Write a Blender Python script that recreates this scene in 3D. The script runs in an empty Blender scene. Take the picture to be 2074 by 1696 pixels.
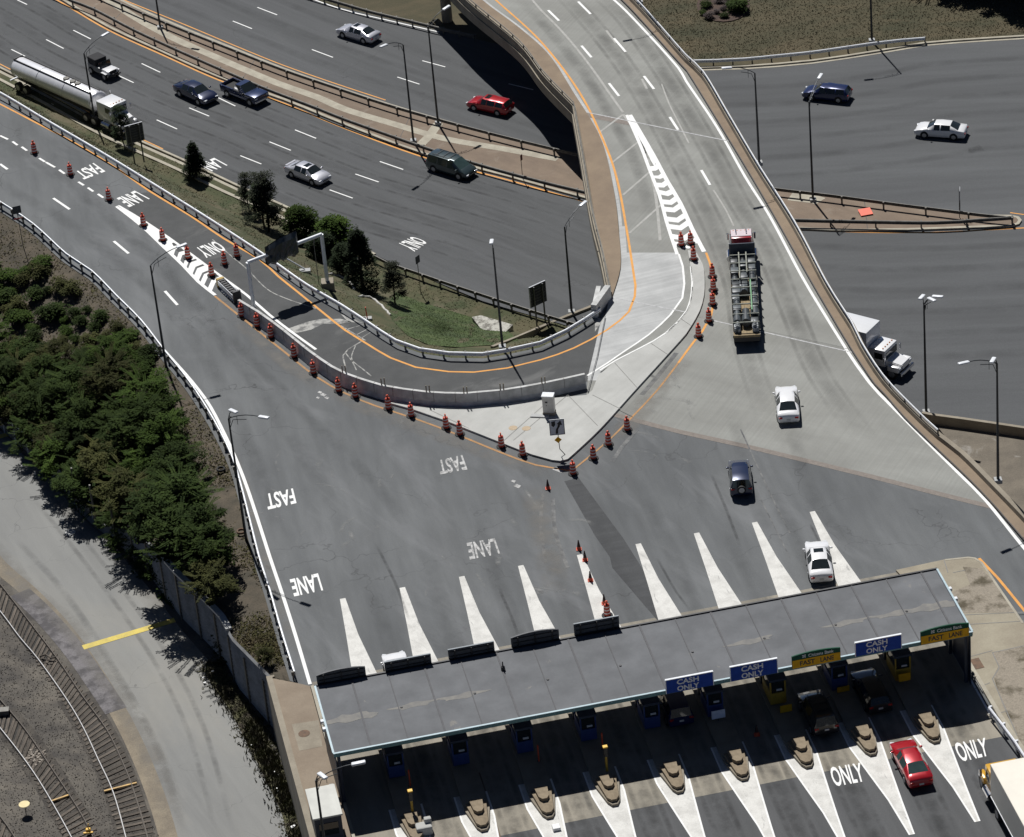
import bpy, bmesh, math, random
from math import radians, sin, cos, pi, hypot, atan2
from mathutils import Vector, Matrix
from mathutils.bvhtree import BVHTree
from mathutils.geometry import tessellate_polygon
random.seed(7)
S = bpy.context.scene
C = S.collection

# ------------------------------------------------------------------ camera
CAM_F, CAM_PITCH, CAM_ROLL, CAM_H = 7083.3, radians(31.791), radians(-5.4436), 148.565
r0 = Vector((1, 0, 0)); FW = Vector((0, cos(CAM_PITCH), -sin(CAM_PITCH))); u0 = r0.cross(FW)
RT = r0*cos(CAM_ROLL) + u0*sin(CAM_ROLL); UP = -r0*sin(CAM_ROLL) + u0*cos(CAM_ROLL)
CP = Vector((0, 0, CAM_H))
cd = bpy.data.cameras.new('camera'); cam = bpy.data.objects.new('camera', cd); C.objects.link(cam)
cam.matrix_world = Matrix(((RT.x, UP.x, -FW.x, 0), (RT.y, UP.y, -FW.y, 0), (RT.z, UP.z, -FW.z, CAM_H), (0, 0, 0, 1)))
cd.sensor_fit = 'HORIZONTAL'; cd.sensor_width = 36; cd.lens = CAM_F*36/2074
cd.clip_start = 5; cd.clip_end = 6000
S.camera = cam

# ------------------------------------------------------------------ light
SUN_AZ = radians(-77.0)          # the way the shadows fall on the ground
SUN_EL = radians(56.3)
w = bpy.data.worlds.new('World'); S.world = w; w.use_nodes = True
nt = w.node_tree; sky = nt.nodes.new('ShaderNodeTexSky'); sky.sky_type = 'NISHITA'; sky.sun_disc = False
sky.sun_elevation = SUN_EL; sky.air_density = .35; sky.dust_density = .15; sky.ozone_density = 1.5; sky.altitude = 300
sd = Vector((-cos(SUN_AZ), -sin(SUN_AZ)))              # towards the sun
sky.sun_rotation = atan2(sd.x, sd.y)
bg = nt.nodes['Background']; bg.inputs[1].default_value = 0.05
nt.links.new(sky.outputs[0], bg.inputs[0])
sl = bpy.data.lights.new('sun', 'SUN'); sl.energy = 5.0; sl.angle = radians(0.53); sl.color = (1, .985, .965)
so = bpy.data.objects.new('sun', sl); C.objects.link(so)
so.rotation_euler = Vector((cos(SUN_AZ)*cos(SUN_EL), sin(SUN_AZ)*cos(SUN_EL), -sin(SUN_EL))).to_track_quat('-Z', 'Y').to_euler()
so.location = (0, 250, 120)
S.view_settings.view_transform = 'Standard'; S.view_settings.look = 'None'
S.view_settings.exposure = -0.06; S.view_settings.gamma = 1

# ------------------------------------------------------------------ picking points: a pixel of the survey photo to a point at height z
def P(x, y, z=0.0):
    d = FW*CAM_F + RT*(x-1037) - UP*(y-848)
    return CP + d*((z-CP.z)/d.z)
def ray(x, y): return (FW*CAM_F + RT*(x-1037) - UP*(y-848)).normalized()
YAW = radians(-81.076)           # toll plaza frame: b runs along the lanes, a across them
BV = Vector((cos(YAW), sin(YAW), 0)); AV = Vector((-BV.y, BV.x, 0))
def AB(a, b, z=0.0):
    v = AV*a + BV*b; return Vector((v.x, v.y, z))
HZ = -6.3                        # highway level
YZ = -5.0                        # rail yard level

# ------------------------------------------------------------------ materials
MATS = {}
def mat(name, col, rough=.7, metal=0, c2=None, scale=3.0, bump=0, coat=0, spec=None, stretch=None, ang=0, mix=(.35, .65), grain=0, fine=None, rand=0):
    """procedural material: base colour wandering between col and c2 over noise, optional fine grain and bump"""
    if name in MATS: return MATS[name]
    m = bpy.data.materials.new(name); m.use_nodes = True; MATS[name] = m
    t = m.node_tree; N = t.nodes; L = t.links; b = N['Principled BSDF']
    b.inputs['Roughness'].default_value = rough; b.inputs['Metallic'].default_value = metal
    if coat: b.inputs['Coat Weight'].default_value = coat; b.inputs['Coat Roughness'].default_value = .05
    if spec is not None: b.inputs['Specular IOR Level'].default_value = spec
    if c2 is None: c2 = tuple(x*.82 for x in col)
    tc = N.new('ShaderNodeTexCoord')
    mp = N.new('ShaderNodeMapping'); mp.inputs['Rotation'].default_value = (0, 0, -ang)
    if stretch: mp.inputs['Scale'].default_value = stretch
    rt = N.new('ShaderNodeMapping'); rt.inputs['Rotation'].default_value = (0, 0, -ang)
    L.new(tc.outputs['Object'], rt.inputs[0]); mp.inputs['Rotation'].default_value = (0, 0, 0); L.new(rt.outputs[0], mp.inputs[0])
    n = N.new('ShaderNodeTexNoise'); n.inputs['Scale'].default_value = scale; n.inputs['Detail'].default_value = 5; n.inputs['Roughness'].default_value = .6
    L.new(mp.outputs[0], n.inputs['Vector'])
    cr = N.new('ShaderNodeValToRGB'); cr.color_ramp.elements[0].position = mix[0]; cr.color_ramp.elements[1].position = mix[1]
    cr.color_ramp.elements[0].color = (*c2, 1); cr.color_ramp.elements[1].color = (*col, 1)
    L.new(n.outputs[0], cr.inputs[0]); out = cr.outputs[0]
    def mul(out, fac_socket, lo, hi):
        mr = N.new('ShaderNodeMapRange'); mr.inputs[1].default_value = .3; mr.inputs[2].default_value = .7
        mr.inputs[3].default_value = lo; mr.inputs[4].default_value = hi; L.new(fac_socket, mr.inputs[0])
        mx = N.new('ShaderNodeVectorMath'); mx.operation = 'SCALE'; L.new(out, mx.inputs[0]); L.new(mr.outputs[0], mx.inputs['Scale']); return mx.outputs[0]
    if grain:
        g = N.new('ShaderNodeTexNoise'); g.inputs['Scale'].default_value = 9; g.inputs['Detail'].default_value = 6; g.inputs['Roughness'].default_value = .8
        L.new(tc.outputs['Object'], g.inputs['Vector']); out = mul(out, g.outputs[0], 1-grain, 1+grain)
    if fine:   # (scale, stretch, amount)
        fm = N.new('ShaderNodeMapping'); fm.inputs['Scale'].default_value = fine[1]; L.new(rt.outputs[0], fm.inputs[0])
        fn = N.new('ShaderNodeTexNoise'); fn.inputs['Scale'].default_value = fine[0]; fn.inputs['Detail'].default_value = 4
        L.new(fm.outputs[0], fn.inputs['Vector']); out = mul(out, fn.outputs[0], 1-fine[2], 1+fine[2])
    if rand:
        oi = N.new('ShaderNodeObjectInfo'); mr = N.new('ShaderNodeMapRange'); mr.inputs[3].default_value = 1-rand; mr.inputs[4].default_value = 1+rand
        L.new(oi.outputs['Random'], mr.inputs[0]); mx = N.new('ShaderNodeVectorMath'); mx.operation = 'SCALE'
        L.new(out, mx.inputs[0]); L.new(mr.outputs[0], mx.inputs['Scale']); out = mx.outputs[0]
    L.new(out, b.inputs['Base Color'])
    if bump:
        bm_ = N.new('ShaderNodeBump'); bm_.inputs['Strength'].default_value = bump; bm_.inputs['Distance'].default_value = .05
        g2 = N.new('ShaderNodeTexNoise'); g2.inputs['Scale'].default_value = 6; g2.inputs['Detail'].default_value = 6
        L.new(tc.outputs['Object'], g2.inputs['Vector']); L.new(g2.outputs[0], bm_.inputs['Height']); L.new(bm_.outputs[0], b.inputs['Normal'])
    return m
def seal_mat(m, col, scale=.22, width=.012, lo=.45, hi=.6):
    """dark crack-sealant veins over a paved surface"""
    t = m.node_tree; N = t.nodes; L = t.links; b = N['Principled BSDF']
    src = b.inputs['Base Color'].links[0].from_socket
    tc = N.new('ShaderNodeTexCoord'); ns = N.new('ShaderNodeTexNoise'); ns.inputs['Scale'].default_value = .5; ns.inputs['Detail'].default_value = 3
    L.new(tc.outputs['Object'], ns.inputs['Vector'])
    ad = N.new('ShaderNodeVectorMath'); ad.operation = 'MULTIPLY_ADD'; ad.inputs[1].default_value = (3, 3, 3)
    L.new(ns.outputs['Color'], ad.inputs[0]); L.new(tc.outputs['Object'], ad.inputs[2])
    v = N.new('ShaderNodeTexVoronoi'); v.feature = 'DISTANCE_TO_EDGE'; v.inputs['Scale'].default_value = scale; L.new(ad.outputs[0], v.inputs['Vector'])
    mr = N.new('ShaderNodeMapRange'); mr.inputs[1].default_value = 0; mr.inputs[2].default_value = width; mr.inputs[3].default_value = 1; mr.inputs[4].default_value = 0
    L.new(v.outputs[0], mr.inputs[0])
    n2 = N.new('ShaderNodeTexNoise'); n2.inputs['Scale'].default_value = .12; L.new(tc.outputs['Object'], n2.inputs['Vector'])
    m2 = N.new('ShaderNodeMapRange'); m2.inputs[1].default_value = lo; m2.inputs[2].default_value = hi; L.new(n2.outputs[0], m2.inputs[0])
    mm = N.new('ShaderNodeMath'); mm.operation = 'MULTIPLY'; L.new(mr.outputs[0], mm.inputs[0]); L.new(m2.outputs[0], mm.inputs[1])
    mx = N.new('ShaderNodeMix'); mx.data_type = 'RGBA'; L.new(mm.outputs[0], mx.inputs[0]); L.new(src, mx.inputs[6]); mx.inputs[7].default_value = (*col, 1)
    L.new(mx.outputs[2], b.inputs['Base Color'])
def blot_mat(m, col, scale, lo, hi, stretch=(1, 1, 1), ang=0, amt=.6):
    """larger blots of another colour (scuffs, dust, bare soil)"""
    t = m.node_tree; N = t.nodes; L = t.links; b = N['Principled BSDF']
    src = b.inputs['Base Color'].links[0].from_socket
    tc = N.new('ShaderNodeTexCoord'); r = N.new('ShaderNodeMapping'); r.inputs['Rotation'].default_value = (0, 0, -ang); L.new(tc.outputs['Object'], r.inputs[0])
    mp = N.new('ShaderNodeMapping'); mp.inputs['Scale'].default_value = stretch; L.new(r.outputs[0], mp.inputs[0])
    n = N.new('ShaderNodeTexNoise'); n.inputs['Scale'].default_value = scale; n.inputs['Detail'].default_value = 7; n.inputs['Roughness'].default_value = .65; n.inputs['Distortion'].default_value = .6
    L.new(mp.outputs[0], n.inputs['Vector'])
    mr = N.new('ShaderNodeMapRange'); mr.inputs[1].default_value = lo; mr.inputs[2].default_value = hi; mr.inputs[4].default_value = amt; L.new(n.outputs[0], mr.inputs[0])
    mx = N.new('ShaderNodeMix'); mx.data_type = 'RGBA'; L.new(mr.outputs[0], mx.inputs[0]); L.new(src, mx.inputs[6]); mx.inputs[7].default_value = (*col, 1)
    L.new(mx.outputs[2], b.inputs['Base Color'])

HA = atan2(-.77, .64)            # direction of the highway lanes
LA = YAW                         # direction of the toll lanes
asph_hw = mat('highway_asphalt', (.084, .087, .090), .9, c2=(.070, .073, .075), scale=.35, stretch=(.05, 1, 1), ang=HA, grain=.16, fine=(1.6, (.06, 1, 1), .1))
seal_mat(asph_hw, (.055, .056, .058), .09, .004)
blot_mat(asph_hw, (.060, .062, .063), .12, .52, .66, (.08, 1, 1), HA, .5)
blot_mat(asph_hw, (.10, .10, .10), .5, .66, .72, (.5, 1, 1), HA, .4)
asph_hr = mat('right_highway_asphalt', (.090, .094, .097), .9, c2=(.075, .078, .081), scale=.22, stretch=(.10, 1, 1), ang=radians(175), grain=.18, fine=(.9, (.10, 1, 1), .08))
blot_mat(asph_hr, (.058, .06, .062), .10, .52, .66, (.12, 1, 1), radians(170), .5)
asph_pz = mat('plaza_asphalt', (.132, .138, .140), .88, c2=(.092, .097, .100), scale=.16, stretch=(.35, 1, 1), ang=LA, grain=.13, fine=(1.1, (.12, 1, 1), .1))
seal_mat(asph_pz, (.07, .072, .074), .16, .010)
blot_mat(asph_pz, (.18, .185, .19), .22, .52, .75, (.3, 1, 1), LA+.35, .75)
blot_mat(asph_pz, (.075, .077, .077), .13, .56, .74, (.15, 1, 1), LA+.1, .6)
asph_pt = mat('patched_asphalt', (.078, .080, .080), .9, c2=(.060, .062, .062), scale=.5, grain=.16)
blot_mat(asph_pt, (.15, .15, .145), .35, .58, .72, (.4, 1, 1), .4, .7)
asph_cut = mat('trench_asphalt', (.062, .064, .066), .9, c2=(.052, .054, .056), scale=.8, grain=.2, fine=(2.5, (1, .1, 1), .12), ang=LA)
conc_br = mat('bridge_concrete', (.270, .272, .25), .85, c2=(.21, .21, .192), scale=.25, stretch=(1, .35, 1), ang=radians(60), grain=.07, fine=(5.0, (.02, 1, 1), .06))
blot_mat(conc_br, (.17, .17, .155), .16, .5, .72, (1, .25, 1), radians(20), .6)
conc_new = mat('new_concrete', (.46, .465, .455), .85, c2=(.36, .365, .358), scale=.4, grain=.06, fine=(3.0, (.03, 1, 1), .1), ang=radians(15))
conc_isl = mat('island_concrete', (.45, .45, .425), .85, c2=(.385, .385, .362), scale=.35, grain=.05, fine=(1.5, (.1, 1, 1), .05), ang=radians(50))
conc_bar = mat('barrier_concrete', (.58, .58, .565), .8, c2=(.40, .40, .385), scale=1.2, grain=.07)
conc_old = mat('old_concrete', (.30, .265, .205), .9, c2=(.22, .19, .145), scale=.6, grain=.12)
conc_kerb = mat('kerb_concrete', (.42, .39, .31), .9, c2=(.32, .29, .23), scale=.8, grain=.1)
brown = mat('brown_paving', (.205, .155, .112), .9, c2=(.165, .123, .09), scale=.3, grain=.12, fine=(1.2, (.2, 1, 1), .1), ang=HA)
blot_mat(brown, (.30, .26, .21), .5, .58, .75, (1, 1, 1), 0, .7)
side_br = mat('sidewalk_brown', (.25, .19, .13), .9, c2=(.20, .15, .105), scale=.4, grain=.1)
white_p = mat('white_road_paint', (.82, .82, .80), .7, c2=(.74, .74, .71), scale=1.5, grain=.07)
worn_w = mat('worn_white_paint', (.64, .63, .59), .75, c2=(.53, .52, .485), scale=.9, grain=.14, mix=(.38, .58))
blot_mat(worn_w, (.28, .275, .26), 1.1, .60, .72, (.4, 1, 1), LA+.4, .5)
blot_mat(worn_w, (.16, .16, .16), 2.6, .62, .70, (.25, 1, 1), LA, .55)
old_p = mat('ghost_paint', (.40, .395, .37), .8, c2=(.32, .315, .29), scale=1.5, grain=.12)
orange_p = mat('orange_road_paint', (.72, .33, .055), .75, c2=(.60, .27, .06), scale=1.0, grain=.1)
worn_o = mat('worn_orange_paint', (.45, .23, .08), .8, c2=(.28, .17, .08), scale=1.2, grain=.16)
yellow_p = mat('yellow_road_paint', (.66, .52, .10), .75, c2=(.5, .40, .1), scale=1.2, grain=.14)
gravel = mat('rail_yard_gravel', (.120, .108, .090), .95, c2=(.055, .050, .045), scale=.5, grain=.45, bump=.5)
blot_mat(gravel, (.05, .045, .04), 3.0, .56, .66, (1, 1, 1), 0, .6)
blot_mat(gravel, (.20, .175, .14), .28, .5, .72, (1, .5, 1), 1.0, .6)
serv = mat('service_road_asphalt', (.245, .245, .232), .92, c2=(.195, .196, .188), scale=.14, stretch=(.3, 1, 1), ang=radians(-68), grain=.08, fine=(.9, (.08, 1, 1), .06))
seal_mat(serv, (.12, .12, .118), .2, .006, .5, .6)
blot_mat(serv, (.30, .285, .25), .12, .5, .7, (.25, 1, 1), radians(-66), .6)
blot_mat(serv, (.16, .16, .155), .5, .6, .72, (.08, 1, 1), radians(-66), .5)
dirt = mat('bare_dirt', (.18, .155, .12), .95, c2=(.13, .112, .088), scale=.5, grain=.25, bump=.4)
grass_dry = mat('dry_grass', (.100, .082, .046), .95, c2=(.058, .052, .028), scale=.45, grain=.38, bump=.7)
blot_mat(grass_dry, (.15, .125, .085), .5, .55, .72, (1, 1, 1), 0, .6)
field = mat('field_grass', (.088, .070, .038), .95, c2=(.040, .040, .018), scale=.22, stretch=(.35, 1, 1), ang=.3, grain=.5, bump=.9)
blot_mat(field, (.125, .095, .052), .35, .52, .72, (.4, 1, 1), -.2, .6)
grass_emb = mat('embankment_grass', (.090, .078, .040), .95, c2=(.042, .055, .020), scale=.35, grain=.35, bump=.8)
blot_mat(grass_emb, (.16, .13, .09), .3, .55, .70, (1, 1, 1), 0, .6)
soil_emb = mat('slope_soil', (.105, .085, .060), .95, c2=(.055, .048, .034), scale=.5, grain=.35, bump=.8)
lawn = mat('green_grass', (.060, .088, .024), .95, c2=(.038, .058, .018), scale=.5, grain=.35, bump=.8)
blot_mat(lawn, (.13, .115, .07), .4, .56, .72, (1, 1, 1), 0, .7)
galv = mat('galvanised_steel', (.76, .78, .80), .42, .2, c2=(.66, .68, .70), scale=2, rand=.05)
galv_d = mat('weathered_steel', (.16, .155, .14), .6, .4, c2=(.10, .095, .085), scale=2)
rust = mat('rusty_steel', (.18, .11, .07), .8, .3, c2=(.10, .07, .05), scale=3)
blackp = mat('dark_pole_metal', (.050, .055, .060), .5, .4)
lampw = mat('lamp_housing', (.80, .82, .84), .35)
steel = mat('polished_rail', (.34, .34, .34), .5, .2)
railside = mat('rail_side', (.10, .085, .07), .7, .3)
wood = mat('sleeper_wood', (.125, .105, .085), .95, c2=(.065, .055, .045), scale=2.2, stretch=(1, 4, 1), grain=.3, rand=.35)
roofm = mat('roof_membrane', (.140, .145, .152), .85, c2=(.108, .112, .118), scale=.5, grain=.06, fine=(.6, (1, .25, 1), .08), ang=LA)
teal = mat('teal_fascia', (.10, .23, .24), .5, c2=(.08, .19, .20), scale=1)
tealt = mat('pale_blue_trim', (.40, .52, .56), .45)
navy = mat('navy_steel', (.02, .035, .065), .5)
blue_b = mat('booth_blue', (.025, .055, .19), .5)
yell_b = mat('booth_yellow', (.42, .27, .03), .5)
tan_blk = mat('tan_concrete', (.27, .215, .145), .9, c2=(.19, .15, .10), scale=2, grain=.1)
orange = mat('drum_orange', (.62, .075, .030), .55, c2=(.52, .06, .03), scale=3, rand=.12)
refl = mat('reflective_white', (.78, .78, .76), .5)
cone_o = mat('cone_orange', (.70, .10, .04), .55)
rubber = mat('black_rubber', (.018, .018, .018), .8)
glass = mat('dark_glass', (.020, .026, .028), .04, spec=.8)
glass_t = mat('tinted_teal_glass', (.045, .075, .072), .04, spec=.8)
chrome = mat('chrome', (.7, .7, .72), .15, 1)
rimm = mat('alloy_rim', (.42, .43, .45), .35, .7)
under = mat('underbody', (.015, .015, .016), .8)
red_l = mat('tail_lamp_red', (.45, .012, .012), .25)
headl = mat('head_lamp', (.72, .74, .76), .1, spec=.8)
plate = mat('number_plate', (.6, .6, .58), .5)
sign_bl = mat('sign_blue', (.015, .060, .34), .65, spec=.2)
sign_ye = mat('sign_yellow', (.80, .42, .015), .65, spec=.2)
sign_gr = mat('sign_green', (.010, .08, .045), .65, spec=.2)
sign_bk = mat('sign_back_metal', (.085, .088, .095), .6, .2, c2=(.065, .068, .072))
signwh = mat('sign_white', (.75, .77, .79), .5)
black = mat('black_paint', (.015, .015, .017), .5)
wood_y = mat('truck_bed_planks', (.33, .25, .14), .85, c2=(.18, .14, .08), scale=3, stretch=(.4, 4, 1))
def paint(name, col, metal=.25): return mat('car_paint_'+name, col, .28, metal, c2=tuple(c*.97 for c in col), coat=1)

# ------------------------------------------------------------------ mesh building
class MB:
    def __init__(s, o=None): s.v = []; s.f = []; s.m = []; s.o = Vector(o) if o is not None else Vector((0, 0, 0))
    def add(s, vs, fs, mi=0):
        k = len(s.v); s.v += [Vector(x) - s.o for x in vs]; s.f += [tuple(i+k for i in f) for f in fs]; s.m += [mi]*len(fs); return s
    def box(s, c, d, rz=0, mi=0, ry=0, bev=0):
        c = Vector(c); hx, hy, hz = d[0]/2, d[1]/2, d[2]/2
        if bev and min(hx, hy, hz) > bev*1.2:
            q = bev; pts = []; 
            b = bmesh.new(); bmesh.ops.create_cube(b, size=1)
            for v in b.verts: v.co = Vector((v.co.x*d[0], v.co.y*d[1], v.co.z*d[2]))
            bmesh.ops.bevel(b, geom=list(b.edges), offset=q, segments=2, profile=.5, affect='EDGES')
            b.verts.index_update(); pts = [v.co.copy() for v in b.verts]; fs = [tuple(v.index for v in f.verts) for f in b.faces]; b.free()
        else:
            pts = [Vector((x, y, z)) for z in (-hz, hz) for x, y in ((-hx, -hy), (hx, -hy), (hx, hy), (-hx, hy))]
            fs = [(0, 3, 2, 1), (4, 5, 6, 7), (0, 1, 5, 4), (1, 2, 6, 5), (2, 3, 7, 6), (3, 0, 4, 7)]
        R = Matrix.Rotation(rz, 3, 'Z') @ Matrix.Rotation(ry, 3, 'Y')
        return s.add([c + R @ p for p in pts], fs, mi)
    def tube(s, pts, r, n=8, mi=0, r2=None):
        pts = [Vector(p) for p in pts]; vs = []; fs = []; k = len(pts)
        for i, p in enumerate(pts):
            t = (pts[min(i+1, k-1)] - pts[max(i-1, 0)]).normalized()
            a = t.cross(Vector((0, 0, 1)));
            if a.length < .05: a = t.cross(Vector((1, 0, 0)))
            a.normalize(); b = t.cross(a); rr = r if r2 is None else r + (r2-r)*i/max(1, k-1)
            for j in range(n): q = 2*pi*j/n; vs.append(p + a*rr*cos(q) + b*rr*sin(q))
        for i in range(k-1):
            for j in range(n): j2 = (j+1) % n; fs.append((i*n+j, i*n+j2, (i+1)*n+j2, (i+1)*n+j))
        fs.append(tuple(range(n))[::-1]); fs.append(tuple((k-1)*n+j for j in range(n)))
        return s.add(vs, fs, mi)
    def lathe(s, prof, n=16, c=(0, 0, 0), mi=0, mis=None):
        c = Vector(c); vs = []; fs = []
        for (r, z) in prof:
            for j in range(n): q = 2*pi*j/n; vs.append(c + Vector((r*cos(q), r*sin(q), z)))
        k = len(prof)
        for i in range(k-1):
            ff = [(i*n+j, i*n+(j+1) % n, (i+1)*n+(j+1) % n, (i+1)*n+j) for j in range(n)]
            kk = len(s.v) if i == 0 else None
            fs.append(ff)
        base = len(s.v); s.v += [Vector(x) - s.o for x in vs]
        for i, ff in enumerate(fs):
            for f in ff: s.f.append(tuple(base+q for q in f)); s.m.append(mis[i] if mis else mi)
        s.f.append(tuple(base+j for j in range(n))[::-1]); s.m.append(mi)
        s.f.append(tuple(base+(k-1)*n+j for j in range(n))); s.m.append(mis[-1] if mis else mi)
        return s
    def prism(s, pts, z0, z1, mi=0, mside=None):
        n = len(pts); vs = [(p[0], p[1], z0) for p in pts] + [(p[0], p[1], z1) for p in pts]
        tri = [tuple(t) for t in tessellate_polygon([[Vector((p[0], p[1], 0)) for p in pts]])]
        up = []
        for t in tri:
            a, b, c = (Vector((pts[i][0], pts[i][1], 0)) for i in t)
            up.append(t if (b-a).cross(c-a).z > 0 else t[::-1])
        k = len(s.v); s.add(vs, [tuple(i+n for i in t) for t in up] + [t[::-1] for t in up], mi)
        area = sum(pts[i][0]*pts[(i+1) % n][1] - pts[(i+1) % n][0]*pts[i][1] for i in range(n))
        sf = []
        for i in range(n):
            j = (i+1) % n; q = (i, j, n+j, n+i); sf.append(q if area > 0 else q[::-1])
        for q in sf: s.f.append(tuple(x+k for x in q)); s.m.append(mi if mside is None else mside)
        return s
    def poly(s, pts, mi=0):
        pts = [Vector(p) for p in pts]; tri = tessellate_polygon([[Vector((p.x, p.y, 0)) for p in pts]]); out = []
        for t in tri:
            a, b, c = (pts[i] for i in t); out.append(tuple(t) if (b-a).cross(c-a).z > 0 else tuple(t)[::-1])
        return s.add(pts, out, mi)
    def strip(s, pts, w, z=None, mi=0, off=0):
        """flat ribbon of width w along pts (shifted off to the left)"""
        pts = [Vector(p) for p in pts]; vs = []; k = len(pts)
        for i, p in enumerate(pts):
            t = pts[min(i+1, k-1)] - pts[max(i-1, 0)]; n = Vector((-t.y, t.x, 0)).normalized(); zz = p.z if z is None else z
            for q in (off-w/2, off+w/2): v = p + n*q; vs.append((v.x, v.y, zz))
        return s.add(vs, [(2*i, 2*i+2, 2*i+3, 2*i+1) for i in range(k-1)][::1], mi)
    def build(s, name, mats, parent=None, smooth=None, loc=None):
        me = bpy.data.meshes.new(name); me.from_pydata([tuple(v) for v in s.v], [], s.f)
        if not isinstance(mats, (list, tuple)): mats = [mats]
        for m in mats: me.materials.append(m)
        if len(mats) > 1: me.polygons.foreach_set('material_index', s.m)
        if smooth is not None:
            me.polygons.foreach_set('use_smooth', [True]*len(me.polygons)); me.set_sharp_from_angle(angle=radians(smooth))
        me.update()
        o = bpy.data.objects.new(name, me); C.objects.link(o)
        if parent is not None: o.parent = parent
        if loc is not None: o.location = loc
        return o
def flip_up(o):
    me = o.data; bm = bmesh.new(); bm.from_mesh(me)
    for f in bm.faces:
        if f.normal.z < 0: f.normal_flip()
    bm.to_mesh(me); bm.free(); return o
def tag(o, label=None, cat=None, group=None, kind=None):
    if label: o['label'] = label
    if cat: o['category'] = cat
    if group: o['group'] = group
    if kind: o['kind'] = kind
    return o
def thing(name, label, cat, loc=(0, 0, 0), rz=0, group=None):
    o = bpy.data.objects.new(name, None); C.objects.link(o); o.location = loc; o.rotation_euler = (0, 0, rz); o.empty_display_size = .3
    return tag(o, label, cat, group)
def kids(o): return [c for c in bpy.data.objects if c.parent == o]
def dup(root, loc=None, rz=None, label=None, group=None, scale=None):
    r = root.copy(); C.objects.link(r)
    for ch in kids_cache(root):
        c = ch.copy(); C.objects.link(c); c.parent = r
        for g in kids_cache(ch):
            d = g.copy(); C.objects.link(d); d.parent = c
    if loc is not None: r.location = loc
    if rz is not None: r.rotation_euler = (0, 0, rz)
    if label: r['label'] = label
    if group: r['group'] = group
    if scale: r.scale = (scale,)*3 if not isinstance(scale, tuple) else scale
    return r
_kc = {}
def kids_cache(o):
    if o.name not in _kc: _kc[o.name] = kids(o)
    return _kc[o.name]
def smooth_line(pts, step=1.5):
    """Catmull-Rom through world points, resampled"""
    pts = [Vector(p) for p in pts]; out = []
    for i in range(len(pts)-1):
        p0 = pts[i-1] if i else pts[0]*2-pts[1]; p1 = pts[i]; p2 = pts[i+1]; p3 = pts[i+2] if i+2 < len(pts) else pts[-1]*2-pts[-2]
        n = max(1, int((p2-p1).length/step))
        for k in range(n):
            t = k/n; out.append(.5*((2*p1)+(p2-p0)*t+(2*p0-5*p1+4*p2-p3)*t*t+(3*p1-p0-3*p2+p3)*t**3))
    out.append(pts[-1]); return out
def L_(px, z, step=1.5): return smooth_line([P(x, y, z) for x, y in px], step)
def PL(px, z=0.0): return [P(x, y, z) for x, y in px]
def resample(pts, n):
    d = [0]
    for i in range(1, len(pts)): d.append(d[-1]+(pts[i]-pts[i-1]).length)
    out = []; j = 0
    for k in range(n):
        t = d[-1]*k/(n-1)
        while j < len(d)-2 and d[j+1] < t: j += 1
        f = (t-d[j])/max(1e-9, d[j+1]-d[j]); out.append(pts[j].lerp(pts[j+1], min(1, max(0, f))))
    return out
def text_mesh(txt, bold=0.0):
    cu = bpy.data.curves.new('t', 'FONT'); cu.body = txt; cu.offset = bold; cu.resolution_u = 3
    o = bpy.data.objects.new('t', cu); C.objects.link(o); dg = bpy.context.evaluated_depsgraph_get(); dg.update()
    me = bpy.data.meshes.new_from_object(o.evaluated_get(dg)); vs = [v.co.copy() for v in me.vertices]; fs = [tuple(p.vertices) for p in me.polygons]
    bpy.data.objects.remove(o); bpy.data.curves.remove(cu); bpy.data.meshes.remove(me)
    x0 = min(v.x for v in vs); x1 = max(v.x for v in vs); y0 = min(v.y for v in vs); y1 = max(v.y for v in vs)
    return [((v.x-x0)/(x1-x0), (v.y-y0)/(y1-y0)) for v in vs], fs
def text_on(mb, txt, bl, br, tr, tl, bold=.01, mi=0):
    vs, fs = text_mesh(txt, bold); bl, br, tr, tl = map(Vector, (bl, br, tr, tl))
    mb.add([(bl*(1-u)+br*u)*(1-v)+(tl*(1-u)+tr*u)*v for u, v in vs], fs, mi)
def grid(A, B, rows, fn=None, jit=0):
    """lofted sheet between two equally sampled lines; fn(t) -> height blend 0..1 from A to B"""
    n = len(A); vs = []; rnd = random.Random(3)
    for r in range(rows+1):
        t = r/rows; h = t if fn is None else fn(t)
        for i in range(n):
            p = A[i].lerp(B[i], t); p.z = A[i].z*(1-h)+B[i].z*h
            if 0 < r < rows: p.z += rnd.uniform(-jit, jit)
            vs.append(p)
    fs = [(r*n+i, r*n+i+1, (r+1)*n+i+1, (r+1)*n+i) for r in range(rows) for i in range(n-1)]
    return vs, fs

# ================================================================== TERRAIN AND ROADS
def offset(pts, d):
    out = []
    for i, p in enumerate(pts):
        t = pts[min(i+1, len(pts)-1)] - pts[max(i-1, 0)]; n = Vector((-t.y, t.x, 0)).normalized(); out.append(p + n*d)
    return out
def setz(pts, z): return [Vector((p.x, p.y, z)) for p in pts]
def sweep(mb, pts, prof, mi=0, caps=True):
    """closed profile [(u, z)] carried along pts; u to the left of travel"""
    n = len(prof); vs = []; k = len(pts)
    for i, p in enumerate(pts):
        t = pts[min(i+1, k-1)] - pts[max(i-1, 0)]; q = Vector((-t.y, t.x, 0)).normalized()
        for u, z in prof: vs.append(p + q*u + Vector((0, 0, z)))
    fs = [(i*n+j, i*n+(j+1) % n, (i+1)*n+(j+1) % n, (i+1)*n+j) for i in range(k-1) for j in range(n)]
    fs = [f[::-1] for f in fs]
    if caps: fs += [tuple(range(n)), tuple((k-1)*n+j for j in range(n))[::-1]]
    return mb.add(vs, fs, mi)

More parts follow.
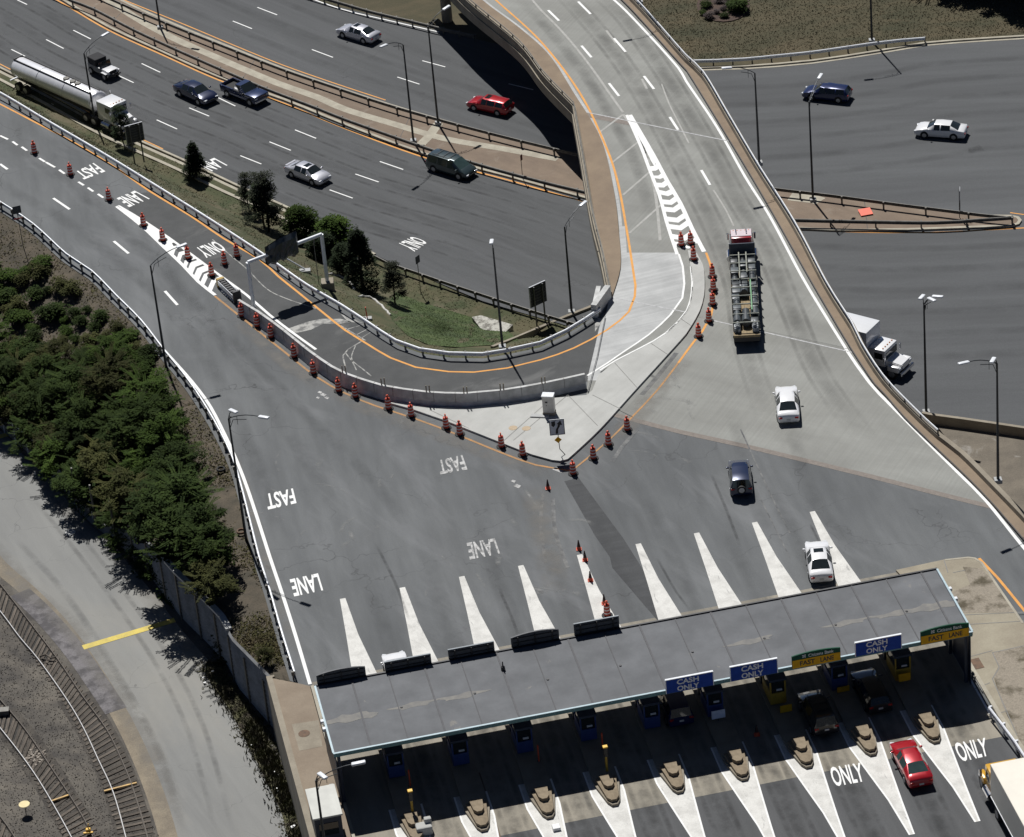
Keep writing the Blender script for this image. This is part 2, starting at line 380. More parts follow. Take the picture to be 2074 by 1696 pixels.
GL_PX = [(-150, 315), (-60, 372), (0, 407), (67.5, 452), (135, 513), (186, 547), (236, 597), (287, 648), (331, 705), (375, 759), (412, 813), (445.5, 870.5), (472.5, 928), (489, 982), (506, 1049), (526.5, 1130), (547, 1193), (570, 1274), (597, 1360)]
GR_PX = [(-150, 118), (-60, 160), (0, 187), (91, 241), (209, 310), (304, 368), (418, 439), (506, 496), (560, 533), (620, 575), (690, 616), (741, 649), (801, 688), (849, 705), (909, 713.5), (977, 715), (1027, 707), (1095, 692), (1146, 668), (1179, 648), (1216, 624)]
BAR_PX = [(1160, -110), (1230, -60), (1291, 0), (1331, 44), (1390, 111), (1425, 145), (1475, 229), (1536, 332), (1610, 449), (1674, 570), (1725, 651), (1745, 692), (1789, 759), (1846.5, 820), (1900, 870.5), (1948, 907.6), (2012, 972), (2074, 1036), (2180, 1150)]
PAR_PX = [(840, -110), (900, -50), (950, 0), (1047.7, 81), (1098, 145), (1159, 207.6)]
PAR2_PX = [(1159, 207.6), (1176, 304), (1196, 422), (1216.5, 506), (1232, 585)]
gl = setz(L_(GL_PX, .75), 0); gr = setz(L_(GR_PX, .75), 0)
bar = setz(L_(BAR_PX, .95), 0); par = setz(L_(PAR_PX, .9), 0); par2 = setz(L_(PAR2_PX, .9), 0)
glE = offset(gl, -.45); grE = offset(gr, .35)

ground = MB().poly([(-1500, -900, -7), (1500, -900, -7), (1500, 2200, -7), (-1500, 2200, -7)]).build('ground', grass_dry); tag(ground, kind='structure')
# highway -----------------------------------------------------------
HN = [(-260, -160), (300, -77), (690, 15), (889, 62), (1150, 118), (1411, 140), (1509, 137), (1644, 126), (1779, 106), (1873, 90), (2074, 76), (2350, 62)]
HS = [(-260, 10), (-150, 72), (0, 138), (135, 209), (233, 263), (375, 327), (483, 378), (594, 427), (680, 474), (757, 516), (893, 575), (977, 610), (1132, 655), (1300, 706), (1600, 795), (1883, 846), (1948, 857), (2074, 881), (2350, 930)]
hn = L_(HN, HZ, 3); hs = L_(HS, HZ, 3)
lft = 0
for i, p in enumerate(hn):
    lft = i
    if p.x > 18: break
lsp = 0
for i, p in enumerate(hs):
    lsp = i
    if p.x > 18: break
highway = MB().poly(hn[:lft+1] + hs[:lsp+1][::-1]).build('highway', asph_hw); tag(highway, kind='structure')
hwr = MB().poly(hn[lft:] + hs[lsp:][::-1]).build('highway_exit', asph_hr); tag(hwr, kind='structure')
# shoulder kerb strips along the south side of the highway
ks = L_([(-200, 45), (0, 141), (135, 212), (233, 266), (375, 330), (483, 381), (594, 430), (680, 477), (757, 519)], HZ+.0, 2)
m = MB(); sweep(m, ks, [(0, 0), (.28, .0), (.28, .16), (0, .18)]); m.strip(ks, .9, HZ+.015, off=-.55); sweep(m, offset(ks, -1.45), [(-.18, -.1), (.18, -.1), (.18, .14), (-.18, .14)])
tag(m.build('kerb', conc_kerb), kind='structure')
# median
MN = [(60, -100), (150, -50), (262, 8), (371, 56), (469, 96), (570, 137), (675, 174), (781, 209), (892, 242), (1014, 275), (1112, 299), (1300, 340), (1450, 362), (1568, 382), (1678, 396), (1829, 417), (1981, 436), (2050, 437)]
MS = [(2049, 457), (1914, 462), (1757, 466), (1613, 462), (1450, 445), (1300, 425), (1189, 401), (1027, 356), (859, 311), (700, 252), (574, 201), (442, 155), (330, 105), (219, 54), (135, 4), (20, -70)]
mn = L_(MN, HZ+.15, 3); ms = L_(MS, HZ+.15, 3); tipm = [P(2062, 440, HZ+.15), P(2067, 446, HZ+.15), P(2062, 453, HZ+.15)]
mo = mn + tipm + ms
med = MB().prism(mo, HZ, HZ+.15).build('median', brown); tag(med, kind='structure')
m = MB(); sweep(m, mo, [(-.20, -.15), (.12, -.15), (.12, .012), (-.20, .012)], caps=False)
tag(m.build('median_kerb', conc_kerb, parent=med), kind='structure')
m = MB(); m.strip(L_([(175, -30), (262, 28), (340, 72), (442, 118), (560, 168), (640, 196), (700, 222), (800, 252), (900, 281), (1010, 300), (1130, 322)], HZ+.158), .95)
m.strip(L_([(888, 250), (870, 275), (852, 293)], HZ+.16), 1.0); m.strip(L_([(1600, 398), (1650, 404), (1662, 408)], HZ+.16), 1.5)
tag(m.build('paved_strip', conc_kerb, parent=med), kind='structure')
m = MB()
for q in range(0, 18):
    a = mn[min(len(mn)-1, 6+q*6)]; b = min(ms, key=lambda p: (p-a-Vector((-1.5, -4, 0))).length); m.strip([Vector((a.x, a.y, HZ+.156)), Vector((b.x, b.y, HZ+.156))], .05)
tag(m.build('paving_joint', black, parent=med), kind='structure')
# far field north of the highway
fld = MB().poly([P(x, y, HZ-.03) for x, y in [(-900, -900), (3200, -900), (3200, 90)]] + [p + Vector((0, -1.2, -.04)) for p in L_([(x, y-2) for x, y in HN], HZ, 6)][::-1]).build('grass_field', field); tag(fld, kind='structure')
m = MB(); kn = [p for p in hn if p.x > 14]; sweep(m, kn, [(-.05, 0), (.25, 0), (.25, .16), (-.05, .16)]); m.strip(kn, .35, HZ+.02, off=-.25)
tag(m.build('kerb', conc_kerb), kind='structure')
drt = MB().poly(PL([(1700, 800), (1880, 843), (1948, 856), (2074, 880), (2500, 960), (2600, 1600), (1800, 1300)], HZ-.02)).build('dirt_ground', dirt); tag(drt, kind='structure')
blot_mat(dirt, (.31, .29, .26), .3, .6, .68, (1, 1, 1), 0, .8)

# upper level: plaza and ramps on their fill -------------------------
ab0, ab1 = P(1234, 606, 0), P(1752, 712, 0)
def upto(line, p):  # part of a line nearest index
    i = min(range(len(line)), key=lambda k: (line[k]-p).length); return i
ib = upto(bar, ab1); 
outline = grE + [P(1226, 632, 0), ab0, ab1] + offset(bar, .35)[ib+1:] + [AB(100, -205), AB(100, -150), AB(15.75, -150), AB(15.75, -205.6)] + glE[::-1]
plaza = MB().prism(outline, -7, 0, 0, 1).build('plaza_road', [asph_pz, conc_old]); tag(plaza, kind='structure')
Z1 = .006
# patched asphalt ramp (darker)
rp_t = L_([(260, 392), (304, 390), (418, 458), (506, 515), (560, 552), (620, 594), (690, 634), (741, 668), (801, 706), (849, 723), (909, 731), (977, 732), (1027, 724), (1095, 708), (1146, 686), (1179, 664), (1217, 640)], Z1)
rp_b = L_([(1190, 773), (1100, 788), (1017, 803), (943, 812), (865, 809), (790, 796), (734, 780), (672, 757), (624, 724), (574, 683), (523, 646), (470, 605), (420, 558), (372, 520), (318, 474), (262, 440)], Z1)
ramp = MB().poly(rp_t + rp_b).build('ramp_road', asph_pt); tag(ramp, kind='structure')
# concrete approach slab on the fill
def barcut(x): return None
cs = [P(1234, 606, Z1), P(1752, 712, Z1)] + setz(bar[ib+1:], Z1)
icut = upto(bar, P(2040, 1000, 0)); cs = [P(1234, 606, Z1), P(1750, 712, Z1)] + setz(offset(bar, -.2)[ib+1:icut], Z1) + PL([(2002, 1028), (1900, 1002), (1779, 969), (1644, 936), (1502, 902), (1374, 874), (1240, 839), (1186, 822), (1190, 773), (1217, 652), (1228, 634)], Z1)
appr = MB().poly(cs).build('concrete_approach', conc_br); tag(appr, kind='structure')
m = MB(); m.strip(L_([(1236, 838), (1374, 874), (1502, 902), (1644, 936), (1779, 969), (1900, 1000), (2030, 1032)], .010), .55); tag(m.build('joint_strip', mat('joint_concrete', (.23, .20, .175), .9, grain=.15), parent=appr), kind='structure')
m = MB(); m.strip(L_([(1190, 771), (1217, 652), (1228, 634)], .011), 1.1, off=-.55); m.strip(L_([(1224, 624), (1245, 570), (1250, 520), (1246, 460)], .011), .5, off=-.6)
tag(m.build('new_slab_strip', conc_new, parent=appr), kind='structure')
# new light concrete on the ramp side of the approach
ns = MB().poly(PL([(1234, 604), (1256, 540), (1256, 512), (1372, 512), (1388, 560), (1383, 606), (1358, 640), (1314, 680), (1264, 714), (1230, 738), (1190, 766), (1217, 652), (1228, 634)], .009)).build('new_concrete_ramp', conc_new, parent=appr); tag(ns, kind='structure')

# bridge -------------------------------------------------------------
ia = 0
deck = par + par2[1:] + [ab0 + Vector((-.3, 0, 0)), ab0, ab1] + offset(bar, .3)[:ib+1][::-1]
bridge = thing('overpass_bridge', 'grey concrete overpass bridge curving over the highway towards the toll plaza', 'bridge', P(1250, 350, 0))
bo = bridge.location
m = MB(bo); m.prism([(p.x, p.y) for p in deck], -.35, .004); m.build('deck', conc_br, bridge)
m = MB(bo)
for off_ in (.75, 3.6, 6.5, 9.4):
    for ln in (par, par2): m = MB(bo); sweep(m, setz(offset(ln, off_), 0), [(-.35, -1.75), (.35, -1.75), (.35, -.352), (-.35, -.352)]); m.build('girder', conc_old, bridge)
def posts(name, pts, dims, zc, mtl, parent, org=(0, 0, 0), extra=None):
    """equal posts at pts: one mesh, one object per post, each turned along the line"""
    me = None; org = Vector(org)
    for i, p in enumerate(pts):
        t = pts[min(i+1, len(pts)-1)] - pts[max(i-1, 0)]; a = atan2(t.y, t.x)
        if me is None:
            b = MB(); b.box((0, 0, zc), dims)
            if extra: extra(b)
            o = b.build(name, mtl, parent); me = o.data
        else: o = bpy.data.objects.new(name, me); C.objects.link(o); o.parent = parent
        o.location = p - org; o.rotation_euler = (0, 0, a)
par_all = par + par2[1:]
for nm, ln in (('parapet', par), ('parapet', par2)):
    m = MB(bo); sweep(m, ln, [(-.12, -1.35), (.28, -1.35), (.28, .55), (-.02, .55), (-.02, -.3), (-.12, -.32)]); o = m.build(nm, conc_old, bridge)
    m = MB(bo); m.tube([p + Vector((0, 0, .9)) for p in offset(ln, .12)], .055, 6); rr = m.build('rail', galv_d, o)
    posts('rail_post', offset(resample(ln, max(3, int(len(ln)*1.5/2.4))), .12), (.1, .1, .36), .72, galv_d, o, bo)
m = MB(bo); lb = offset(bar, -.02)
sweep(m, lb, [(.28, -1.2), (.28, .55), (-.12, .55), (-.2, 0), (-.2, -.2), (0, -1.2)]); o = m.build('parapet', conc_old, bridge); 
m = MB(bo); nb = upto(bar, P(1950, 905, 0)); lbr = lb[:nb]
m.tube([p + Vector((0, 0, .95)) for p in lbr], .06, 6); m.tube([p + Vector((0, 0, .74)) for p in lbr], .035, 5); m.build('rail', galv, o)
posts('rail_post', resample(lbr, int(len(lbr)*1.5/2.4)), (.1, .1, .38), .74, galv_d, o, bo)
# brown footways of the bridge
KR = [(1120, -110), (1195, -60), (1260, 0), (1300, 42), (1374, 125), (1390, 142), (1475, 280), (1549.5, 405), (1643, 570), (1684, 640), (1725.7, 709), (1771, 777), (1792.6, 799), (1831, 843.5), (1890, 901), (1964.6, 972), (2022, 1032.5), (2074, 1093), (2190, 1220)]
kr = L_(KR, .18); 
A = resample(setz(kr, .18), 120); B = resample(setz(offset(bar, -.2), .18), 120)
vs = A + B; m = MB(bo); m.add(vs, [(i, i+1, 121+i, 120+i) for i in range(119)]); m.add([a - Vector((0, 0, .18)) for a in A] + A, [(i, i+1, 121+i, 120+i) for i in range(119)])
fw = m.build('footway', side_br, bridge)
m = MB(bo); m.strip(setz(kr, .186), .09); 
m.build('kerb', black, fw)
KLp = [(880, -100), (920, -60), (977, 0), (1050, 55), (1112, 111), (1162.5, 189), (1216.5, 280), (1243.5, 388), (1253.6, 472.5), (1257, 540), (1240, 600)]
kl = L_(KLp, .15); A = resample(setz(offset(par + par2[1:], .28), .15), 80); B = resample(setz(kl, .15), 80)
m = MB(bo); m.add(A+B, [(i, i+1, 81+i, 80+i)[::-1] for i in range(79)]); m.add([a - Vector((0, 0, .15)) for a in B] + B, [(i, i+1, 81+i, 80+i)[::-1] for i in range(79)])
fl = m.build('footway', side_br, bridge)
m = MB(bo); m.strip(setz(offset(kl, .2), .006), .28); m.strip(L_([(1254, 470), (1262, 500), (1256, 545), (1262, 590)], .008), .5); m.build('gutter', conc_new, fl)
for a, b in (((1170, 224), (1486, 288)), ((1430, 646), (1735, 716)), ((1237, 602), (1392, 633))):
    m = MB(bo); m.strip([P(*a, .016), P(*b, .016)], .14); m.build('expansion_joint', mat('joint_steel', (.50, .50, .50), .6, c2=(.3, .3, .3), grain=.2), bridge)
m = MB(bo); m.strip([P(1165, 228, .012), P(1280, 250, .012)], .9); m.build('deck_patch', mat('joint_concrete', (.23, .20, .175)), bridge)
for (x, y) in ((905, 30), (1215, 330), (1300, 355), (1380, 370)):
    q = P(x, y, HZ) if x != 905 else P(906, 42, HZ); m = MB(bo); m.lathe([(.55, HZ-.4), (.55, -1.7)], 16, (q.x, q.y, 0)); m.build('pier', conc_old, bridge)
m = MB(bo); q = P(906, 42, HZ); m.box((q.x+2.2, q.y-.8, -2.0), (8, 1.1, .9), rz=radians(-20)); m.build('pier_cap', conc_old, bridge)

# gore island ---------------------------------------------------------
IO = [(791, 817), (835, 829), (899, 851), (1010.6, 895), (1078, 921), (1118, 932), (1136, 934), (1150, 930), (1162.5, 919), (1216.5, 868), (1280.6, 797), (1348, 723), (1390, 676), (1401, 659), (1417, 630), (1426, 598), (1427, 560), (1423, 535), (1412, 514), (1400, 505), (1393, 508), (1397, 530), (1401, 560), (1401, 590), (1390, 631), (1348, 675), (1297.5, 705), (1247, 731), (1212, 760), (1200, 790), (1189, 800), (1100, 808), (1017, 818), (943, 826), (865, 824), (800, 812)]
isl = MB().prism([P(x, y, .16) for x, y in IO], 0, .16, 0).build('gore_island', [conc_isl]); tag(isl, kind='structure')
m = MB(); ring = [P(x, y, .16) for x, y in IO[:26]]; sweep(m, smooth_line(ring, 1), [(.0, -.155), (.14, -.155), (.14, .012), (0, .012)]); tag(m.build('kerb', conc_isl, isl), kind='structure')
m = MB()
for a, b in (((1200, 800), (1280, 840)), ((1210, 862), (1150, 800)), ((1020, 893), (1100, 822)), ((950, 868), (870, 830)), ((1150, 800), (1040, 892)), ((1290, 785), (1245, 735)), ((1352, 718), (1318, 695)), ((1400, 660), (1378, 645))):
    m.strip([P(*a, .172), P(*b, .172)], .05)
tag(m.build('paving_joint', mat('joint_dark', (.2, .195, .18)), isl), kind='structure')
m = MB(); m.strip([P(1190, 795, .174), P(1210, 720, .174), P(1226, 640, .174)], .06); tag(m.build('paving_joint', black, appr), kind='structure')

# embankment between ramp and highway
NG = 150
topl = resample([Vector((p.x, p.y, -.06)) for p in offset(gr, .30)], NG)
botl = resample([p + Vector((0, 0, .02)) for p in L_([(-190, 55), (0, 148), (135, 219), (233, 273), (375, 337), (483, 388), (594, 437), (680, 480), (757, 518), (893, 577), (977, 612), (1132, 657), (1215, 682)], HZ+.02, 2)], NG)
vs, fs = grid(topl, botl, 10, lambda t: 0 if t < .05 else min(1, ((t-.05)/.72)**1.05), .06)
emb1 = flip_up(MB().add(vs, fs).build('grass_embankment', grass_emb, smooth=60)); tag(emb1, kind='structure')
T1 = ([Vector(v) for v in vs], list(fs))
# yard level -----------------------------------------------------------
FWp = [(-300, 640), (-100, 790), (0, 868), (34, 900), (75, 935), (105, 968), (150, 1020), (190, 1060), (243, 1103), (287, 1145), (320, 1183), (371, 1251), (422, 1301), (466, 1349), (489, 1396), (526, 1440), (566, 1486)]
FWz = [-5, -5, -5, -5, -5, -5, -5, -4.8, -3.6, -2.2, -1.3, -.9, -.8, -.7, -.5, -.2, .05]
fwl = [P(x, y, YZ) for x, y in FWp]
yard = MB().poly([p - Vector((0, 0, .01)) for p in fwl] + [P(600, 1605, YZ-.01), P(655, 1818, YZ-.01), P(720, 2300, YZ-.01), P(-1500, 2300, YZ-.01), P(-1500, 640, YZ-.01)]).build('rail_yard_ground', gravel); tag(yard, kind='structure')
SR = [(-250, 690), (0, 872), (45, 920), (105, 975), (150, 1030), (250, 1130), (320, 1215), (371, 1280), (420, 1335), (450, 1375), (486, 1426), (526.5, 1497), (574, 1598.5), (601, 1696), (650, 1900)]
SLp = [(400, 1900), (348, 1696), (321, 1598.5), (287, 1514), (253, 1450), (202.5, 1369), (145, 1288), (100, 1243), (37, 1193.5), (0, 1143), (-80, 1060), (-250, 930)]
road2 = MB().poly(L_(SR, YZ) + L_(SLp, YZ)).build('service_road', serv); tag(road2, kind='structure')
m = MB(); m.strip(L_([(-60, 1075), (0, 1148), (60, 1200), (130, 1275), (190, 1360), (230, 1425), (265, 1490), (300, 1570), (325, 1640), (342, 1700)], YZ+.006), 1.3); tag(m.build('sandy_verge', mat('sandy_soil', (.26, .22, .16), .95, c2=(.19, .16, .12), scale=.8, grain=.3), road2), kind='structure')
m = MB(); m.strip(L_([(40, 1200), (75, 1232), (115, 1275), (160, 1330), (205, 1395), (235, 1440)], YZ+.012), 1.7); tag(m.build('old_pavement', mat('purple_paving', (.175, .165, .168), .95, c2=(.085, .08, .082), scale=.9, grain=.35, mix=(.42, .58)), road2), kind='structure')
m = MB()
m.strip([P(168, 1311.6, YZ+.018), P(354, 1256, YZ+.018)], .62); m.strip([P(-30, 893, YZ+.018), P(30, 876, YZ+.018)], .6)
tag(m.build('road_markings', yellow_p, road2), kind='structure')
m = MB(); q = P(142, 1078.5, YZ+.02); m.lathe([(.45, 0), (.45, .01)], 20, q); tag(m.build('manhole_cover', conc_new, road2), kind='structure')

zl = [Vector((p.x, p.y, z)) for p, z in zip(fwl, FWz)]
top2 = resample([Vector((p.x, p.y, -.06)) for p in offset(gl, -.40)], NG)
bot2 = resample(smooth_line(zl, 2), NG)
vs2, fs2 = grid(top2, bot2, 12, lambda t: 0 if t < .06 else ((t-.06)/.94)**.95, .10)
vs2_keep, fs2_keep = [Vector(v) for v in vs2], list(fs2)
emb2 = flip_up(MB().add(vs2, fs2).build('wooded_slope', soil_emb, smooth=60)); tag(emb2, kind='structure')
# west footway by the canopy
wl0, wl1, wl2 = P(552, 1374, .15), P(640, 1696, .15), P(700, 1930, .15)
m = MB(); m.prism([wl0, P(603, 1384, .15), AB(15.7, -205.6), AB(15.7, -150), AB(10.5, -150), wl2, wl1], -5, .15); sdw = m.build('footway', mat('plaza_footway', (.26, .21, .155), .9, c2=(.21, .165, .12), scale=.45, grain=.1)); tag(sdw, kind='structure')
m = MB(); pq = [(565, 1445), (650, 1440)]
m.poly([P(591, 1467, .158), P(645, 1459, .158), P(653, 1512, .158), P(606, 1521, .158)]); tag(m.build('paving_slab', conc_old, sdw), kind='structure')
m = MB(); m.lathe([(.42, 0), (.42, .012)], 20, P(616, 1486, .16)); tag(m.build('manhole_cover', rust, sdw), kind='structure')
m = MB(); sweep(m, [AB(15.75, -205.6), AB(15.75, -150)], [(0, 0), (.22, 0), (.22, .17), (0, .17)]); tag(m.build('kerb', conc_kerb, sdw), kind='structure')
# east footways
E1 = [(1833, 1153), (1914, 1133), (1961, 1128), (1976, 1130), (1990, 1139), (2020, 1183), (2074, 1262), (2150, 1380), (2400, 1700)]
ee = [P(x, y, .15) for x, y in E1]
m = MB(); m.prism([AB(61.3, -199.5)] + [AB(60.0, -206.3)] + ee[1:] + [AB(78, -150), AB(61.6, -150), AB(61.5, -180)], 0, .15); esw = m.build('footway', mat('east_footway', (.335, .30, .225), .92, c2=(.27, .235, .175), scale=.5, grain=.12)); tag(esw, kind='structure')
m = MB(); m.poly(PL([(1950, 1148), (1988, 1152), (2020, 1185), (2060, 1240), (1944, 1242), (1926, 1200), (1965, 1184)], .156)); m.poly(PL([(2010, 1322), (2064, 1310), (2200, 1320), (2200, 1640), (2090, 1560), (2060, 1490), (2030, 1430), (2012, 1370), (2022, 1350)], .156)); tag(m.build('bare_patch', mat('worn_turf', (.27, .235, .185), .95, c2=(.09, .075, .048), scale=.55, grain=.35, mix=(.36, .5)), esw), kind='structure')
m = MB()
for a, b in (((1942, 1246), (2074, 1240)), ((1958, 1265), (2074, 1258)), ((1965, 1330), (2010, 1318)), ((2005, 1383), (1975, 1395)), ((2040, 1440), (2000, 1452)), ((1920, 1160), (1912, 1135)), ((1930, 1160), (1955, 1155)), ((2010, 1322), (2074, 1308)), ((2024, 1352), (2010, 1322)), ((2010, 1375), (2024, 1352)), ((2010, 1375), (2060, 1490)), ((1955, 1340), (1990, 1400))):
    m.strip([P(*a, .16), P(*b, .16)], .07)
tag(m.build('paving_joint', mat('joint_dark', (.2, .195, .18)), esw), kind='structure')
m = MB(); m.poly([P(1958, 1338, .165), P(1982, 1332, .165), P(1994, 1352, .165), P(1968, 1358, .165)]); tag(m.build('access_cover', rust, esw), kind='structure')
m = MB(); sweep(m, [AB(61.25, -199), AB(61.45, -187), AB(61.9, -180), AB(62.8, -172)], [(0, 0), (.3, 0), (.3, .2), (0, .2)]); tag(m.build('kerb', conc_kerb, esw), kind='structure')
m = MB(); sweep(m, smooth_line(ee[1:7], 1), [(-.18, -.15), (.0, -.15), (.0, .015), (-.18, .015)]); tag(m.build('kerb', conc_kerb, esw), kind='structure')

# toll slab under the canopy
m = MB(); m.poly([AB(15.9, -206.2, Z1), AB(60.9, -206.2, Z1), AB(61.1, -184.85, Z1), AB(15.9, -184.7, Z1)]); slab = m.build('toll_slab', mat('toll_slab_concrete', (.31, .28, .225), .9, c2=(.23, .21, .17), scale=.5, stretch=(.25, 1, 1), ang=LA, grain=.12)); tag(slab, kind='structure')
blot_mat(MATS['toll_slab_concrete'], (.12, .115, .10), .35, .5, .7, (.12, 1, 1), LA, .7)
m = MB(); m.poly([AB(23.9, -192, .011), AB(25.55, -192, .011), AB(25.5, -176, .011), AB(23.9, -176, .011)]); tag(m.build('brown_patch', mat('brown_concrete', (.17, .12, .085), .95, c2=(.12, .085, .06), scale=1.5, grain=.25), slab), kind='structure')
m = MB(); m.poly([AB(15.9, -184.7, .004), AB(61.1, -184.85, .004), AB(64, -150, .004), AB(15.9, -150, .004)]); sp = m.build('toll_approach_road', mat('toll_asphalt', (.088, .090, .092), .88, c2=(.066, .068, .070), scale=.3, stretch=(.2, 1, 1), ang=LA, grain=.16, fine=(1.1, (.12, 1, 1), .12))); tag(sp, kind='structure')
m = MB(); m.poly(PL([(1143, 975), (1172, 968), (1225, 1040), (1262, 1090), (1300, 1150), (1335, 1215), (1350, 1260), (1336, 1262), (1240, 1150), (1235, 1128), (1205, 1085)], .008)); tag(m.build('trench_patch', asph_cut, plaza), kind='structure')

# bvh of the sloping ground for standing things on it
allv = list(vs) + [Vector(v) for v in vs2]; k = len(vs)
for P4 in ([(-900, 0, -5.01), (-8, 0, -5.01), (-8, 262, -5.01), (-900, 262, -5.01)], [(-900, 240, HZ), (600, 240, HZ), (600, 900, HZ), (-900, 900, HZ)]): pass
bvh = BVHTree.FromPolygons([tuple(v) for v in allv], list(fs) + [tuple(i+k for i in f) for f in fs2])
def G(x, y, z=HZ):
    h = bvh.ray_cast(CP, ray(x, y))
    return h[0].copy() if h[0] is not None else P(x, y, z)

# ================================================================== ROAD MARKINGS
def Q(b, px, z): b.poly([P(x, y, z) for x, y in px])
def dash(b, a, c, z, w=.13): b.strip([P(*a, z), P(*c, z)], w)
def z1(x, y): return (x/2.963, y/2.963)
def z2(x, y): return (690+x/2.963, y/2.963)
def z5(x, y): return (1374+x/2.963, 1126+y/2.963)
ZM = .016; HM = HZ+.008
mw = MB()
for a, c in [((35, 0), (54.7, 9.4)), (z1(440, 182), z1(545, 235)), (z1(850, 382), z1(962, 435)), (z1(1305, 585), z1(1412, 637)), (z1(1770, 780), z1(1897, 831)), (z2(235, 970), z2(375, 1018)),
             (z1(277, 238), z1(382, 292)), (z1(712, 455), z1(802, 497)), (z1(1135, 648), z1(1255, 698)), (z1(1617, 852), z1(1745, 903)), (z2(88, 1045), z2(228, 1093)), ((-44, 15), (-8, 33)), ((-120, -26), (-86, -10)),
             (z1(68, 297), z1(150, 338)), (z1(500, 515), z1(615, 568)), (z1(940, 720), z1(1062, 775)), (z1(1442, 935), z1(1568, 985)), (z1(1978, 1140), (714.3, 401.6)),
             (z1(1397, 127), z1(1512, 173)), (z1(1872, 298), z1(1998, 345)), (z2(340, 463), z2(473, 506)), ((318, -18), (352, -4)), (z1(1545, 45), z1(1663, 90)), ((690, 71), (730, 85)), (z2(490, 365), z2(627, 402)), ((1030, 170), (1080, 182)), ((985, 213), (1035, 228))]:
    dash(mw, a, c, HM)
mw.strip(L_([(560, -28), (690, 18), (780, 40), (889, 65)], HM), .16)
mw.strip(L_([(1418, 141), (1509, 139), (1610, 132), (1700, 121), (1779, 108)], HM), .14)
text_on(mw, 'LANE', P(433.7, 320, HM), P(393, 336, HM), P(420, 351, HM), P(461, 335, HM), .02)
text_on(mw, 'ONLY', P(835, 478.6, HM), P(804, 494.4, HM), P(840, 510, HM), P(867, 491, HM), .02)
tag(mw.build('road_markings', white_p, highway), kind='structure')
mo_ = MB()
mo_.strip(L_([(20, -50), (115, 0), (219, 61), (330, 112), (442, 162), (574, 209), (700, 261), (859, 319), (1027.5, 364.5), (1189.5, 410), (1300, 432)], HM), .2)
mo_.strip(L_([(170, -35), (246, -2), (330, 32), (405, 63), (469, 90), (570, 131), (675, 168), (781, 203)], HM), .14)
mo_.strip(L_([(-200, 33), (0, 130), (135, 202), (233, 256), (330, 302)], HM), .14)
tag(mo_.build('road_markings', orange_p, highway), kind='structure')
mo_ = MB(); mo_.strip(L_([(1540, 458), (1620, 466), (1757, 471), (1880, 471), (1980, 467), (2090, 461)], HM), .17); mo_.strip(L_([(2046, 431), (2090, 437)], HM), .14); tag(mo_.build('road_markings', orange_p, hwr), kind='structure')

w = MB()   # upper level white
w.strip(L_([(1085, -110), (1160, -60), (1243.5, 0), (1314, 71), (1374, 138), (1390, 165), (1451.6, 256.5), (1509, 358), (1559.6, 439), (1624, 560), (1673.8, 643), (1713, 706)], ZM), .24)
w.strip(L_([(1713, 707), (1736, 741), (1760.7, 775), (1780, 797), (1813, 830), (1880, 897.5), (1948, 965), (1998, 1015.6), (2074, 1110), (2150, 1200)], ZM), .27)
w.strip(L_([(1375, 515), (1383, 540), (1386, 575), (1382, 604), (1358, 637.6), (1314, 678), (1264, 712), (1230, 735.5), (1189.5, 761)], ZM), .17)
w.strip(L_([(1399, 540), (1402, 570), (1401, 590), (1391, 629), (1349, 674), (1298, 704), (1247, 730), (1215, 750)], .172), .15)
for a, c in [(z2(1245, 62), z2(1310, 125)), (z2(1445, 275), z2(1505, 345)), (z2(1610, 500), z2(1670, 577)), (z2(1425, 10), z2(1500, 85)), (z2(1640, 230), z2(1710, 312)), (z2(1820, 457), z2(1880, 535)), (z2(1975, 703), z2(2025, 780)), ((1420.4, 344.7), (1438, 374.8)), ((1108, -40), (1130, -18)),
             (z1(0, 985), z1(45, 1017)), (z1(320, 1190), z1(418, 1257)), (z1(683, 1448), z1(772, 1522)), ((334, 589.7), (359.5, 618))]:
    dash(w, a, c, ZM, .24)
for a, c in [((0, 815), (48, 837)), ((75, 850), (105, 872)), ((130, 882), (162, 905)), ((235, 950), (270, 972)), ((275, 974), (330, 1005)), ((355, 1020), (388, 1043)), ((470, 1092), (503, 1113)), ((527, 1127), (560, 1150)), ((587, 1165), (620, 1187)), ((-60, 790), (-20, 806))]: dash(w, z1(*a), z1(*c), ZM, .22)
# edge line left
w.strip(L_([(331, 708), (388, 772), (425, 822), (457, 884), (482.6, 941), (503, 995), (526.5, 1066), (547, 1130), (574, 1210), (600, 1292), (628, 1386)], ZM), .26)
# bridge gore with chevrons
gl_ = [(1272, 233), (1300, 296), (1318, 344), (1338, 396), (1352, 448), (1362, 480), (1374, 515)]
gr_ = [(1276, 233), (1322, 312), (1352, 368), (1378, 412), (1402, 464), (1426, 510)]
w.strip(L_(gl_, ZM), .30, off=-.1); w.strip(L_(gr_, ZM), .38, off=.0)
Q(w, [(1270, 234), (1277, 233), (1290, 256), (1322, 312), (1327, 330), (1330, 345), (1318, 325), (1306, 300)], ZM-.002)
GLw = resample(L_(gl_, ZM-.003), 60); GRw = resample(L_(gr_, ZM-.003), 60)
t0 = .40
for i in range(10):
    f = t0 + i*.0585; a0 = GLw[int(f*59)]; a1 = GLw[min(59, int((f+.031)*59))]; b0 = GRw[int((f-.015)*59)]; b1 = GRw[int((f+.018)*59)]
    d = (GLw[40]-GLw[30]).normalized()*.75*(.3+i*.09)
    c0 = (a0+b0)/2 + d; c1 = (a1+b1)/2 + d
    w.add([a0, c0, c1, a1], [(0, 1, 2, 3)]); w.add([c0, b0, b1, c1], [(0, 1, 2, 3)])
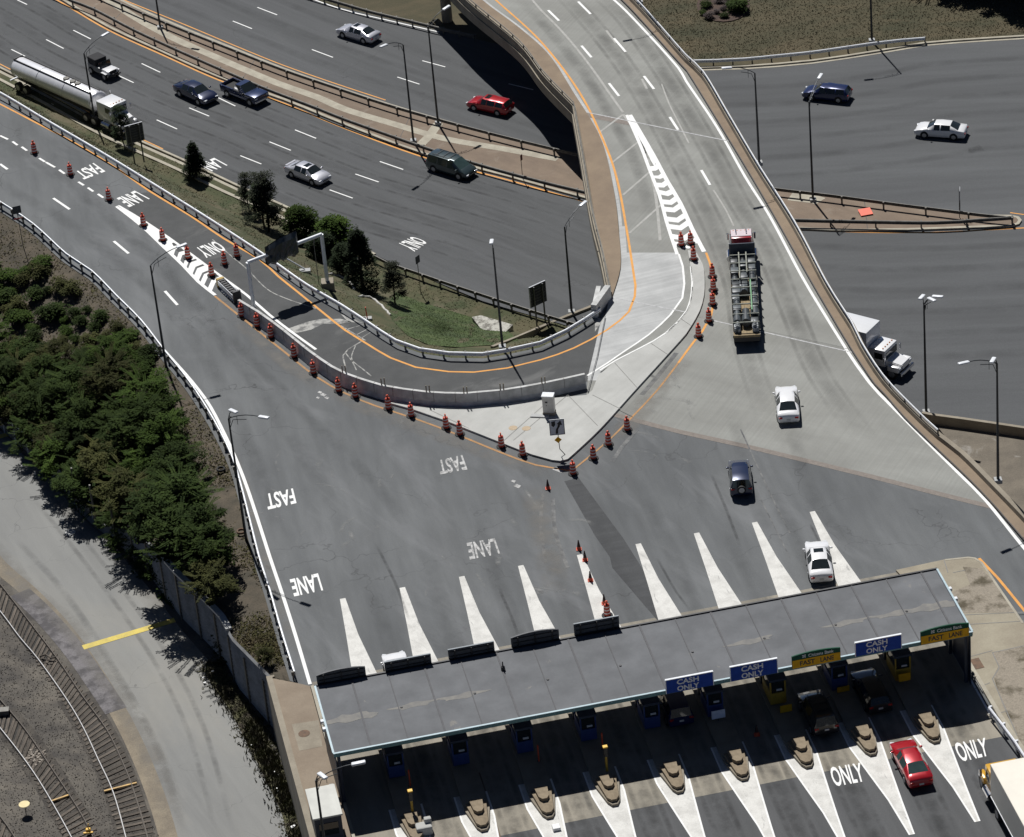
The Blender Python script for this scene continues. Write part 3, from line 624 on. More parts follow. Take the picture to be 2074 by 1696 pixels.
# ramp gore with chevrons
hl_ = [(236, 418), (287, 458), (331, 500), (371, 538), (402, 571), (436, 598)]
hr_ = [(240, 417), (292, 448), (341, 481), (375, 506), (422, 541), (462, 570), (500, 598), (546, 638), (590, 672), (640, 708)]
w.strip(L_(hl_, ZM), .30); w.strip(L_(hr_, ZM), .24)
Q(w, [(234, 419), (240, 416), (292, 447), (341, 480), (352, 500), (345, 512), (331, 501), (287, 459)], ZM-.002)
HLw = resample(L_(hl_, ZM-.003), 60); HRw = resample(L_(hr_[:6], ZM-.003), 60)
for i in range(8):
    f = .48 + i*.066; a0 = HLw[min(59, int(f*59))]; a1 = HLw[min(59, int((f+.038)*59))]; b0 = HRw[min(59, int(f*59))]; b1 = HRw[min(59, int((f+.038)*59))]
    d = (HLw[50]-HLw[40]).normalized()*-.55
    c0 = (a0+b0)/2 + d; c1 = (a1+b1)/2 + d
    w.add([a0, c0, c1, a1], [(0, 1, 2, 3)]); w.add([c0, b0, b1, c1], [(0, 1, 2, 3)])
w.strip(L_([(448, 588), (478, 612)], ZM), .3)
for T, q in [('FAST', [(189, 330), (151, 349), (170.4, 364), (214, 347.6)]), ('LANE', [(272.7, 386.4), (236, 402), (261.6, 420), (303.7, 403)]), ('ONLY', [(435, 487.7), (394, 503), (418.5, 523), (460.7, 506)])]:
    text_on(w, T, *[P(x, y, ZM) for x, y in q], .02)
flip_up(tag(w.build('road_markings', white_p, plaza), kind='structure'))
w = MB()   # worn white on the plaza
for T, q in [('FAST', [(593, 989), (536.6, 1001), (543, 1033), (600.7, 1019.7)]), ('LANE', [(644, 1161.4), (586.6, 1174), (595.7, 1208.7), (654.7, 1196)])]:
    text_on(w, T, *[P(x, y, ZM) for x, y in q], .025)
flip_up(tag(w.build('road_markings', white_p, plaza), kind='structure'))
wo = mat('half_gone_paint', (.50, .495, .48), .8, c2=(.20, .20, .195), scale=2.5, grain=.1, mix=(.36, .56))
w = MB()
for T, q in [('FAST', [(936, 921), (886, 933), (892, 961.6), (947, 951.5)]), ('LANE', [(1002, 1090.5), (945, 1100), (951.5, 1134), (1013, 1122)])]:
    text_on(w, T, *[P(x, y, ZM) for x, y in q], .025)
for x, y, r in ((655, 800, .25), (648, 795, .18), (662, 806, .2), (644, 806, .15), (1127, 951, .3), (1135, 955, .2), (1040, 975, .2), (1048, 985, .3)): Q(w, [(x-r*28, y), (x-r*6, y-r*16), (x+r*25, y-r*4), (x+r*9, y+r*15)], ZM)
flip_up(tag(w.build('road_markings', wo, plaza), kind='structure'))
w = MB()
tips = [19.83+4.565*k for k in range(9)]
for k, a in enumerate(tips):      # tapered gores north of the islands
    b0 = -216.0; L0 = [(a-.22, b0), (a-.55, -211), (a-.95, -205.6), (a-1.1, -199)]; R0 = [(a+.20, b0), (a+.35, -211), (a+.85, -205.6), (a+1.1, -199)]
    pl = [AB(u, v, ZM) for u, v in L0] + [AB(u, v, ZM) for u, v in R0[::-1]]; w.poly(pl)
for k, a in enumerate(tips):      # gores south of the islands
    L0 = [(a-1.05, -189.8), (a-1.05, -187.0), (a-.6, -183.5), (a-.2, -180.5), (a+.05, -176.5)]; R0 = [(a+1.1, -189.8), (a+1.1, -187.0), (a+.75, -183), (a+.5, -180), (a+.25, -176.5)]
    w.poly([AB(u, v, ZM) for u, v in L0] + [AB(u, v, ZM) for u, v in R0[::-1]])
flip_up(tag(w.build('road_markings', worn_w, slab), kind='structure'))
w = MB()
for k, a in enumerate(tips):
    for L0 in ([(a-1.1, -189.8), (a-1.1, -187.0), (a-.65, -183.5), (a-.25, -180.5), (a+.0, -176.5)], [(a+1.15, -189.8), (a+1.15, -187.0), (a+.8, -183), (a+.55, -180), (a+.3, -176.5)]): w.strip([AB(u, v, ZM+.004) for u, v in L0], .12)
for T, q in [('ONLY', [(1691, 1594), (1752.7, 1583), (1742, 1544.5), (1677.7, 1554.6)]), ('ONLY', [(1947.7, 1543.8), (2003.4, 1531), (1995, 1494), (1929, 1505.7)])]: text_on(w, T, *[P(x, y, ZM) for x, y in q], .02)
w.strip([AB(61.0, -199, ZM), AB(61.05, -187.6, ZM)], .15)
flip_up(tag(w.build('road_markings', white_p, slab), kind='structure'))
w = MB()   # orange
w.strip(L_([(-120, 150), (0, 211), (67.5, 246), (152, 290), (236, 341), (304, 388), (388, 439), (452, 482.6), (526.5, 526.5), (563.6, 560), (601, 590), (655, 634), (700, 669.7), (740.6, 695), (791, 725), (842, 744), (909, 753), (960, 754), (1027.5, 745.6), (1095, 729), (1162.5, 705), (1230, 668), (1274, 631), (1285.7, 600.5), (1287, 577), (1285.7, 570)], ZM), .20)
flip_up(tag(w.build('road_markings', orange_p, plaza), kind='structure'))
w = MB()
w.strip(L_([(1285.7, 570), (1270.5, 472.5), (1250, 364.5), (1223, 287), (1172.6, 185.6), (1095, 84), (1004, 0), (940, -60)], ZM), .20)
w.strip(L_([(1983, 1131), (2020, 1170), (2074, 1236), (2150, 1330)], ZM), .22)
w.strip(L_([(1430, 512), (1443, 550), (1447, 590), (1440, 640), (1422, 672), (1404, 694), (1374, 735)], ZM), .2)
flip_up(tag(w.build('road_markings', orange_p, appr), kind='structure'))
w = MB()
w.strip(L_([(435, 600), (470, 628), (520, 668), (575, 712), (640, 763), (700, 797), (760, 822), (840, 848), (920, 878), (1010, 915), (1085, 942), (1155, 954)], ZM), .2)
w.strip(L_([(1374, 735), (1330, 792), (1280, 845), (1235, 890), (1190, 928), (1160, 952)], ZM), .17)
flip_up(tag(w.build('road_markings', worn_o, plaza), kind='structure'))
w = MB()   # ground-off older lines on the deck
for pts, ww in (([(1070, -10), (1095, 20), (1130, 55), (1165, 95), (1200, 140), (1235, 190), (1262, 228)], .22), ([(1262, 232), (1290, 270), (1310, 320), (1325, 380), (1332, 430), (1337, 487)], .25), ([(1270, 232), (1300, 290), (1320, 345)], .2),
                ([(1340, 170), (1355, 210), (1380, 260), (1395, 290)], .14), ([(1445, 385), (1470, 425), (1486, 458)], .14)): w.strip(L_(pts, .012), ww)
for a, c in (((1212, 270), (1262, 232)), ((1238, 331), (1296, 285)), ((1262, 395), (1320, 345)), ((1275, 472), (1345, 410)), ((1300, 160), (1310, 180)), ((1228, 62), (1248, 88))): w.strip([P(*a, .0125), P(*c, .0125)], .22)
flip_up(tag(w.build('road_markings', old_p, appr), kind='structure'))
w = MB()   # pale crack lines and spilled cement on the ramp
for pts, ww in (([(430, 485), (470, 520), (500, 545), (540, 585), (580, 605), (640, 625)], .10), ([(735, 690), (705, 708), (695, 720), (700, 745)], .12), ([(720, 700), (712, 725), (722, 750)], .09), ([(700, 715), (712, 730), (735, 748), (752, 762)], .1), ([(690, 660), (740, 690)], .15),
                ([(745, 655), (700, 668)], .08), ([(742, 668), (715, 682)], .08), ([(752, 672), (725, 690)], .06), ([(560, 545), (640, 590)], .07)): w.strip(L_(pts, .013, .5), ww)
Q(w, [(577, 668), (600, 660), (622, 652), (652, 646), (690, 646), (712, 652), (690, 656), (655, 656), (630, 668), (604, 674), (588, 674)], .0125)
Q(w, [(690, 636), (720, 648), (735, 655), (705, 652)], .0125)
for q in ([(1205, 640), (1222, 648), (1205, 672)],): Q(w, q, .0125)
flip_up(tag(w.build('cement_stain', mat('cement_stain', (.38, .375, .35), .9, c2=(.16, .16, .155), scale=1.5, grain=.25, mix=(.4, .55)), ramp), kind='structure'))
w = MB(); 
for pts, ww in (([(1100, 1000), (1095, 1060), (1105, 1140)], .25), ([(1120, 1010), (1125, 1080), (1150, 1150)], .3), ([(1290, 870), (1260, 905), (1240, 935)], .35), ([(1370, 715), (1330, 765), (1300, 800)], .4), ([(1500, 870), (1560, 1000), (1600, 1080)], .12), ([(1540, 1010), (1600, 1130)], .1)): w.strip(L_(pts, .010), ww)
flip_up(tag(w.build('scuff_marks', mat('scuffed_asphalt', (.19, .19, .185), .9, c2=(.10, .103, .105), scale=1.2, grain=.2, mix=(.4, .62)), plaza), kind='structure'))

# ================================================================== GUARD RAILS, BARRIERS, WALLS
def guard_rail(px, label, zb=0.0, zt=.75, sp=1.9, side=1, pts=None, mtl=None, group=None, both=False, kind='guard rail'):
    """px: top edge of the beam; side: +1 posts to the left of travel"""
    ln = pts if pts is not None else setz(L_(px, zb+zt), zb)
    mtl = mtl or galv
    t = thing('guard_rail', label, kind, ln[0], group=group); o = ln[0]
    s = -side
    prof = [(0, .42), (s*.05, .47), (s*.05, .53), (0, .58), (s*.05, .64), (s*.05, .71), (0, .76), (-s*.09, .76), (-s*.09, .73), (s*.0, .70), (s*.015, .64), (-s*.03, .58), (s*.0, .52), (-s*.03, .42)]
    m = MB(o); sweep(m, ln, prof); b = m.build('beam', mtl, t)
    if both: m = MB(o); sweep(m, offset(ln, side*.32), prof); m.build('beam', mtl, t)
    L = sum((ln[i+1]-ln[i]).length for i in range(len(ln)-1)); n = min(99, int(L/sp)+1)
    posts('post', offset(resample(ln, n), side*.16), (.13, .12, 1.15), .14, mtl if mtl is not galv else galv_d, t, o, extra=lambda b: b.box((0, -side*.0, .60), (.15, .22, .33)))
    return t
guard_rail(GL_PX, 'long steel guard rail between the curving left roadway and the wooded slope', pts=gl, side=-1)
guard_rail(GR_PX, 'bright steel guard rail along the grass side of the curving ramp', pts=gr, side=1)
guard_rail([(20, -55), (90, -25), (145, 0), (189, 17), (270, 59), (354, 98), (449, 140), (540, 179), (645, 219), (700, 241), (859, 297), (970, 332), (1095, 366), (1190, 389), (1300, 418)], 'guard rail on the near edge of the brown median left of the bridge', HZ+.15, sp=3.66, side=1, mtl=galv_d)
guard_rail([(120, -50), (233, 0), (287, 24), (371, 59), (469, 98), (570, 138), (675, 174), (781, 209), (892, 241), (1014, 273), (1112, 297), (1169, 311), (1260, 332)], 'guard rail on the far edge of the brown median left of the bridge', HZ+.15, sp=3.66, side=-1, mtl=galv_d)
guard_rail([(520, -50), (600, -22), (690, 5), (757, 24), (825, 40), (874, 52), (960, 72)], 'guard rail at the far side of the highway left of the bridge pier', HZ, sp=1.9, side=1, mtl=galv_d)
guard_rail([(1405, 122), (1450, 121), (1509, 118), (1580, 111), (1644, 104.5), (1710, 95), (1772, 86), (1825, 80), (1873.5, 76)], 'guard rail in front of the grass field right of the bridge', HZ, sp=1.9, side=1, mtl=galv)
guard_rail([(1540, 374), (1568, 380), (1678, 393), (1829.6, 413), (1981.5, 432), (2051, 439)], 'guard rail on the far side of the pointed median right of the bridge', HZ+.15, sp=3.6, side=-1, mtl=galv_d)
guard_rail([(1590, 444), (1607, 444), (1735, 447), (1894, 449), (1980, 444), (2051, 439)], 'guard rail on the near side of the pointed median right of the bridge', HZ+.15, sp=3.6, side=1, mtl=galv_d)
guard_rail([(759, 517), (784.5, 530), (840, 549), (892.5, 567), (977, 595), (1060, 622), (1134, 645), (1190, 662)], 'dark guard rail below the grass lawn at the highway edge, left of the bridge end', HZ, sp=1.9, side=-1, mtl=galv_d)
guard_rail([(2002, 1432), (2030, 1468), (2056, 1503), (2080, 1540), (2130, 1610)], 'pale steel guard rail beside the rightmost toll lane', .2, sp=1.9, side=1, mtl=mat('white_rail', (.72, .74, .78), .4))

# ramp concrete barrier
BP = [(483, 607), (523, 631), (574, 668), (624, 708.5), (672, 742), (700, 756), (734, 768), (774, 780), (815, 787), (865.5, 793.5), (943, 796), (1017, 789.5), (1102, 775), (1184, 757)]
bl = setz(L_(BP, 1.25), 0); t = thing('concrete_barrier', 'curved pale concrete barrier between the dark ramp and the gore island', 'barrier', bl[0])
m = MB(bl[0]); sweep(m, bl, [(-.32, 0), (.32, 0), (.28, .12), (.14, .4), (.12, 1.25), (-.12, 1.25), (-.14, .4), (-.28, .12)]); m.build('wall', conc_bar, t)
for p in resample(bl[5:], 24):
    pass
rb = resample(bl, 22)
m = MB(bl[0])
for i in range(1, 21):
    p = rb[i]; q = rb[i+1]-rb[i-1]; m.box((p.x, p.y, .63), (.035, .30, 1.262), rz=atan2(q.y, q.x))
tag(m.build('joint', mat('joint_dark', (.2, .195, .18)), t), kind='stuff')
for x, y in ((697, 745), (776, 770), (867, 785), (943, 788), (1017, 781), (1101, 768)):
    p = P(x, y+9, 1.25); m = MB(bl[0]); m.box((p.x-.13, p.y, 1.55), (.10, .05, .62)); m.box((p.x+.13, p.y, 1.55), (.10, .05, .62)); m.build('marker_post', conc_old, t)
m = MB()
m.strip(L_([(488, 622), (540, 668), (600, 712), (650, 748), (700, 773)], .03), .35, off=0)
tag(flip_up(m.build('kerb', conc_isl)), kind='structure')
# inner white kerb line beside the barrier
# crash cushion at its nose
c0 = P(446, 578, 0); c1 = P(481, 612, 0); v = c1-c0; az_ = atan2(v.y, v.x); Lc = v.length
t = thing('crash_cushion', 'low grey crash cushion with yellow nose at the start of the ramp barrier', 'crash cushion', c0, az_)
m = MB()
for k in range(8): m.box((.45+k*(Lc-.5)/8+.05, 0, .42), ((Lc-.5)/8-.12, .52, .72), bev=.04)
tag(m.build('cartridge', black, t), kind='stuff')
m = MB(); m.box((.2, 0, .42), (.4, .72, .8), bev=.08); m.build('nose', yell_b, t)
for s in (-1, 1): m = MB(); m.box((Lc/2+.2, s*.34, .55), (Lc-.5, .05, .45), bev=.015); m.build('side_panel', galv, t)
m = MB(); m.box((Lc+.1, 0, .6), (.25, .7, 1.1), bev=.03); m.build('back_frame', black, t)
m = MB(); m.box((Lc/2, 0, .02), (Lc, .5, .04)); m.build('base_rail', galv, t)

# bridge-end block and wing wall
a0, a1 = P(1231, 578, 1.25), P(1219, 604, 1.25)
ew = thing('end_wall', 'white concrete end block where the ramp guard rail meets the bridge', 'wall', (a0.x, a0.y, 0))
m = MB(ew.location); sweep(m, [Vector((a0.x, a0.y, 0)), Vector((a0.x, a0.y, 0))*.5+Vector((P(1222, 590, 1.25).x, P(1222, 590, 1.25).y, 0))*.5, Vector((P(1202, 618, 1.25).x, P(1202, 618, 1.25).y, 0))], [(-.25, -1.5), (.25, -1.5), (.25, 1.25), (-.25, 1.25)]); m.build('block', conc_bar, ew)
b0_ = P(1202, 618, 1.25); m = MB(ew.location); sweep(m, [Vector((b0_.x, b0_.y, 0)), P(1214, 600, 0)], [(-.2, -.3), (.2, -.3), (.2, 1.0), (-.2, 1.0)]); m.build('return_wall', conc_bar, ew)
wpx = [(1203, 619), (1150, 640), (1090, 665), (1040, 686), (997, 703)]; wz = [0.1, -.6, -1.2, -1.5, -1.6]
wl_ = [G(x, y+3) + Vector((0, 0, .22)) for (x, y), z in zip(wpx, wz)]
wg = thing('wing_wall', 'thin concrete wing wall top running through the grass below the bridge end', 'wall', wl_[0]); m = MB(wl_[0]); sweep(m, smooth_line(wl_, 1.5), [(-.15, -.9), (.15, -.9), (.15, 0), (-.15, 0)]); m.build('wall', conc_old, wg)
# low wall at the right highway edge
lw = setz(L_([(1868, 835), (1883.6, 838.5), (1948, 847), (2010, 856), (2074, 865.5), (2200, 884)], HZ+.85), HZ); t = thing('low_wall', 'low concrete wall between the right highway and the bare dirt', 'wall', lw[0])
m = MB(lw[0]); sweep(m, lw, [(-.25, -.4), (.25, -.4), (.15, .85), (-.15, .85)]); m.build('wall', conc_old, t)

# retaining wall of horizontal planks along the service road
wn = resample(smooth_line(zl[6:], 2), 60)
rw = thing('retaining_wall', 'tall grey retaining wall of horizontal planks below the wooded slope', 'wall', (wn[0].x, wn[0].y, YZ)); m = MB(rw.location)
vs = []; fs = []; rows = 26
for p_i, p in enumerate(wn):
    t = wn[min(p_i+1, 59)] - wn[max(p_i-1, 0)]; n = Vector((-t.y, t.x, 0)).normalized()
    for r in range(rows+1):
        h = YZ + (p.z+.25-YZ)*r/rows; o_ = -.05 if r % 2 == 0 else -.19
        vs.append((p.x + n.x*o_, p.y + n.y*o_, h))
k = rows+1
for i in range(59):
    for r in range(rows): fs.append((i*k+r, (i+1)*k+r, (i+1)*k+r+1, i*k+r+1))
m.add(vs, fs); m.build('plank_panel', mat('weathered_planks', (.29, .295, .295), .9, c2=(.19, .19, .188), scale=1, grain=.2), rw)
posts('post', [Vector((p.x, p.y, YZ)) - n*.0 for p in offset(wn, -.2)[2::5]], (.16, .12, 4.2), 2.1, galv_d, rw, rw.location)
m = MB(rw.location); cap = [Vector((p.x, p.y, p.z+.27)) for p in resample([q for q in wn if q.z > -1.0 and q.z < -.55], 20)]
if len(cap) > 2: sweep(m, cap, [(-.28, -.06), (.2, -.06), (.2, .14), (-.28, .14)]); m.build('cap', conc_new, rw)
# solid concrete wall below the footway
cw = [Vector((q.x, q.y, 0)) for q in (fwl[-1], P(552, 1374, .15), P(640, 1696, .15), P(700, 1930, .15))][1:]
t = thing('concrete_wall', 'tall concrete retaining wall beside the footway left of the toll canopy', 'wall', (cw[0].x, cw[0].y, YZ)); m = MB(t.location)
sweep(m, cw, [(-.45, -5.05), (-.02, -5.05), (-.02, .42), (-.45, .42)]); m.build('wall', conc_old, t)
m = MB(t.location); j0 = wn[-1]; sweep(m, [Vector((j0.x, j0.y, 0)), cw[0]], [(-.2, -5.05), (.2, -5.05), (.2, .25), (-.2, .25)]); m.build('end_wall', conc_old, t)
# chain-link fence
fl_ = [P(x, y, YZ) for x, y in [(-60, 815), (0, 868), (34, 900), (75, 935), (105, 968), (150, 1020), (190, 1060)]]; fl_ = smooth_line(fl_, 1.2)
t = thing('chain_link_fence', 'chain-link fence at the foot of the trees by the service road', 'fence', fl_[0]); o = fl_[0]
m = MB(o); m.tube([p + Vector((0, 0, 2.0)) for p in fl_], .035, 6); m.build('top_rail', galv, t)
pp = resample(fl_, 12); posts('post', pp, (.07, .07, 2.05), 1.0, galv, t, o)
m = MB(o); fr = resample(fl_, 140)
for i in range(0, 134): m.tube([fr[i] + Vector((0, 0, .1)), fr[i+6] + Vector((0, 0, 1.95))], .006, 3); m.tube([fr[i+6] + Vector((0, 0, .1)), fr[i] + Vector((0, 0, 1.95))], .006, 3)
tag(m.build('mesh_wires', galv, t), kind='stuff')

# ================================================================== DRUMS, CONES
def make_drum():
    t = thing('traffic_drum', 'x', 'traffic drum')
    m = MB(); m.lathe([(.42, 0), (.42, .05), (.30, .08)], 18); m.build('base', rubber, t)
    m = MB(); m.lathe([(.255, .06), (.255, .24), (.25, .26), (.25, .36), (.252, .38), (.245, .40), (.24, .52), (.238, .54), (.235, .63), (.238, .65), (.228, .67), (.222, .79), (.222, .81), (.218, .89), (.215, .92), (.19, 1.0), (.15, 1.03), (.0, 1.04)], 18, mis=[0, 0, 1, 0, 0, 0, 0, 1, 0, 0, 0, 0, 1, 0, 0, 0, 0, 0]); m.build('body', [orange, refl], t, smooth=50)
    m = MB(); m.box((0, 0, 1.08), (.14, .08, .12), bev=.015); m.tube([(0, -.05, 1.22), (0, .05, 1.22)], .11, 12); m.build('flasher', cone_o, t)
    return t
DR = [(70, 310, 'orange striped drum, farthest left on the ramp gore line'), (143, 354, 'second drum from the left, beside the small FAST marking'), (221, 405, 'drum just before the tip of the left chevron gore'), (291, 457, 'drum on the narrow start of the left chevron gore'), (330, 487, 'drum beside the left chevron gore, just up-road of the lamp head'), (381, 523, 'drum on the upper chevrons of the left gore'), (429, 558, 'drum on the chevrons right before the yellow nosed crash cushion'), (455, 535, 'drum standing in the dark ramp lane below the ONLY marking'), (480, 519, 'drum beside the orange line right of the ONLY marking'),
      (489.5, 640, 'first drum after the crash cushion on the left road side'), (521, 661, 'drum beside the base of the sign gantry'), (549, 683, 'third drum after the crash cushion'), (596, 723, 'drum by the barrier below the gantry shadow'), (635, 756, 'drum left of the long curve of the barrier wall'), (686, 792, 'drum right above the white paint scraps'), (720, 804, 'drum touching the orange line where the gore island starts'), (787, 828, 'drum at the left pointed end of the gore island'), (833, 843, 'drum where the island kerb meets the barrier shadow'), (904, 867, 'left one of the pair of drums at mid island kerb'), (931.6, 880, 'right one of the pair of drums at mid island kerb'), (1016, 905, 'drum on the island kerb above the FAST marking'), (1059, 922, 'last drum before the island tip on the left side'),
      (1161, 960, 'drum at the very tip of the gore island'), (1202, 929, 'first drum right of the island tip'), (1232.5, 901, 'second drum right of the island tip'), (1270.5, 871, 'third drum right of the island tip, at the concrete joint'), (1415, 682, 'lowest of the drums left of the flatbed truck'), (1436, 651, 'second lowest drum left of the flatbed truck'), (1443.5, 617, 'middle drum left of the flatbed truck'), (1445, 588, 'fourth drum up, left of the flatbed truck'), (1443, 561, 'topmost drum of the row beside the island curve left of the truck'), (1380, 497, 'left drum at the foot of the large chevron gore'), (1399, 494, 'right drum at the foot of the large chevron gore'), (1405, 526, 'drum standing on the rounded head of the island'), (1230, 1247, 'drum half hidden behind the rightmost dark sign back')]
drum0 = make_drum(); rnd = random.Random(5)
for i, (x, y, lb) in enumerate(DR):
    p = P(x, y, .01); 
    if 'rounded head' in lb: p = P(x, y, .165)
    lb = 'orange and white traffic drum, ' + lb if not lb.startswith('orange') else lb
    lb = ' '.join(lb.split()[:16])
    if i == 0: o = drum0; o.location = p; o['label'] = lb; o['group'] = 'traffic drums along the gore'
    else: o = dup(drum0, p, None, lb, 'traffic drums along the gore')
    o.rotation_euler = (0, 0, rnd.uniform(0, 6.28))
def make_cone():
    t = thing('traffic_cone', 'x', 'traffic cone')
    m = MB(); m.box((0, 0, .025), (.42, .42, .05), bev=.02); m.build('base', cone_o, t)
    m = MB(); m.lathe([(.17, .05), (.13, .28), (.10, .45), (.035, .85), (.03, .87)], 14, mis=[1, 0, 0, 0]); m.build('body', [mat('dark_cone', (.05, .02, .018), .6), cone_o], t, smooth=40)
    return t
CN = [(1110, 990, 'slim cone alone left below the gore island tip'), (1172.6, 1113, 'topmost dark cone above the coned off gore'), (1185, 1135, 'dark cone on the tip of the coned off gore'), (1196, 1176, 'dark cone halfway down the coned off gore'), (1224, 1223, 'cone lowest on the gore, just above the drum'), (1533, 1489, 'small red cone in the shade under the canopy, in an empty lane')]
c0_ = make_cone()
for i, (x, y, lb) in enumerate(CN):
    o = c0_ if i == 0 else dup(c0_); o.location = P(x, y, .02); o['label'] = lb; o['group'] = 'traffic cones by the toll lanes'
    if i in (1, 2, 3): pass

# ================================================================== LAMP POSTS
def lamp(base_px, top_px, heads, label, zb=None, g=True, body_h=None):
    b = P(*base_px, zb) if zb is not None else G(*base_px)
    # height that reaches the top pixel
    best = None
    if top_px:
        for k in range(60, 150):
            h = k*.1; v = b + Vector((0, 0, h)) - CP; y = 848 - CAM_F*v.dot(UP)/v.dot(FW)
            if best is None or abs(y-top_px[1]) < best[0]: best = (abs(y-top_px[1]), h)
        H = best[1]
    else: H = body_h
    t = thing('street_lamp', label, 'street lamp', b, group='highway lamp posts')
    m = MB(); m.tube([(0, 0, .1), (0, 0, H)], .115, 10, r2=.07); m.build('pole', blackp, t, smooth=40)
    m = MB(); m.box((0, 0, .07), (.6, .6, .35), bev=.04); m.build('base', conc_new, t)
    for hd in heads:
        if isinstance(hd, tuple) and len(hd) == 2: q = P(hd[0], hd[1], b.z+H+.95) - b; zz = H+.95
        else: q = Vector((hd[0], hd[1], H+.95)); zz = H+.95
        d = Vector((q.x, q.y, 0)); L = d.length; 
        if L > 3.4: d *= 3.4/L; L = 3.4
        q = Vector((d.x, d.y, zz)); dn = d.normalized()
        m = MB(); m.tube([Vector((0, 0, H-.02)) + dn*(L*f) + Vector((0, 0, .95*(1-(1-f)**2.2))) for f in (0, .15, .3, .5, .7, .85)], .035, 6)
        m.tube([Vector((0, 0, H-1.2)) + dn*(L*f) + Vector((0, 0, .9+.95*(f**.6)-.0)) if f > .05 else Vector((0, 0, H-.95)) for f in (0, .12, .3, .5)], .028, 6)
        m.tube([Vector((0, 0, H-.35)) + dn*(L*.24), Vector((0, 0, H+.45)) + dn*(L*.24)], .02, 5); m.build('arm', blackp, t)
        m = MB(); a = atan2(d.y, d.x); m.box(tuple(q), (.95, .34, .17), rz=a, bev=.07, ry=-.1); m.build('lamp_head', lampw, t, smooth=50)
    return t
lamp((193, 251), (170, 108), [(213, 70)], 'lamp post in the grass strip in front of the tanker truck')
lamp((324.7, 57), (315, -2), [(360, -60)], 'lamp post on the median at the top left, its head out of frame', zb=HZ+.15, body_h=10.4)
lamp((887.4, 251.4), (867, 54), [(904, 16)], 'tall lamp post on the far median edge in front of the bridge pier', zb=HZ+.15)
lamp((837.5, 287), (816.6, 91), [(777, 93)], 'lamp post on the near median edge, its head pointing left', zb=HZ+.15)
lamp((1018, 705), (995, 502), [(995.5, 490)], 'lamp post behind the ramp guard rail by the green lawn', zb=-.1)
lamp((1158, 634), (1143.3, 459), [(1181, 413)], 'lamp post at the highway edge beside the bridge end wall', zb=HZ)
lamp((1537.7, 332), (1529, 147), [(1472, 138)], 'lamp post mounted on the right bridge parapet, head pointing left over the deck', zb=.5)
lamp((1646.7, 406.7), (1639.6, 206), [(1661, 155)], 'lamp post on the pointed median right of the bridge', zb=HZ+.15)
lamp((1766, 84), None, [(0, -2.6)], 'lamp post in the field behind the right guard rail', zb=HZ, body_h=12)
lamp((1876, 837), (1871.8, 617), [(1867, 602), (1887, 607), (1899, 601)], 'lamp post with three heads near the low wall on the right', zb=HZ)
lamp((2021.4, 975), (2017, 735), [(1952, 735.5), (2011, 730)], 'lamp post with two heads on the lower right bridge parapet', zb=.4)
lamp((499.6, 1100), (469, 847), [(540, 847), (472.5, 833)], 'lamp post with two heads beside the left guard rail at the trees', zb=-.4)
lamp((337.5, 749), (307.8, 536.6), [(368, 498)], 'lamp post behind the left guard rail, head over the chevron gore', zb=-.4)
lamp((672, 1812), (648, 1581.6), [(726, 1546), (653, 1571.5)], 'lamp post with two heads at the small white roofed booth', zb=.15)
lamp((1296, 6), None, [(-3.0, .3)], 'lamp post on the top part of the right bridge parapet', zb=.5, body_h=9)

# ================================================================== ROAD SIGNS
def board_sign(p0, p1, w, z0, z1, label, n_rib=7, cat='road sign', ang=0):
    p0 = Vector(p0); p1 = p0 + Vector((cos(ang), sin(ang), 0))*.95; c = (p0+p1)/2; v = p1-p0; a = atan2(v.y, v.x); d = Vector((v.x, v.y, 0)).length
    t = thing('road_sign', label, cat, c, a)
    for s, q in ((-1, p0), (1, p1)): m = MB(); m.tube([(s*d/2, 0, q.z-c.z-.1), (s*d/2, 0, z1-c.z-.05)], .075, 8); m.build('post', mat('sign_post', (.13, .135, .14), .5, .5), t)
    zc = (z0+z1)/2 - c.z; m = MB(); m.box((0, .14, zc), (w, .05, z1-z0), bev=.02); bd = m.build('board', sign_bk, t)
    m = MB(); 
    for i in range(n_rib): m.box((0, .095, z0-c.z + (i+.5)*(z1-z0)/n_rib), (w-.08, .05, .05))
    m.build('rib', mat('rib_metal', (.14, .145, .15), .5, .4), bd)
    m = MB(); e = .06
    for zz in (z0, z1): m.box((0, .12, zz-c.z), (w+.04, .12, e))
    for s in (-1, 1): m.box((s*w/2, .12, zc), (e, .12, z1-z0-.06))
    m.build('edge_frame', mat('sign_frame', (.33, .34, .36), .45, .5), bd)
    return t
a, b = G(273, 332), G(292, 321)
board_sign(a, b, 1.75, a.z+2.2, a.z+4.1, 'grey back of a large sign on two posts by the slim tree at the tanker', ang=radians(22))
a, b = G(1087.6, 661), G(1104.4, 654)
board_sign(a, b, 1.75, a.z+2.0, a.z+4.0, 'dark back of a large road sign on two posts, above the green lawn', ang=radians(35))
def small_sign(base, top_px, col, label, w=.6, h=.75, z=None, ang=0, back=None, cat='road sign'):
    b = P(*base, z) if z is not None else G(*base)
    best = None
    for k in range(8, 60):
        hh = k*.1; v = b + Vector((0, 0, hh)) - CP; y = 848 - CAM_F*v.dot(UP)/v.dot(FW)
        if best is None or abs(y-top_px[1]) < best[0]: best = (abs(y-top_px[1]), hh)
    H = best[1]; t = thing('road_sign', label, cat, b, ang)
    m = MB(); m.tube([(0, 0, -.1), (0, 0, H)], .035, 6); m.build('post', galv_d, t)
    m = MB(); m.box((0, -.06, H-h/2+.05), (w, .03, h), bev=.012); m.build('board', col, t)
    return t
sg = small_sign((47, 499.5), (34, 419), sign_bk, 'small dark sign with red edge behind the far left guard rail', .75, .75, ang=.3)
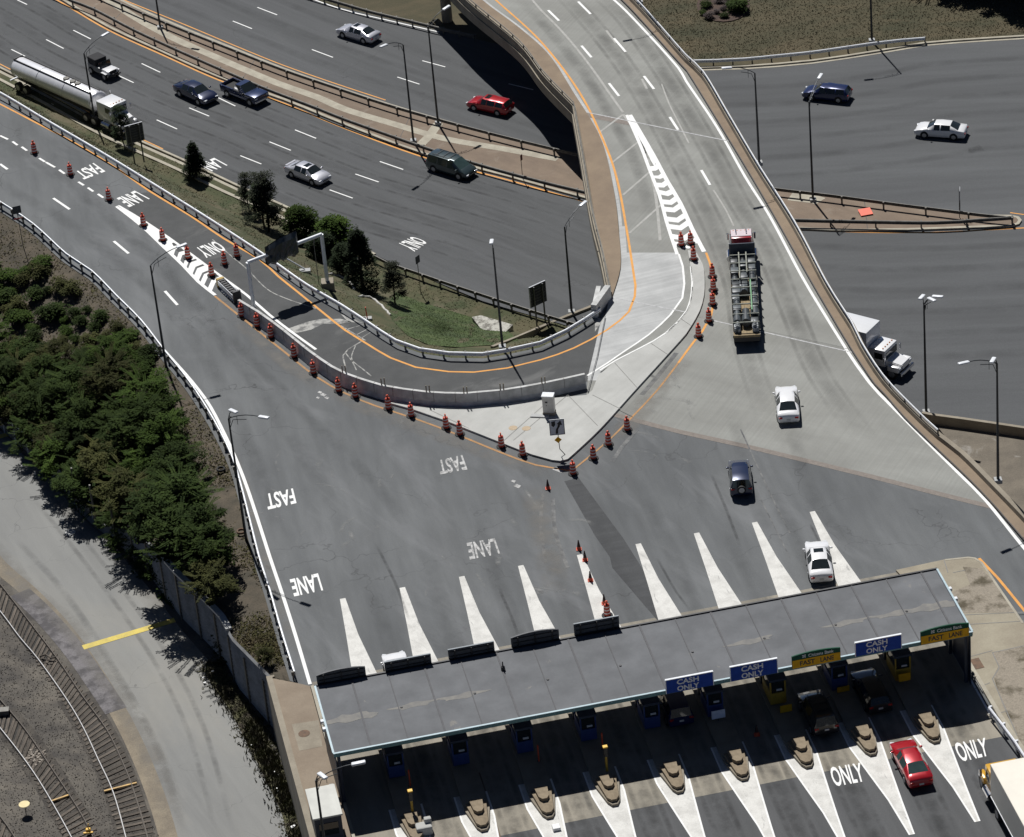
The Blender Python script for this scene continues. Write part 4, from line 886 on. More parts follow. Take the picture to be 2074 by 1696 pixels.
m = MB(); m.box((0, -.05, 0), (.8, .015, .12)); o = m.build('red_band', mat('sign_red', (.45, .03, .03)), kids(sg)[1] if kids(sg)[1].name.startswith('board') else kids(sg)[0]); o.location = (0, -.03, 2.9)
small_sign((1058.6, 362), (1056, 315), mat('sign_maroon', (.14, .03, .03)), 'tiny dark red sign on the median by the bridge shadow', .35, .6, z=HZ+.15, ang=1.0)
small_sign((852, 592), (841, 520), sign_bk, 'small square sign back at the highway guard rail above the lawn', .6, .75, ang=.9)
small_sign((646, 576), (629, 480), sign_bk, 'thin dark sign post standing on the slope left of the dark conifer', .12, .6, ang=1.2)
t = small_sign((1943.5, 441), (1944, 383), signwh, 'white edge-on sign above a dark one near the median point', .9, .9, z=HZ+.15, ang=radians(80))
m = MB(); m.box((0, -.06, 1.3), (.7, .04, .9), bev=.01); m.build('board', black, t)
# keep-right arrow sign
b = P(1144.5, 921, .16); t = thing('keep_right_sign', 'white square sign with a black curved arrow above a yellow diamond at the island tip', 'road sign', b)
top = P(1136, 838, .16+2.9) - b
# the post leans a little with the board facing the lanes
m = MB(); m.tube([(0, 0, 0), (-.38, .05, .55), (-.45, .05, 3.3)], .035, 6); m.build('post', galv_d, t)
def fx(u, zz, y=-.03): return Vector((-.45+u, y, zz))
m = MB(); m.box((-.45, 0, 2.62), (1.2, .04, 1.45), bev=.02); sb = m.build('board', signwh, t)
def flat(pts, y, m): 
    tri = tessellate_polygon([[Vector((u, v_, 0)) for u, v_ in pts]]); out = []
    for q in tri:
        (x1, y1), (x2, y2), (x3, y3) = (pts[i] for i in q); out.append(tuple(q) if (x2-x1)*(y3-y1)-(x3-x1)*(y2-y1) > 0 else tuple(q)[::-1])
    m.add([(u, y, v_) for u, v_ in pts], out); return m
m = MB(); fr_ = [(-.6, .7), (.6, .7), (.6, -.7), (-.6, -.7)]
for s in (-1, 1): m.box((-.45+s*.57, -.027, 2.62), (.04, .012, 1.38)); m.box((-.45, -.027, 2.62+s*.69), (1.1, .012, .04))
flat([(-.45-.42+x, 2.9+y) for x, y in ((0, .25), (.3, .3), (.3, -.05), (.15, -.25), (0, -.1))], -.032, m)
flat([(-.45+x, 2.62+y) for x, y in ((-.15, -.6), (.05, -.6), (.08, -.2), (.22, .05), (.26, .2), (.42, .17), (.3, .6), (-.02, .3), (.1, .26), (.02, .02), (-.1, -.2))], -.033, m)
m.build('arrow', black, sb)
m = MB(); m.box((-.45, -.03, 1.45), (.42, .03, .42), ry=pi/4, bev=.01); m.build('diamond_board', sign_ye, t)
# cabinet on the island
p = P(1113, 838, .16); t = thing('control_cabinet', 'white roofed metal control cabinet on a dark plinth on the gore island', 'cabinet', p, radians(-14))
m = MB(); m.box((0, 0, 1.0), (.92, .62, 1.5), bev=.03); cb = m.build('body', mat('cabinet_paint', (.60, .59, .55), .5), t)
m = MB(); m.box((0, -.02, 1.79), (1.0, .72, .1), bev=.04); m.build('roof', lampw, t)
m = MB(); m.box((0, -.02, .12), (.98, .66, .26), bev=.02); m.build('plinth', conc_old, t)
m = MB(); m.box((-.12, -.325, 1.25), (.2, .03, .12)); m.build('vent', black, cb); m = MB(); m.box((-.12, -.325, .95), (.06, .03, .06)); m.build('lock', black, cb)
m = MB(); m.box((-.7, -.45, .05), (1.5, .5, .1), bev=.02); m.build('slab', conc_new, t)
for x, y, lb in ((1039, 867, 'left one of two tan round covers on the gore island'), (1066, 868, 'right one of two tan round covers on the gore island')):
    p = P(x, y, .162); m = MB(); m.lathe([(.36, 0), (.34, .012)], 22); o = m.build('manhole_cover', mat('tan_cover', (.46, .36, .24), .7, c2=(.36, .27, .17), scale=6)); o.location = p; tag(o, lb, 'manhole cover', 'round covers on the gore island')
# gantry
g0 = P(514, 622, .1); g1b = G(662.7, 583)
gt = thing('sign_gantry', 'steel portal gantry across the dark ramp holding a sign wrapped in dark sheeting', 'gantry', g0); o = g0
def height_to(b, y):
    best = (1e9, 0)
    for k in range(10, 150):
        v = b + Vector((0, 0, k*.1)) - CP; yy = 848 - CAM_F*v.dot(UP)/v.dot(FW)
        if abs(yy-y) < best[0]: best = (abs(yy-y), k*.1)
    return best[1]
H0 = height_to(g0, 531); z_top = g0.z+H0
# right leg rises to the same height
tr = P(651, 475, z_top); g1 = Vector((tr.x, tr.y, min(-.6, g1b.z)))
m = MB(o); m.tube([g0, (g0.x, g0.y, z_top)], .17, 10); m.build('leg', galv, gt, smooth=40)
m = MB(o); m.tube([g1, (g1.x, g1.y, z_top)], .17, 10); m.build('leg', galv, gt, smooth=40)
m = MB(o); m.tube([(g0.x, g0.y, z_top), (g1.x, g1.y, z_top)], .17, 10); m.build('beam', galv, gt, smooth=40)
m = MB(o); m.box((g1.x, g1.y, g1.z+.2), (1.1, 1.1, 1.4), bev=.05); m.build('footing', conc_old, gt)
u = Vector((g1.x-g0.x, g1.y-g0.y, 0)); LL = u.length; u.normalize(); nn = Vector((-u.y, u.x, 0)); az_ = atan2(u.y, u.x)
ra = random.Random(2); m = MB(o); c = Vector((g0.x, g0.y, z_top)) + u*LL*.46
nu, nv = 12, 6; W = LL*.43; vs = []; fs = []
for side_ in (-1, 1):
    for i in range(nu+1):
        for j in range(nv+1):
            uu = (i/nu-.5)*W; tp = .95+.45*(i/nu) - .35*abs(i/nu-.5); bt = -1.0+.15*sin(i*1.7); vv = bt+(tp-bt)*j/nv
            y = side_*(.05 if j in (0, nv) or i in (0, nu) else .32+ra.uniform(-.1, .1)); vs.append(c + u*uu + nn*(y+.0) + Vector((0, 0, vv)))
k = (nu+1)*(nv+1)
for sd_ in (0, 1):
    for i in range(nu):
        for j in range(nv):
            q = (sd_*k+i*(nv+1)+j, sd_*k+(i+1)*(nv+1)+j, sd_*k+(i+1)*(nv+1)+j+1, sd_*k+i*(nv+1)+j+1); fs.append(q if sd_ == 0 else q[::-1])
m.add(vs, fs); m.build('wrapped_sign', mat('dark_sheeting', (.035, .045, .055), .35, c2=(.02, .025, .03), scale=2), gt)
# lying strut, orange marker, litter
p0, p1 = G(568, 534), G(618, 552); t = thing('steel_strut', 'leaning pale steel strut on a small concrete foot behind the ramp guard rail', 'strut', p1)
m = MB(p1); m.tube([p0 + Vector((0, 0, .9)), p1 + Vector((0, 0, .35))], .07, 8); m.build('pipe', galv, t); m = MB(); m.box((0, 0, .12), (1.0, .6, .3), bev=.04); m.build('foot', conc_new, t)
p = G(744, 646); t = thing('marker_post', 'thin orange marker post on a white base behind the ramp guard rail', 'marker post', p); m = MB(); m.tube([(0, 0, 0), (-.05, 0, 1.15)], .05, 8); m.build('post', cone_o, t); m = MB(); m.box((0, 0, .05), (.8, .5, .15), bev=.04); m.build('base', conc_new, t)
for px, lb in (([(663, 556), (680, 559), (700, 568), (714, 580), (717, 588)], 'short crooked row of white sandbags above the bare soil'), ([(727, 602), (740, 602), (755, 607), (768, 617), (780, 628), (791, 640)], 'longer white sandbag row curving along the lawn edge')):
    pts = [G(x, y) + Vector((0, 0, .07)) for x, y in px]; pts = smooth_line(pts, .3); m = MB(pts[0]); rr = random.Random(4); vs = []
    m.tube([q + Vector((rr.uniform(-.06, .06), rr.uniform(-.06, .06), rr.uniform(-.03, .05))) for q in pts], .10, 7); o = m.build('sandbag_row', mat('sandbag_white', (.62, .61, .57), .9, c2=(.40, .39, .36), scale=3)); o.location = pts[0]; tag(o, lb, 'sandbags')
m = MB(); pts = [G(957, 652), G(975, 650), (G(990, 655)), G(1010, 660), G(1040, 669), G(1020, 676), G(1000, 677), G(975, 668)]
c_ = sum(pts, Vector())/len(pts); m.prism([(p.x-c_.x, p.y-c_.y) for p in pts], -.25, .22); o = m.build('rubble_patch', mat('pale_rubble', (.44, .43, .38), .95, c2=(.16, .15, .13), scale=2.2, grain=.3, mix=(.42, .56))); o.location = (c_.x, c_.y, c_.z+.03); tag(o, 'pale broken stone pad on the green lawn left of the lamp post', 'stone pad')
p = P(1753, 432, HZ+.16); m = MB(); m.box((0, 0, .03), (1.15, 1.1, .03), rz=.15, bev=.01); o = m.build('fallen_sign', mat('sign_orange', (.85, .11, .04), .5)); o.location = p; o.rotation_euler = (.10, 0, 0); o.location.z += .12; tag(o, 'square orange sign lying flat on the pointed brown median', 'road sign')
for x, y, lb in ((448, 955, 'old tyre lying on the slope behind the left guard rail'), (489, 1081, 'rust coloured old tyre by the foot of the two headed lamp post')):
    p = G(x, y); m = MB(); n = 16
    pr = [(.28, 0), (.36, .04), (.38, .12), (.36, .19), (.28, .22), (.22, .18), (.22, .05)]
    vs = []; fs = []
    for j in range(n):
        q = 2*pi*j/n
        for r, z in pr: vs.append((r*cos(q), r*sin(q), z))
    kk = len(pr)
    for j in range(n):
        for i in range(kk): a1 = j*kk+i; a2 = j*kk+(i+1) % kk; b1 = ((j+1) % n)*kk+i; b2 = ((j+1) % n)*kk+(i+1) % kk; fs.append((a1, b1, b2, a2))
    m.add(vs, fs); o = m.build('discarded_tyre', rubber if x == 448 else rust, smooth=60); o.location = p + Vector((0, 0, .1)); tag(o, lb, 'tyre')

# ================================================================== TOLL CANOPY
def AZ(x, y, b):                 # pixel -> (a, z) on the vertical plane b
    d = ray(x, y); k = (b - CP.dot(BV))/d.dot(BV); q = CP + d*k; return q.dot(AV), q.z
def frame(o): return o
RZ = YAW + pi/2                  # local x = across the lanes (a), local -y = towards the driver (b)
CA0, CA1, CB0, CB1, CZ = 15.55, 60.95, -199.15, -190.9, 4.78
O = AB(CA0, CB1, 0); ct = thing('toll_canopy', 'long flat grey roofed canopy spanning the toll lanes', 'canopy', O, RZ)
LN_ = CA1-CA0; DP = CB1-CB0      # local: x 0..LN_, y 0 (front) .. DP (back)
m = MB(); m.box((LN_/2, DP/2, CZ-.12), (LN_-.2, DP-.2, .12)); rf = m.build('roof', roofm, ct)
t_ = roofm; blot_mat(roofm, (.26, .24, .205), .5, .66, .70, (.7, 1, 1), LA, .5)
m = MB()
for i in range(17): m.box((2.6*(i+1)+(.0), DP/2, CZ-.04), (.07 if i % 2 else .13, DP-.3, .05))
tag(m.build('seam', mat('roof_seam', (.10, .10, .105), .8), rf), kind='stuff')
rs = random.Random(9); stain = mat('roof_stain', (.215, .205, .185), .85, c2=(.16, .157, .15), scale=1.5)
for i in range(8):
    x = 6.9+i*5.2-1.5; m = MB(); m.lathe([(.09, 0), (.09, .06)], 10, (x, DP*.47, CZ-.06)); m.build('roof_drain', black, rf)
    if i in (0, 1, 5, 6, 7):
        pts = []
        for k in range(22): q = 2*pi*k/22; pts.append((x+.9*(-1)**i+(1.7+.5*sin(3*q+i))*cos(q), DP*.47+(.30+.10*sin(5*q+2*i))*sin(q)+.06*cos(q)))
        m = MB(); m.prism(pts, CZ-.07, CZ-.054+i*.0004); m.build('stain', stain, rf)
for x0, yy in ((1.9, .46), (43.8, .47)):
    pts = [(x0+1.9*cos(2*pi*k/20)*(1-.2*sin(k)), DP*yy+.45*sin(2*pi*k/20)*(1+.3*sin(2.3*k))) for k in range(20)]; m = MB(); m.prism(pts, CZ-.07, CZ-.050); m.build('stain', stain, rf)
q = AZ(1304, 1316, CB0+2.2); m = MB(); m.lathe([(.16, 0), (.14, .3), (.05, .35), (.04, .75)], 10, (44.9-CA0-16.3+.0, DP-2.3, CZ-.06)); m.build('roof_vent', black, rf)
m = MB(); m.box((LN_/2, .05, CZ-.16), (LN_, .10, .30)); m.build('front_fascia', teal, ct)
m = MB(); m.box((LN_/2, DP-.05, CZ-.24), (LN_, .10, .44)); m.build('back_fascia', navy, ct)
for x in (.05, LN_-.05): m = MB(); m.box((x, DP/2, CZ-.24), (.1, DP-.2, .44)); m.build('side_fascia', navy, ct)
m = MB(); m.box((LN_/2, .03, CZ+.01), (LN_+.06, .16, .05), bev=.01); m.build('edge_trim', tealt, ct)
m = MB(); m.box((LN_/2, DP-.03, CZ+.01), (LN_+.06, .14, .05)); m.build('edge_trim', black, ct)
for x in (.0, LN_): m = MB(); m.box((x, DP/2, CZ+.01), (.14, DP-.22, .05)); m.build('edge_trim', tealt, ct)
m = MB()
for i in range(34): m.box((.7+i*1.34, -.02, CZ-.02), (.04, .06, .12))
tag(m.build('trim_clip', tealt, ct), kind='stuff')
for k, a in enumerate(tips):
    for y, ww in ((4.9, .28), (7.2, .28)):
        m = MB(); m.box((a-CA0-.35, y, (CZ-.5)/2+.1), (ww, ww, CZ-.6)); m.build('column', navy, ct)
for x in (.35, LN_-.35):
    for y in (.6, 4.2, 7.6): m = MB(); m.box((x, y, (CZ-.5)/2+.1), (.22, .22, CZ-.6)); m.build('column', navy, ct)
m = MB(); m.box((-.15, 4.0, CZ-.1), (.25, .3, .25), bev=.03); m.build('flood_light', lampw, ct); m = MB(); m.box((-.15, 3.1, CZ-.1), (.25, .3, .25), bev=.03); m.build('flood_light', lampw, ct)
m = MB(); m.box((LN_+.15, 5.6, CZ-.1), (.25, .3, .25), bev=.03); m.build('flood_light', lampw, ct); m = MB(); m.box((LN_+.15, 4.3, CZ-.1), (.25, .3, .25), bev=.03); m.build('flood_light', lampw, ct)
# side panel walls at both ends
for x in (.12, LN_-.12): m = MB(); m.box((x, 3.4, 2.2), (.06, 6.4, 4.2)); m.build('end_screen', navy, ct)

# front signs
def canopy_sign(px, kind, label, b=CB1+.101, grp=None):
    (a0, z0), (a1, z1) = AZ(*px[0], b), AZ(*px[1], b); (_, z2), (_, z3) = AZ(*px[2], b), AZ(*px[3], b)
    zt = (z0+z1)/2; zb = (z2+z3)/2; W = a1-a0; H = zt-zb; t = thing('canopy_sign', label, 'sign', AB((a0+a1)/2, b, zb), RZ, grp)
    if kind == 'cash':
        m = MB(); m.box((0, 0, H/2), (W, .10, H), bev=.02); bd = m.build('board', sign_bl, t)
        m = MB(); m.box((0, 0, H+.03), (W+.08, .16, .06)); m.build('top_frame', lampw, t)
        for s in (-1, 1): m = MB(); m.box((s*(W/2+.02), 0, H/2), (.05, .14, H)); m.build('side_frame', galv, t)
        for T, y0, y1 in (('CASH', .54, .92), ('ONLY', .06, .44)):
            m = MB(); text_on(m, T, (-.30*W+.10, -.055, H*y0), (.17*W+.10, -.055, H*y0), (.17*W+.10, -.055, H*y1), (-.30*W+.10, -.055, H*y1), .03); m.build('lettering', refl, bd)
    elif kind == 'fast':
        n = 10; top = [(-W/2+W*i/n, H*(1.0-.14*(2*i/n-1)**2)) for i in range(n+1)]
        m = MB(); m.add([(u, -.05, v) for u, v in [(-W/2, 0), (W/2, 0)] + top[::-1]] + [(u, .05, v) for u, v in [(-W/2, 0), (W/2, 0)] + top[::-1]], [tuple(range(n+3)), tuple(range(n+3, 2*n+6))[::-1]] + [(i, (i+1) % (n+3) + 0 + (n+3), i+(n+3)) if 0 else (i+(n+3), (i+1) % (n+3)+(n+3), (i+1) % (n+3), i) for i in range(n+3)]); bd = m.build('board', sign_gr, t)
        m = MB(); m.box((0, -.02, H*.29), (W*.99, .10, H*.56)); m.build('panel', sign_ye, bd)
        for T, x0, x1 in (('FAST', -.34, -.03), ('LANE', .08, .36)):
            m = MB(); text_on(m, T, (x0*W, -.075, H*.14), (x1*W, -.075, H*.14), (x1*W, -.075, H*.46), (x0*W, -.075, H*.46), .03); m.build('lettering', black, bd)
        m = MB(); text_on(m, 'Citizens Bank', (-.16*W, -.055, H*.64), (.36*W, -.055, H*.64), (.36*W, -.055, H*.86), (-.16*W, -.055, H*.86), .012); m.build('lettering', refl, bd)
        m = MB(); cx, cz, s_ = -.25*W, H*.755, .13
        for dx in (-.8, .8):
            for dz in (-.8, .8): m.box((cx+dx*s_*.7, -.056, cz+dz*s_*.7), (s_*.75, .012, s_*.75))
        m.box((cx, -.056, cz), (s_*.5, .012, s_*.5)); m.build('emblem', refl, bd)
    else:     # seen from behind
        n = 8; H0 = H; top = [(-W/2+W*i/n, H0*(1.12-.20*(2*i/n-1)**2) if kind == 'backarch' else H0) for i in range(n+1)]
        pl = [(-W/2, 0), (W/2, 0)] + top[::-1]; N_ = len(pl)
        m = MB(); m.add([(u, -.05, v) for u, v in pl] + [(u, .07, v) for u, v in pl], [tuple(range(N_)), tuple(range(N_, 2*N_))[::-1]] + [(i+N_, (i+1) % N_+N_, (i+1) % N_, i) for i in range(N_)]); bd = m.build('board', sign_bk, t)
        m = MB()
        for zz in (.16, .5, .84): m.box((0, -.08, H*zz), (W*.92, .05, .05))
        m.build('rail', black, bd)
        for x in (-.36, 0, .36): m = MB(); m.box((x*W, -.10, H*.45), (.07, .08, H*1.0)); m.build('bracket', black, t)
        m = MB(); m.box((0, .02, H+.02), (W if kind != 'backarch' else W*.4, .12, .03)); m.build('edge_frame', mat('grey_edge', (.25, .28, .30), .6), t)
        m = MB()
        for x in (-.38, 0, .38): m.box((x*W, -.25, -.08), (.09, .5, .1))
        m.build('mount', black, t)
fs_ = 'front signs of the toll canopy'
canopy_sign([(1348, 1378), (1443, 1361), (1443, 1389), (1350, 1404)], 'cash', 'blue CASH ONLY sign, leftmost on the front of the canopy, above the dark car', grp=fs_)
canopy_sign([(1478.6, 1351), (1573, 1335), (1573, 1364), (1480, 1379)], 'cash', 'blue CASH ONLY sign, left neighbour of the middle yellow FAST LANE sign', grp=fs_)
canopy_sign([(1603, 1326), (1701.5, 1308), (1701.5, 1337), (1604, 1354)], 'fast', 'yellow FAST LANE sign with green bank header, between two blue signs', grp=fs_)
canopy_sign([(1732, 1302), (1824.5, 1286), (1824.5, 1313), (1734, 1329)], 'cash', 'blue CASH ONLY sign between the two yellow FAST LANE signs', grp=fs_)
canopy_sign([(1864, 1276), (1962, 1258), (1962, 1287), (1866, 1306)], 'fast', 'yellow FAST LANE sign with green bank header at the right canopy corner', grp=fs_)
bs_ = 'dark sign backs along the rear canopy edge'
for i, (px, kd, lb) in enumerate([([(640, 1366), (739, 1349), (739, 1374), (641, 1390)], 'backarch', 'arched dark sign back at the left rear corner of the canopy'), ([(778, 1342), (872, 1325), (872, 1350), (778, 1366)], 'back', 'flat dark sign back in front of the white car roof'),
          ([(907, 1318), (1000, 1299), (1001, 1325), (908, 1342)], 'back', 'flat dark sign back, third from the left on the rear edge'), ([(1034, 1290), (1131, 1273), (1131, 1298), (1035, 1315)], 'backarch', 'arched dark sign back, fourth from the left on the rear edge'),
          ([(1161.5, 1264), (1253, 1249), (1253, 1273), (1163, 1289)], 'back', 'flat dark sign back farthest right, beside the half hidden drum')]):
    canopy_sign(px, kd, lb, b=CB0-.10, grp=bs_)

# islands and booths
isg = 'kerbed islands between the toll lanes'
ordn = ['first', 'second', 'third', 'fourth', 'fifth', 'sixth', 'seventh', 'eighth', 'ninth']
def make_island():
    t = thing('toll_island', 'x', 'island')
    m = MB(); m.prism([(-.55, 2.2), (.55, 2.2), (.8, .5), (.88, -11.0), (.85, -12.4), (.45, -14.3), (.2, -14.75), (-.2, -14.75), (-.45, -14.3), (-.85, -12.4), (-.88, -11.0), (-.8, .5)][::-1], 0, .22, 0); m.build('base', conc_old, t)
    m = MB(); pts = [(-.82, -12.0), (.82, -12.0), (.48, -14.25), (.2, -14.6), (-.2, -14.6), (-.48, -14.25)]
    m.prism([(u*.88, v+.1) for u, v in pts[::-1]], .2, .45); m.build('nose_block', tan_blk, t)
    m = MB(); m.prism([(-.46, -11.9), (.46, -11.9), (.36, -13.0), (.16, -13.3), (-.16, -13.3), (-.36, -13.0)][::-1], .2, .72); m.build('crash_block', tan_blk, t)
    return t
i0 = make_island()
for k, a in enumerate(tips):
    o = i0 if k == 0 else dup(i0); sgn = 'with blue booth' if k < 6 else 'with yellowish booth'
    o.location = AB(a+.15, -200.2, 0); o.rotation_euler = (0, 0, RZ); o['label'] = '%s toll island from the left, ending in a pointed tan block' % ordn[k]; o['group'] = isg
def make_booth(bm_, name='toll_booth'):
    t = thing(name, 'x', 'booth')
    m = MB(); m.box((0, 0, .62), (1.15, 2.2, .95), bev=.03); m.build('lower_panel', bm_, t)
    m = MB(); m.box((0, 0, 1.62), (1.02, 2.0, 1.05)); g = m.build('window', glass, t)
    for sx in (-1, 1):
        for sy in (-1, 1): m = MB(); m.box((sx*.53, sy*1.05, 1.62), (.10, .10, 1.05)); m.build('corner_post', bm_, t)
    m = MB(); m.box((0, 0, 2.24), (1.3, 2.4, .2), bev=.04); m.build('roof', navy, t)
    m = MB(); m.box((.1, -1.06, 1.35), (.4, .06, .14)); m.build('window_sill', galv, t)
    return t
bb = make_booth(blue_b); yb = make_booth(yell_b); ub = uy = 0
for k, a in enumerate(tips):
    src = yb if k in (6, 8) else bb; first = (k == 6) if src is yb else (k == 0)
    o = src if first else dup(src); o.location = AB(a+.05, -193.9 if k not in (7,) else -194.2, .2); o.rotation_euler = (0, 0, RZ)
    o['label'] = '%s toll booth on the %s island from the left, under the canopy' % ('yellow and dark' if src is yb else 'dark blue', ordn[k]); o['group'] = 'toll booths under the canopy'
def board(px_c, w, h, mtl, label, b, letters=None):
    a, z = AZ(*px_c, b); t = thing('notice_board', label, 'notice', AB(a, b, 0), RZ); m = MB(); m.box((0, 0, z), (w, .05, h), bev=.01); bd = m.build('board', mtl, t)
    m = MB(); m.box((0, .05, z/2), (.06, .05, z)); m.build('post', galv_d, t)
    if letters:
        m = MB()
        for i, T in enumerate(letters): text_on(m, T, (-w*.4, -.03, z+h*.12-i*h*.4), (w*.4, -.03, z+h*.12-i*h*.4), (w*.4, -.03, z+h*.36-i*h*.4), (-w*.4, -.03, z+h*.36-i*h*.4), .01)
        m.build('lettering', black, bd)
board((1455, 1447), .98, .70, mat('notice_white', (.80, .85, .95), .5), 'pale notice board on the sixth toll island, below the booth', -192.3)
board((1592, 1436), .85, .65, sign_ye, 'yellow notice board on the seventh toll island, left of the dark vehicle', -191.9)
board((1708, 1396), .9, .45, sign_ye, 'yellow notice board on the eighth toll island', -192.9)
board((1832, 1372), .85, .65, sign_ye, 'yellow notice board on the last toll island at the right', -192.4)
def make_barrier():
    t = thing('lane_signal_post', 'x', 'signal post'); m = MB(); m.box((0, 0, .9), (.16, .16, 1.5), bev=.02); m.build('post', yell_b, t)
    m = MB(); m.box((0, -.02, 1.85), (.28, .28, .75), bev=.03); m.build('housing', black, t); m = MB(); m.box((0, -.0, 2.27), (.34, .3, .1), bev=.02); m.build('cap', mat('bright_yellow', (.85, .5, .04), .5), t); return t  # brighter yellow on the cap paints in the sunlit top of the post
s0 = make_barrier(); s0.location = AB(33.95, -189.0, .2); s0['label'] = 'yellow signal post with sunlit top on the fourth toll island'; s0['group'] = 'yellow signal posts'; s0.rotation_euler = (0, 0, RZ)
o = dup(s0); o.location = AB(20.15, -188.3, .2); o['label'] = 'yellow signal post with sunlit top on the leftmost toll island'
for x, y, lb in ((1089, 1541, 'thin rusty orange post on the third toll island'), (1000, 1521, 'thin rusty orange post on the island right of the blue booth')):
    pass
for k in (2, 3, 0):
    p = AB(tips[k]+.75, -191.7, .22); t = thing('bollard', 'thin orange bollard on the %s toll island from the left, in the shade' % ordn[k], 'bollard', p); m = MB(); m.tube([(0, 0, 0), (0, 0, 1.4)], .06, 8); m.build('post', cone_o, t); m = MB(); m.lathe([(.14, 0), (.14, .03)], 10); m.build('base', galv_d, t)
# shed
t = thing('attendant_shed', 'small white roofed shed on the footway below the left canopy corner', 'shed', AB(14.25, -188.5, .15), RZ)
m = MB(); m.box((0, 0, 1.25), (1.85, 3.1, 2.5)); bd = m.build('wall', navy, t); m = MB(); m.box((0, 0, 2.6), (2.05, 3.45, .14), bev=.03); m.build('roof', mat('shed_roof', (.58, .58, .53), .7, c2=(.50, .50, .46), scale=1, fine=(2, (1, .1, 1), .06)), t)
m = MB(); m.box((0, -1.57, 1.5), (1.3, .04, 1.0)); m.build('window', glass, bd)
t = thing('roadside_barrier', 'tan concrete block standing beside the footway shed', 'block', AB(15.2, -191.9, .15), RZ); m = MB(); m.box((0, 0, .5), (.5, 1.2, 1.0), bev=.08); m.build('block', tan_blk, t); m = MB(); m.box((0, 0, 1.04), (.3, .9, .08), bev=.02); m.build('cap', conc_new, t)
m = MB(); m.box((0, 0, .35), (1.1, .8, .7), bev=.1); m.box((.35, .3, .55), (.5, .4, .9), bev=.08); o = m.build('crash_block', conc_isl); o.location = AB(20.6, -186.6, .02); o.rotation_euler = (0, 0, RZ); tag(o, 'broken looking pale concrete block ending the leftmost toll island', 'concrete block')
m = MB(); m.box((0, 0, .12), (.55, .55, .24), bev=.04); o = m.build('lane_marker', refl); o.location = AB(29.3, -184.3, .02); o.rotation_euler = (0, 0, RZ); tag(o, 'small pale marker base on the white gore below the third island nose', 'marker')

# ================================================================== VEHICLES
def station_list(kind):
    # x, half width, belt z, top z, half width at top, bottom z
    if kind == 'sedan':
        return [(-2.44, .66, .58, .60, .50, .38), (-2.40, .80, .80, .83, .60, .27), (-2.30, .87, .93, .96, .68, .24), (-1.78, .90, .96, 1.00, .70, .22), (-1.02, .91, .95, 1.37, .56, .20), (-.92, .91, .95, 1.39, .57, .20), (-.14, .915, .93, 1.42, .59, .20), (-.04, .915, .93, 1.42, .59, .20), (.52, .91, .91, 1.39, .57, .20), (1.22, .90, .90, .96, .70, .20), (1.70, .90, .86, .92, .70, .20), (2.12, .885, .78, .82, .68, .22), (2.34, .83, .66, .69, .62, .26), (2.43, .74, .52, .54, .56, .32)], [4, 5, 7]
    if kind == 'wagon':
        return [(-2.35, .78, .62, .64, .60, .36), (-2.30, .86, .95, .98, .70, .26), (-2.02, .90, .98, 1.40, .60, .22), (-1.94, .90, .98, 1.42, .61, .2), (-1.12, .91, .96, 1.45, .61, .20), (-1.02, .91, .96, 1.45, .61, .20), (-.14, .915, .94, 1.46, .61, .20), (-.04, .915, .93, 1.46, .61, .20), (.56, .91, .91, 1.42, .58, .20), (1.22, .90, .90, .96, .70, .20), (1.70, .90, .86, .92, .70, .20), (2.12, .885, .78, .82, .68, .22), (2.34, .83, .66, .69, .62, .26), (2.43, .74, .52, .54, .56, .32)], [3, 5, 7]
    if kind == 'suv':
        return [(-2.30, .84, .62, .64, .66, .42), (-2.26, .90, 1.08, 1.10, .74, .36), (-2.08, .92, 1.10, 1.72, .66, .34), (-2.0, .92, 1.10, 1.75, .67, .34), (-1.12, .93, 1.08, 1.78, .67, .34), (-1.0, .93, 1.08, 1.78, .67, .34), (-.1, .93, 1.06, 1.78, .67, .34), (.02, .93, 1.05, 1.78, .67, .34), (.62, .92, 1.04, 1.73, .64, .34), (1.08, .92, 1.03, 1.10, .76, .34), (2.08, .90, .95, .99, .72, .36), (2.28, .86, .78, .80, .66, .4), (2.34, .74, .5, .52, .6, .42)], [3, 5, 7]
    if kind == 'van':
        return [(-2.50, .82, .60, .62, .64, .36), (-2.46, .92, 1.02, 1.05, .76, .28), (-2.26, .95, 1.04, 1.66, .68, .24), (-2.16, .95, 1.04, 1.70, .69, .24), (-1.10, .96, 1.02, 1.74, .70, .24), (-.98, .96, 1.02, 1.74, .70, .24), (.06, .96, .99, 1.73, .70, .24), (.18, .96, .98, 1.72, .70, .24), (.80, .95, .96, 1.64, .66, .24), (1.72, .93, .94, 1.04, .72, .24), (2.26, .88, .80, .84, .66, .26), (2.46, .80, .60, .62, .58, .32), (2.52, .66, .46, .48, .5, .36)], [3, 5, 7]
NV = {}
def wheel(r=.33, w=.22):
    m = MB(); m.tube([(0, -w/2, 0), (0, -w/2+.02, 0), (0, w/2-.02, 0), (0, w/2, 0)], r, 20); return m
def add_wheels(t, xs, yh, r=.33, w=.22, dual=False, rm=None):
    for x in xs:
        for s in (-1, 1):
            key = ('w', r, w)
            if key not in NV:
                o = wheel(r, w).build('wheel', rubber, t, smooth=50); m = MB(); m.tube([(0, -w/2-.012, 0), (0, -w/2+.05, 0)], r*.62, 16); m.tube([(0, w/2-.05, 0), (0, w/2+.012, 0)], r*.62, 16); rr = m.build('rim', rm or rimm, o, smooth=40); NV[key] = (o.data, rr.data)
            else:
                o = bpy.data.objects.new('wheel', NV[key][0]); C.objects.link(o); o.parent = t; rr = bpy.data.objects.new('rim', NV[key][1]); C.objects.link(rr); rr.parent = o
            o.location = (x, s*yh, r)
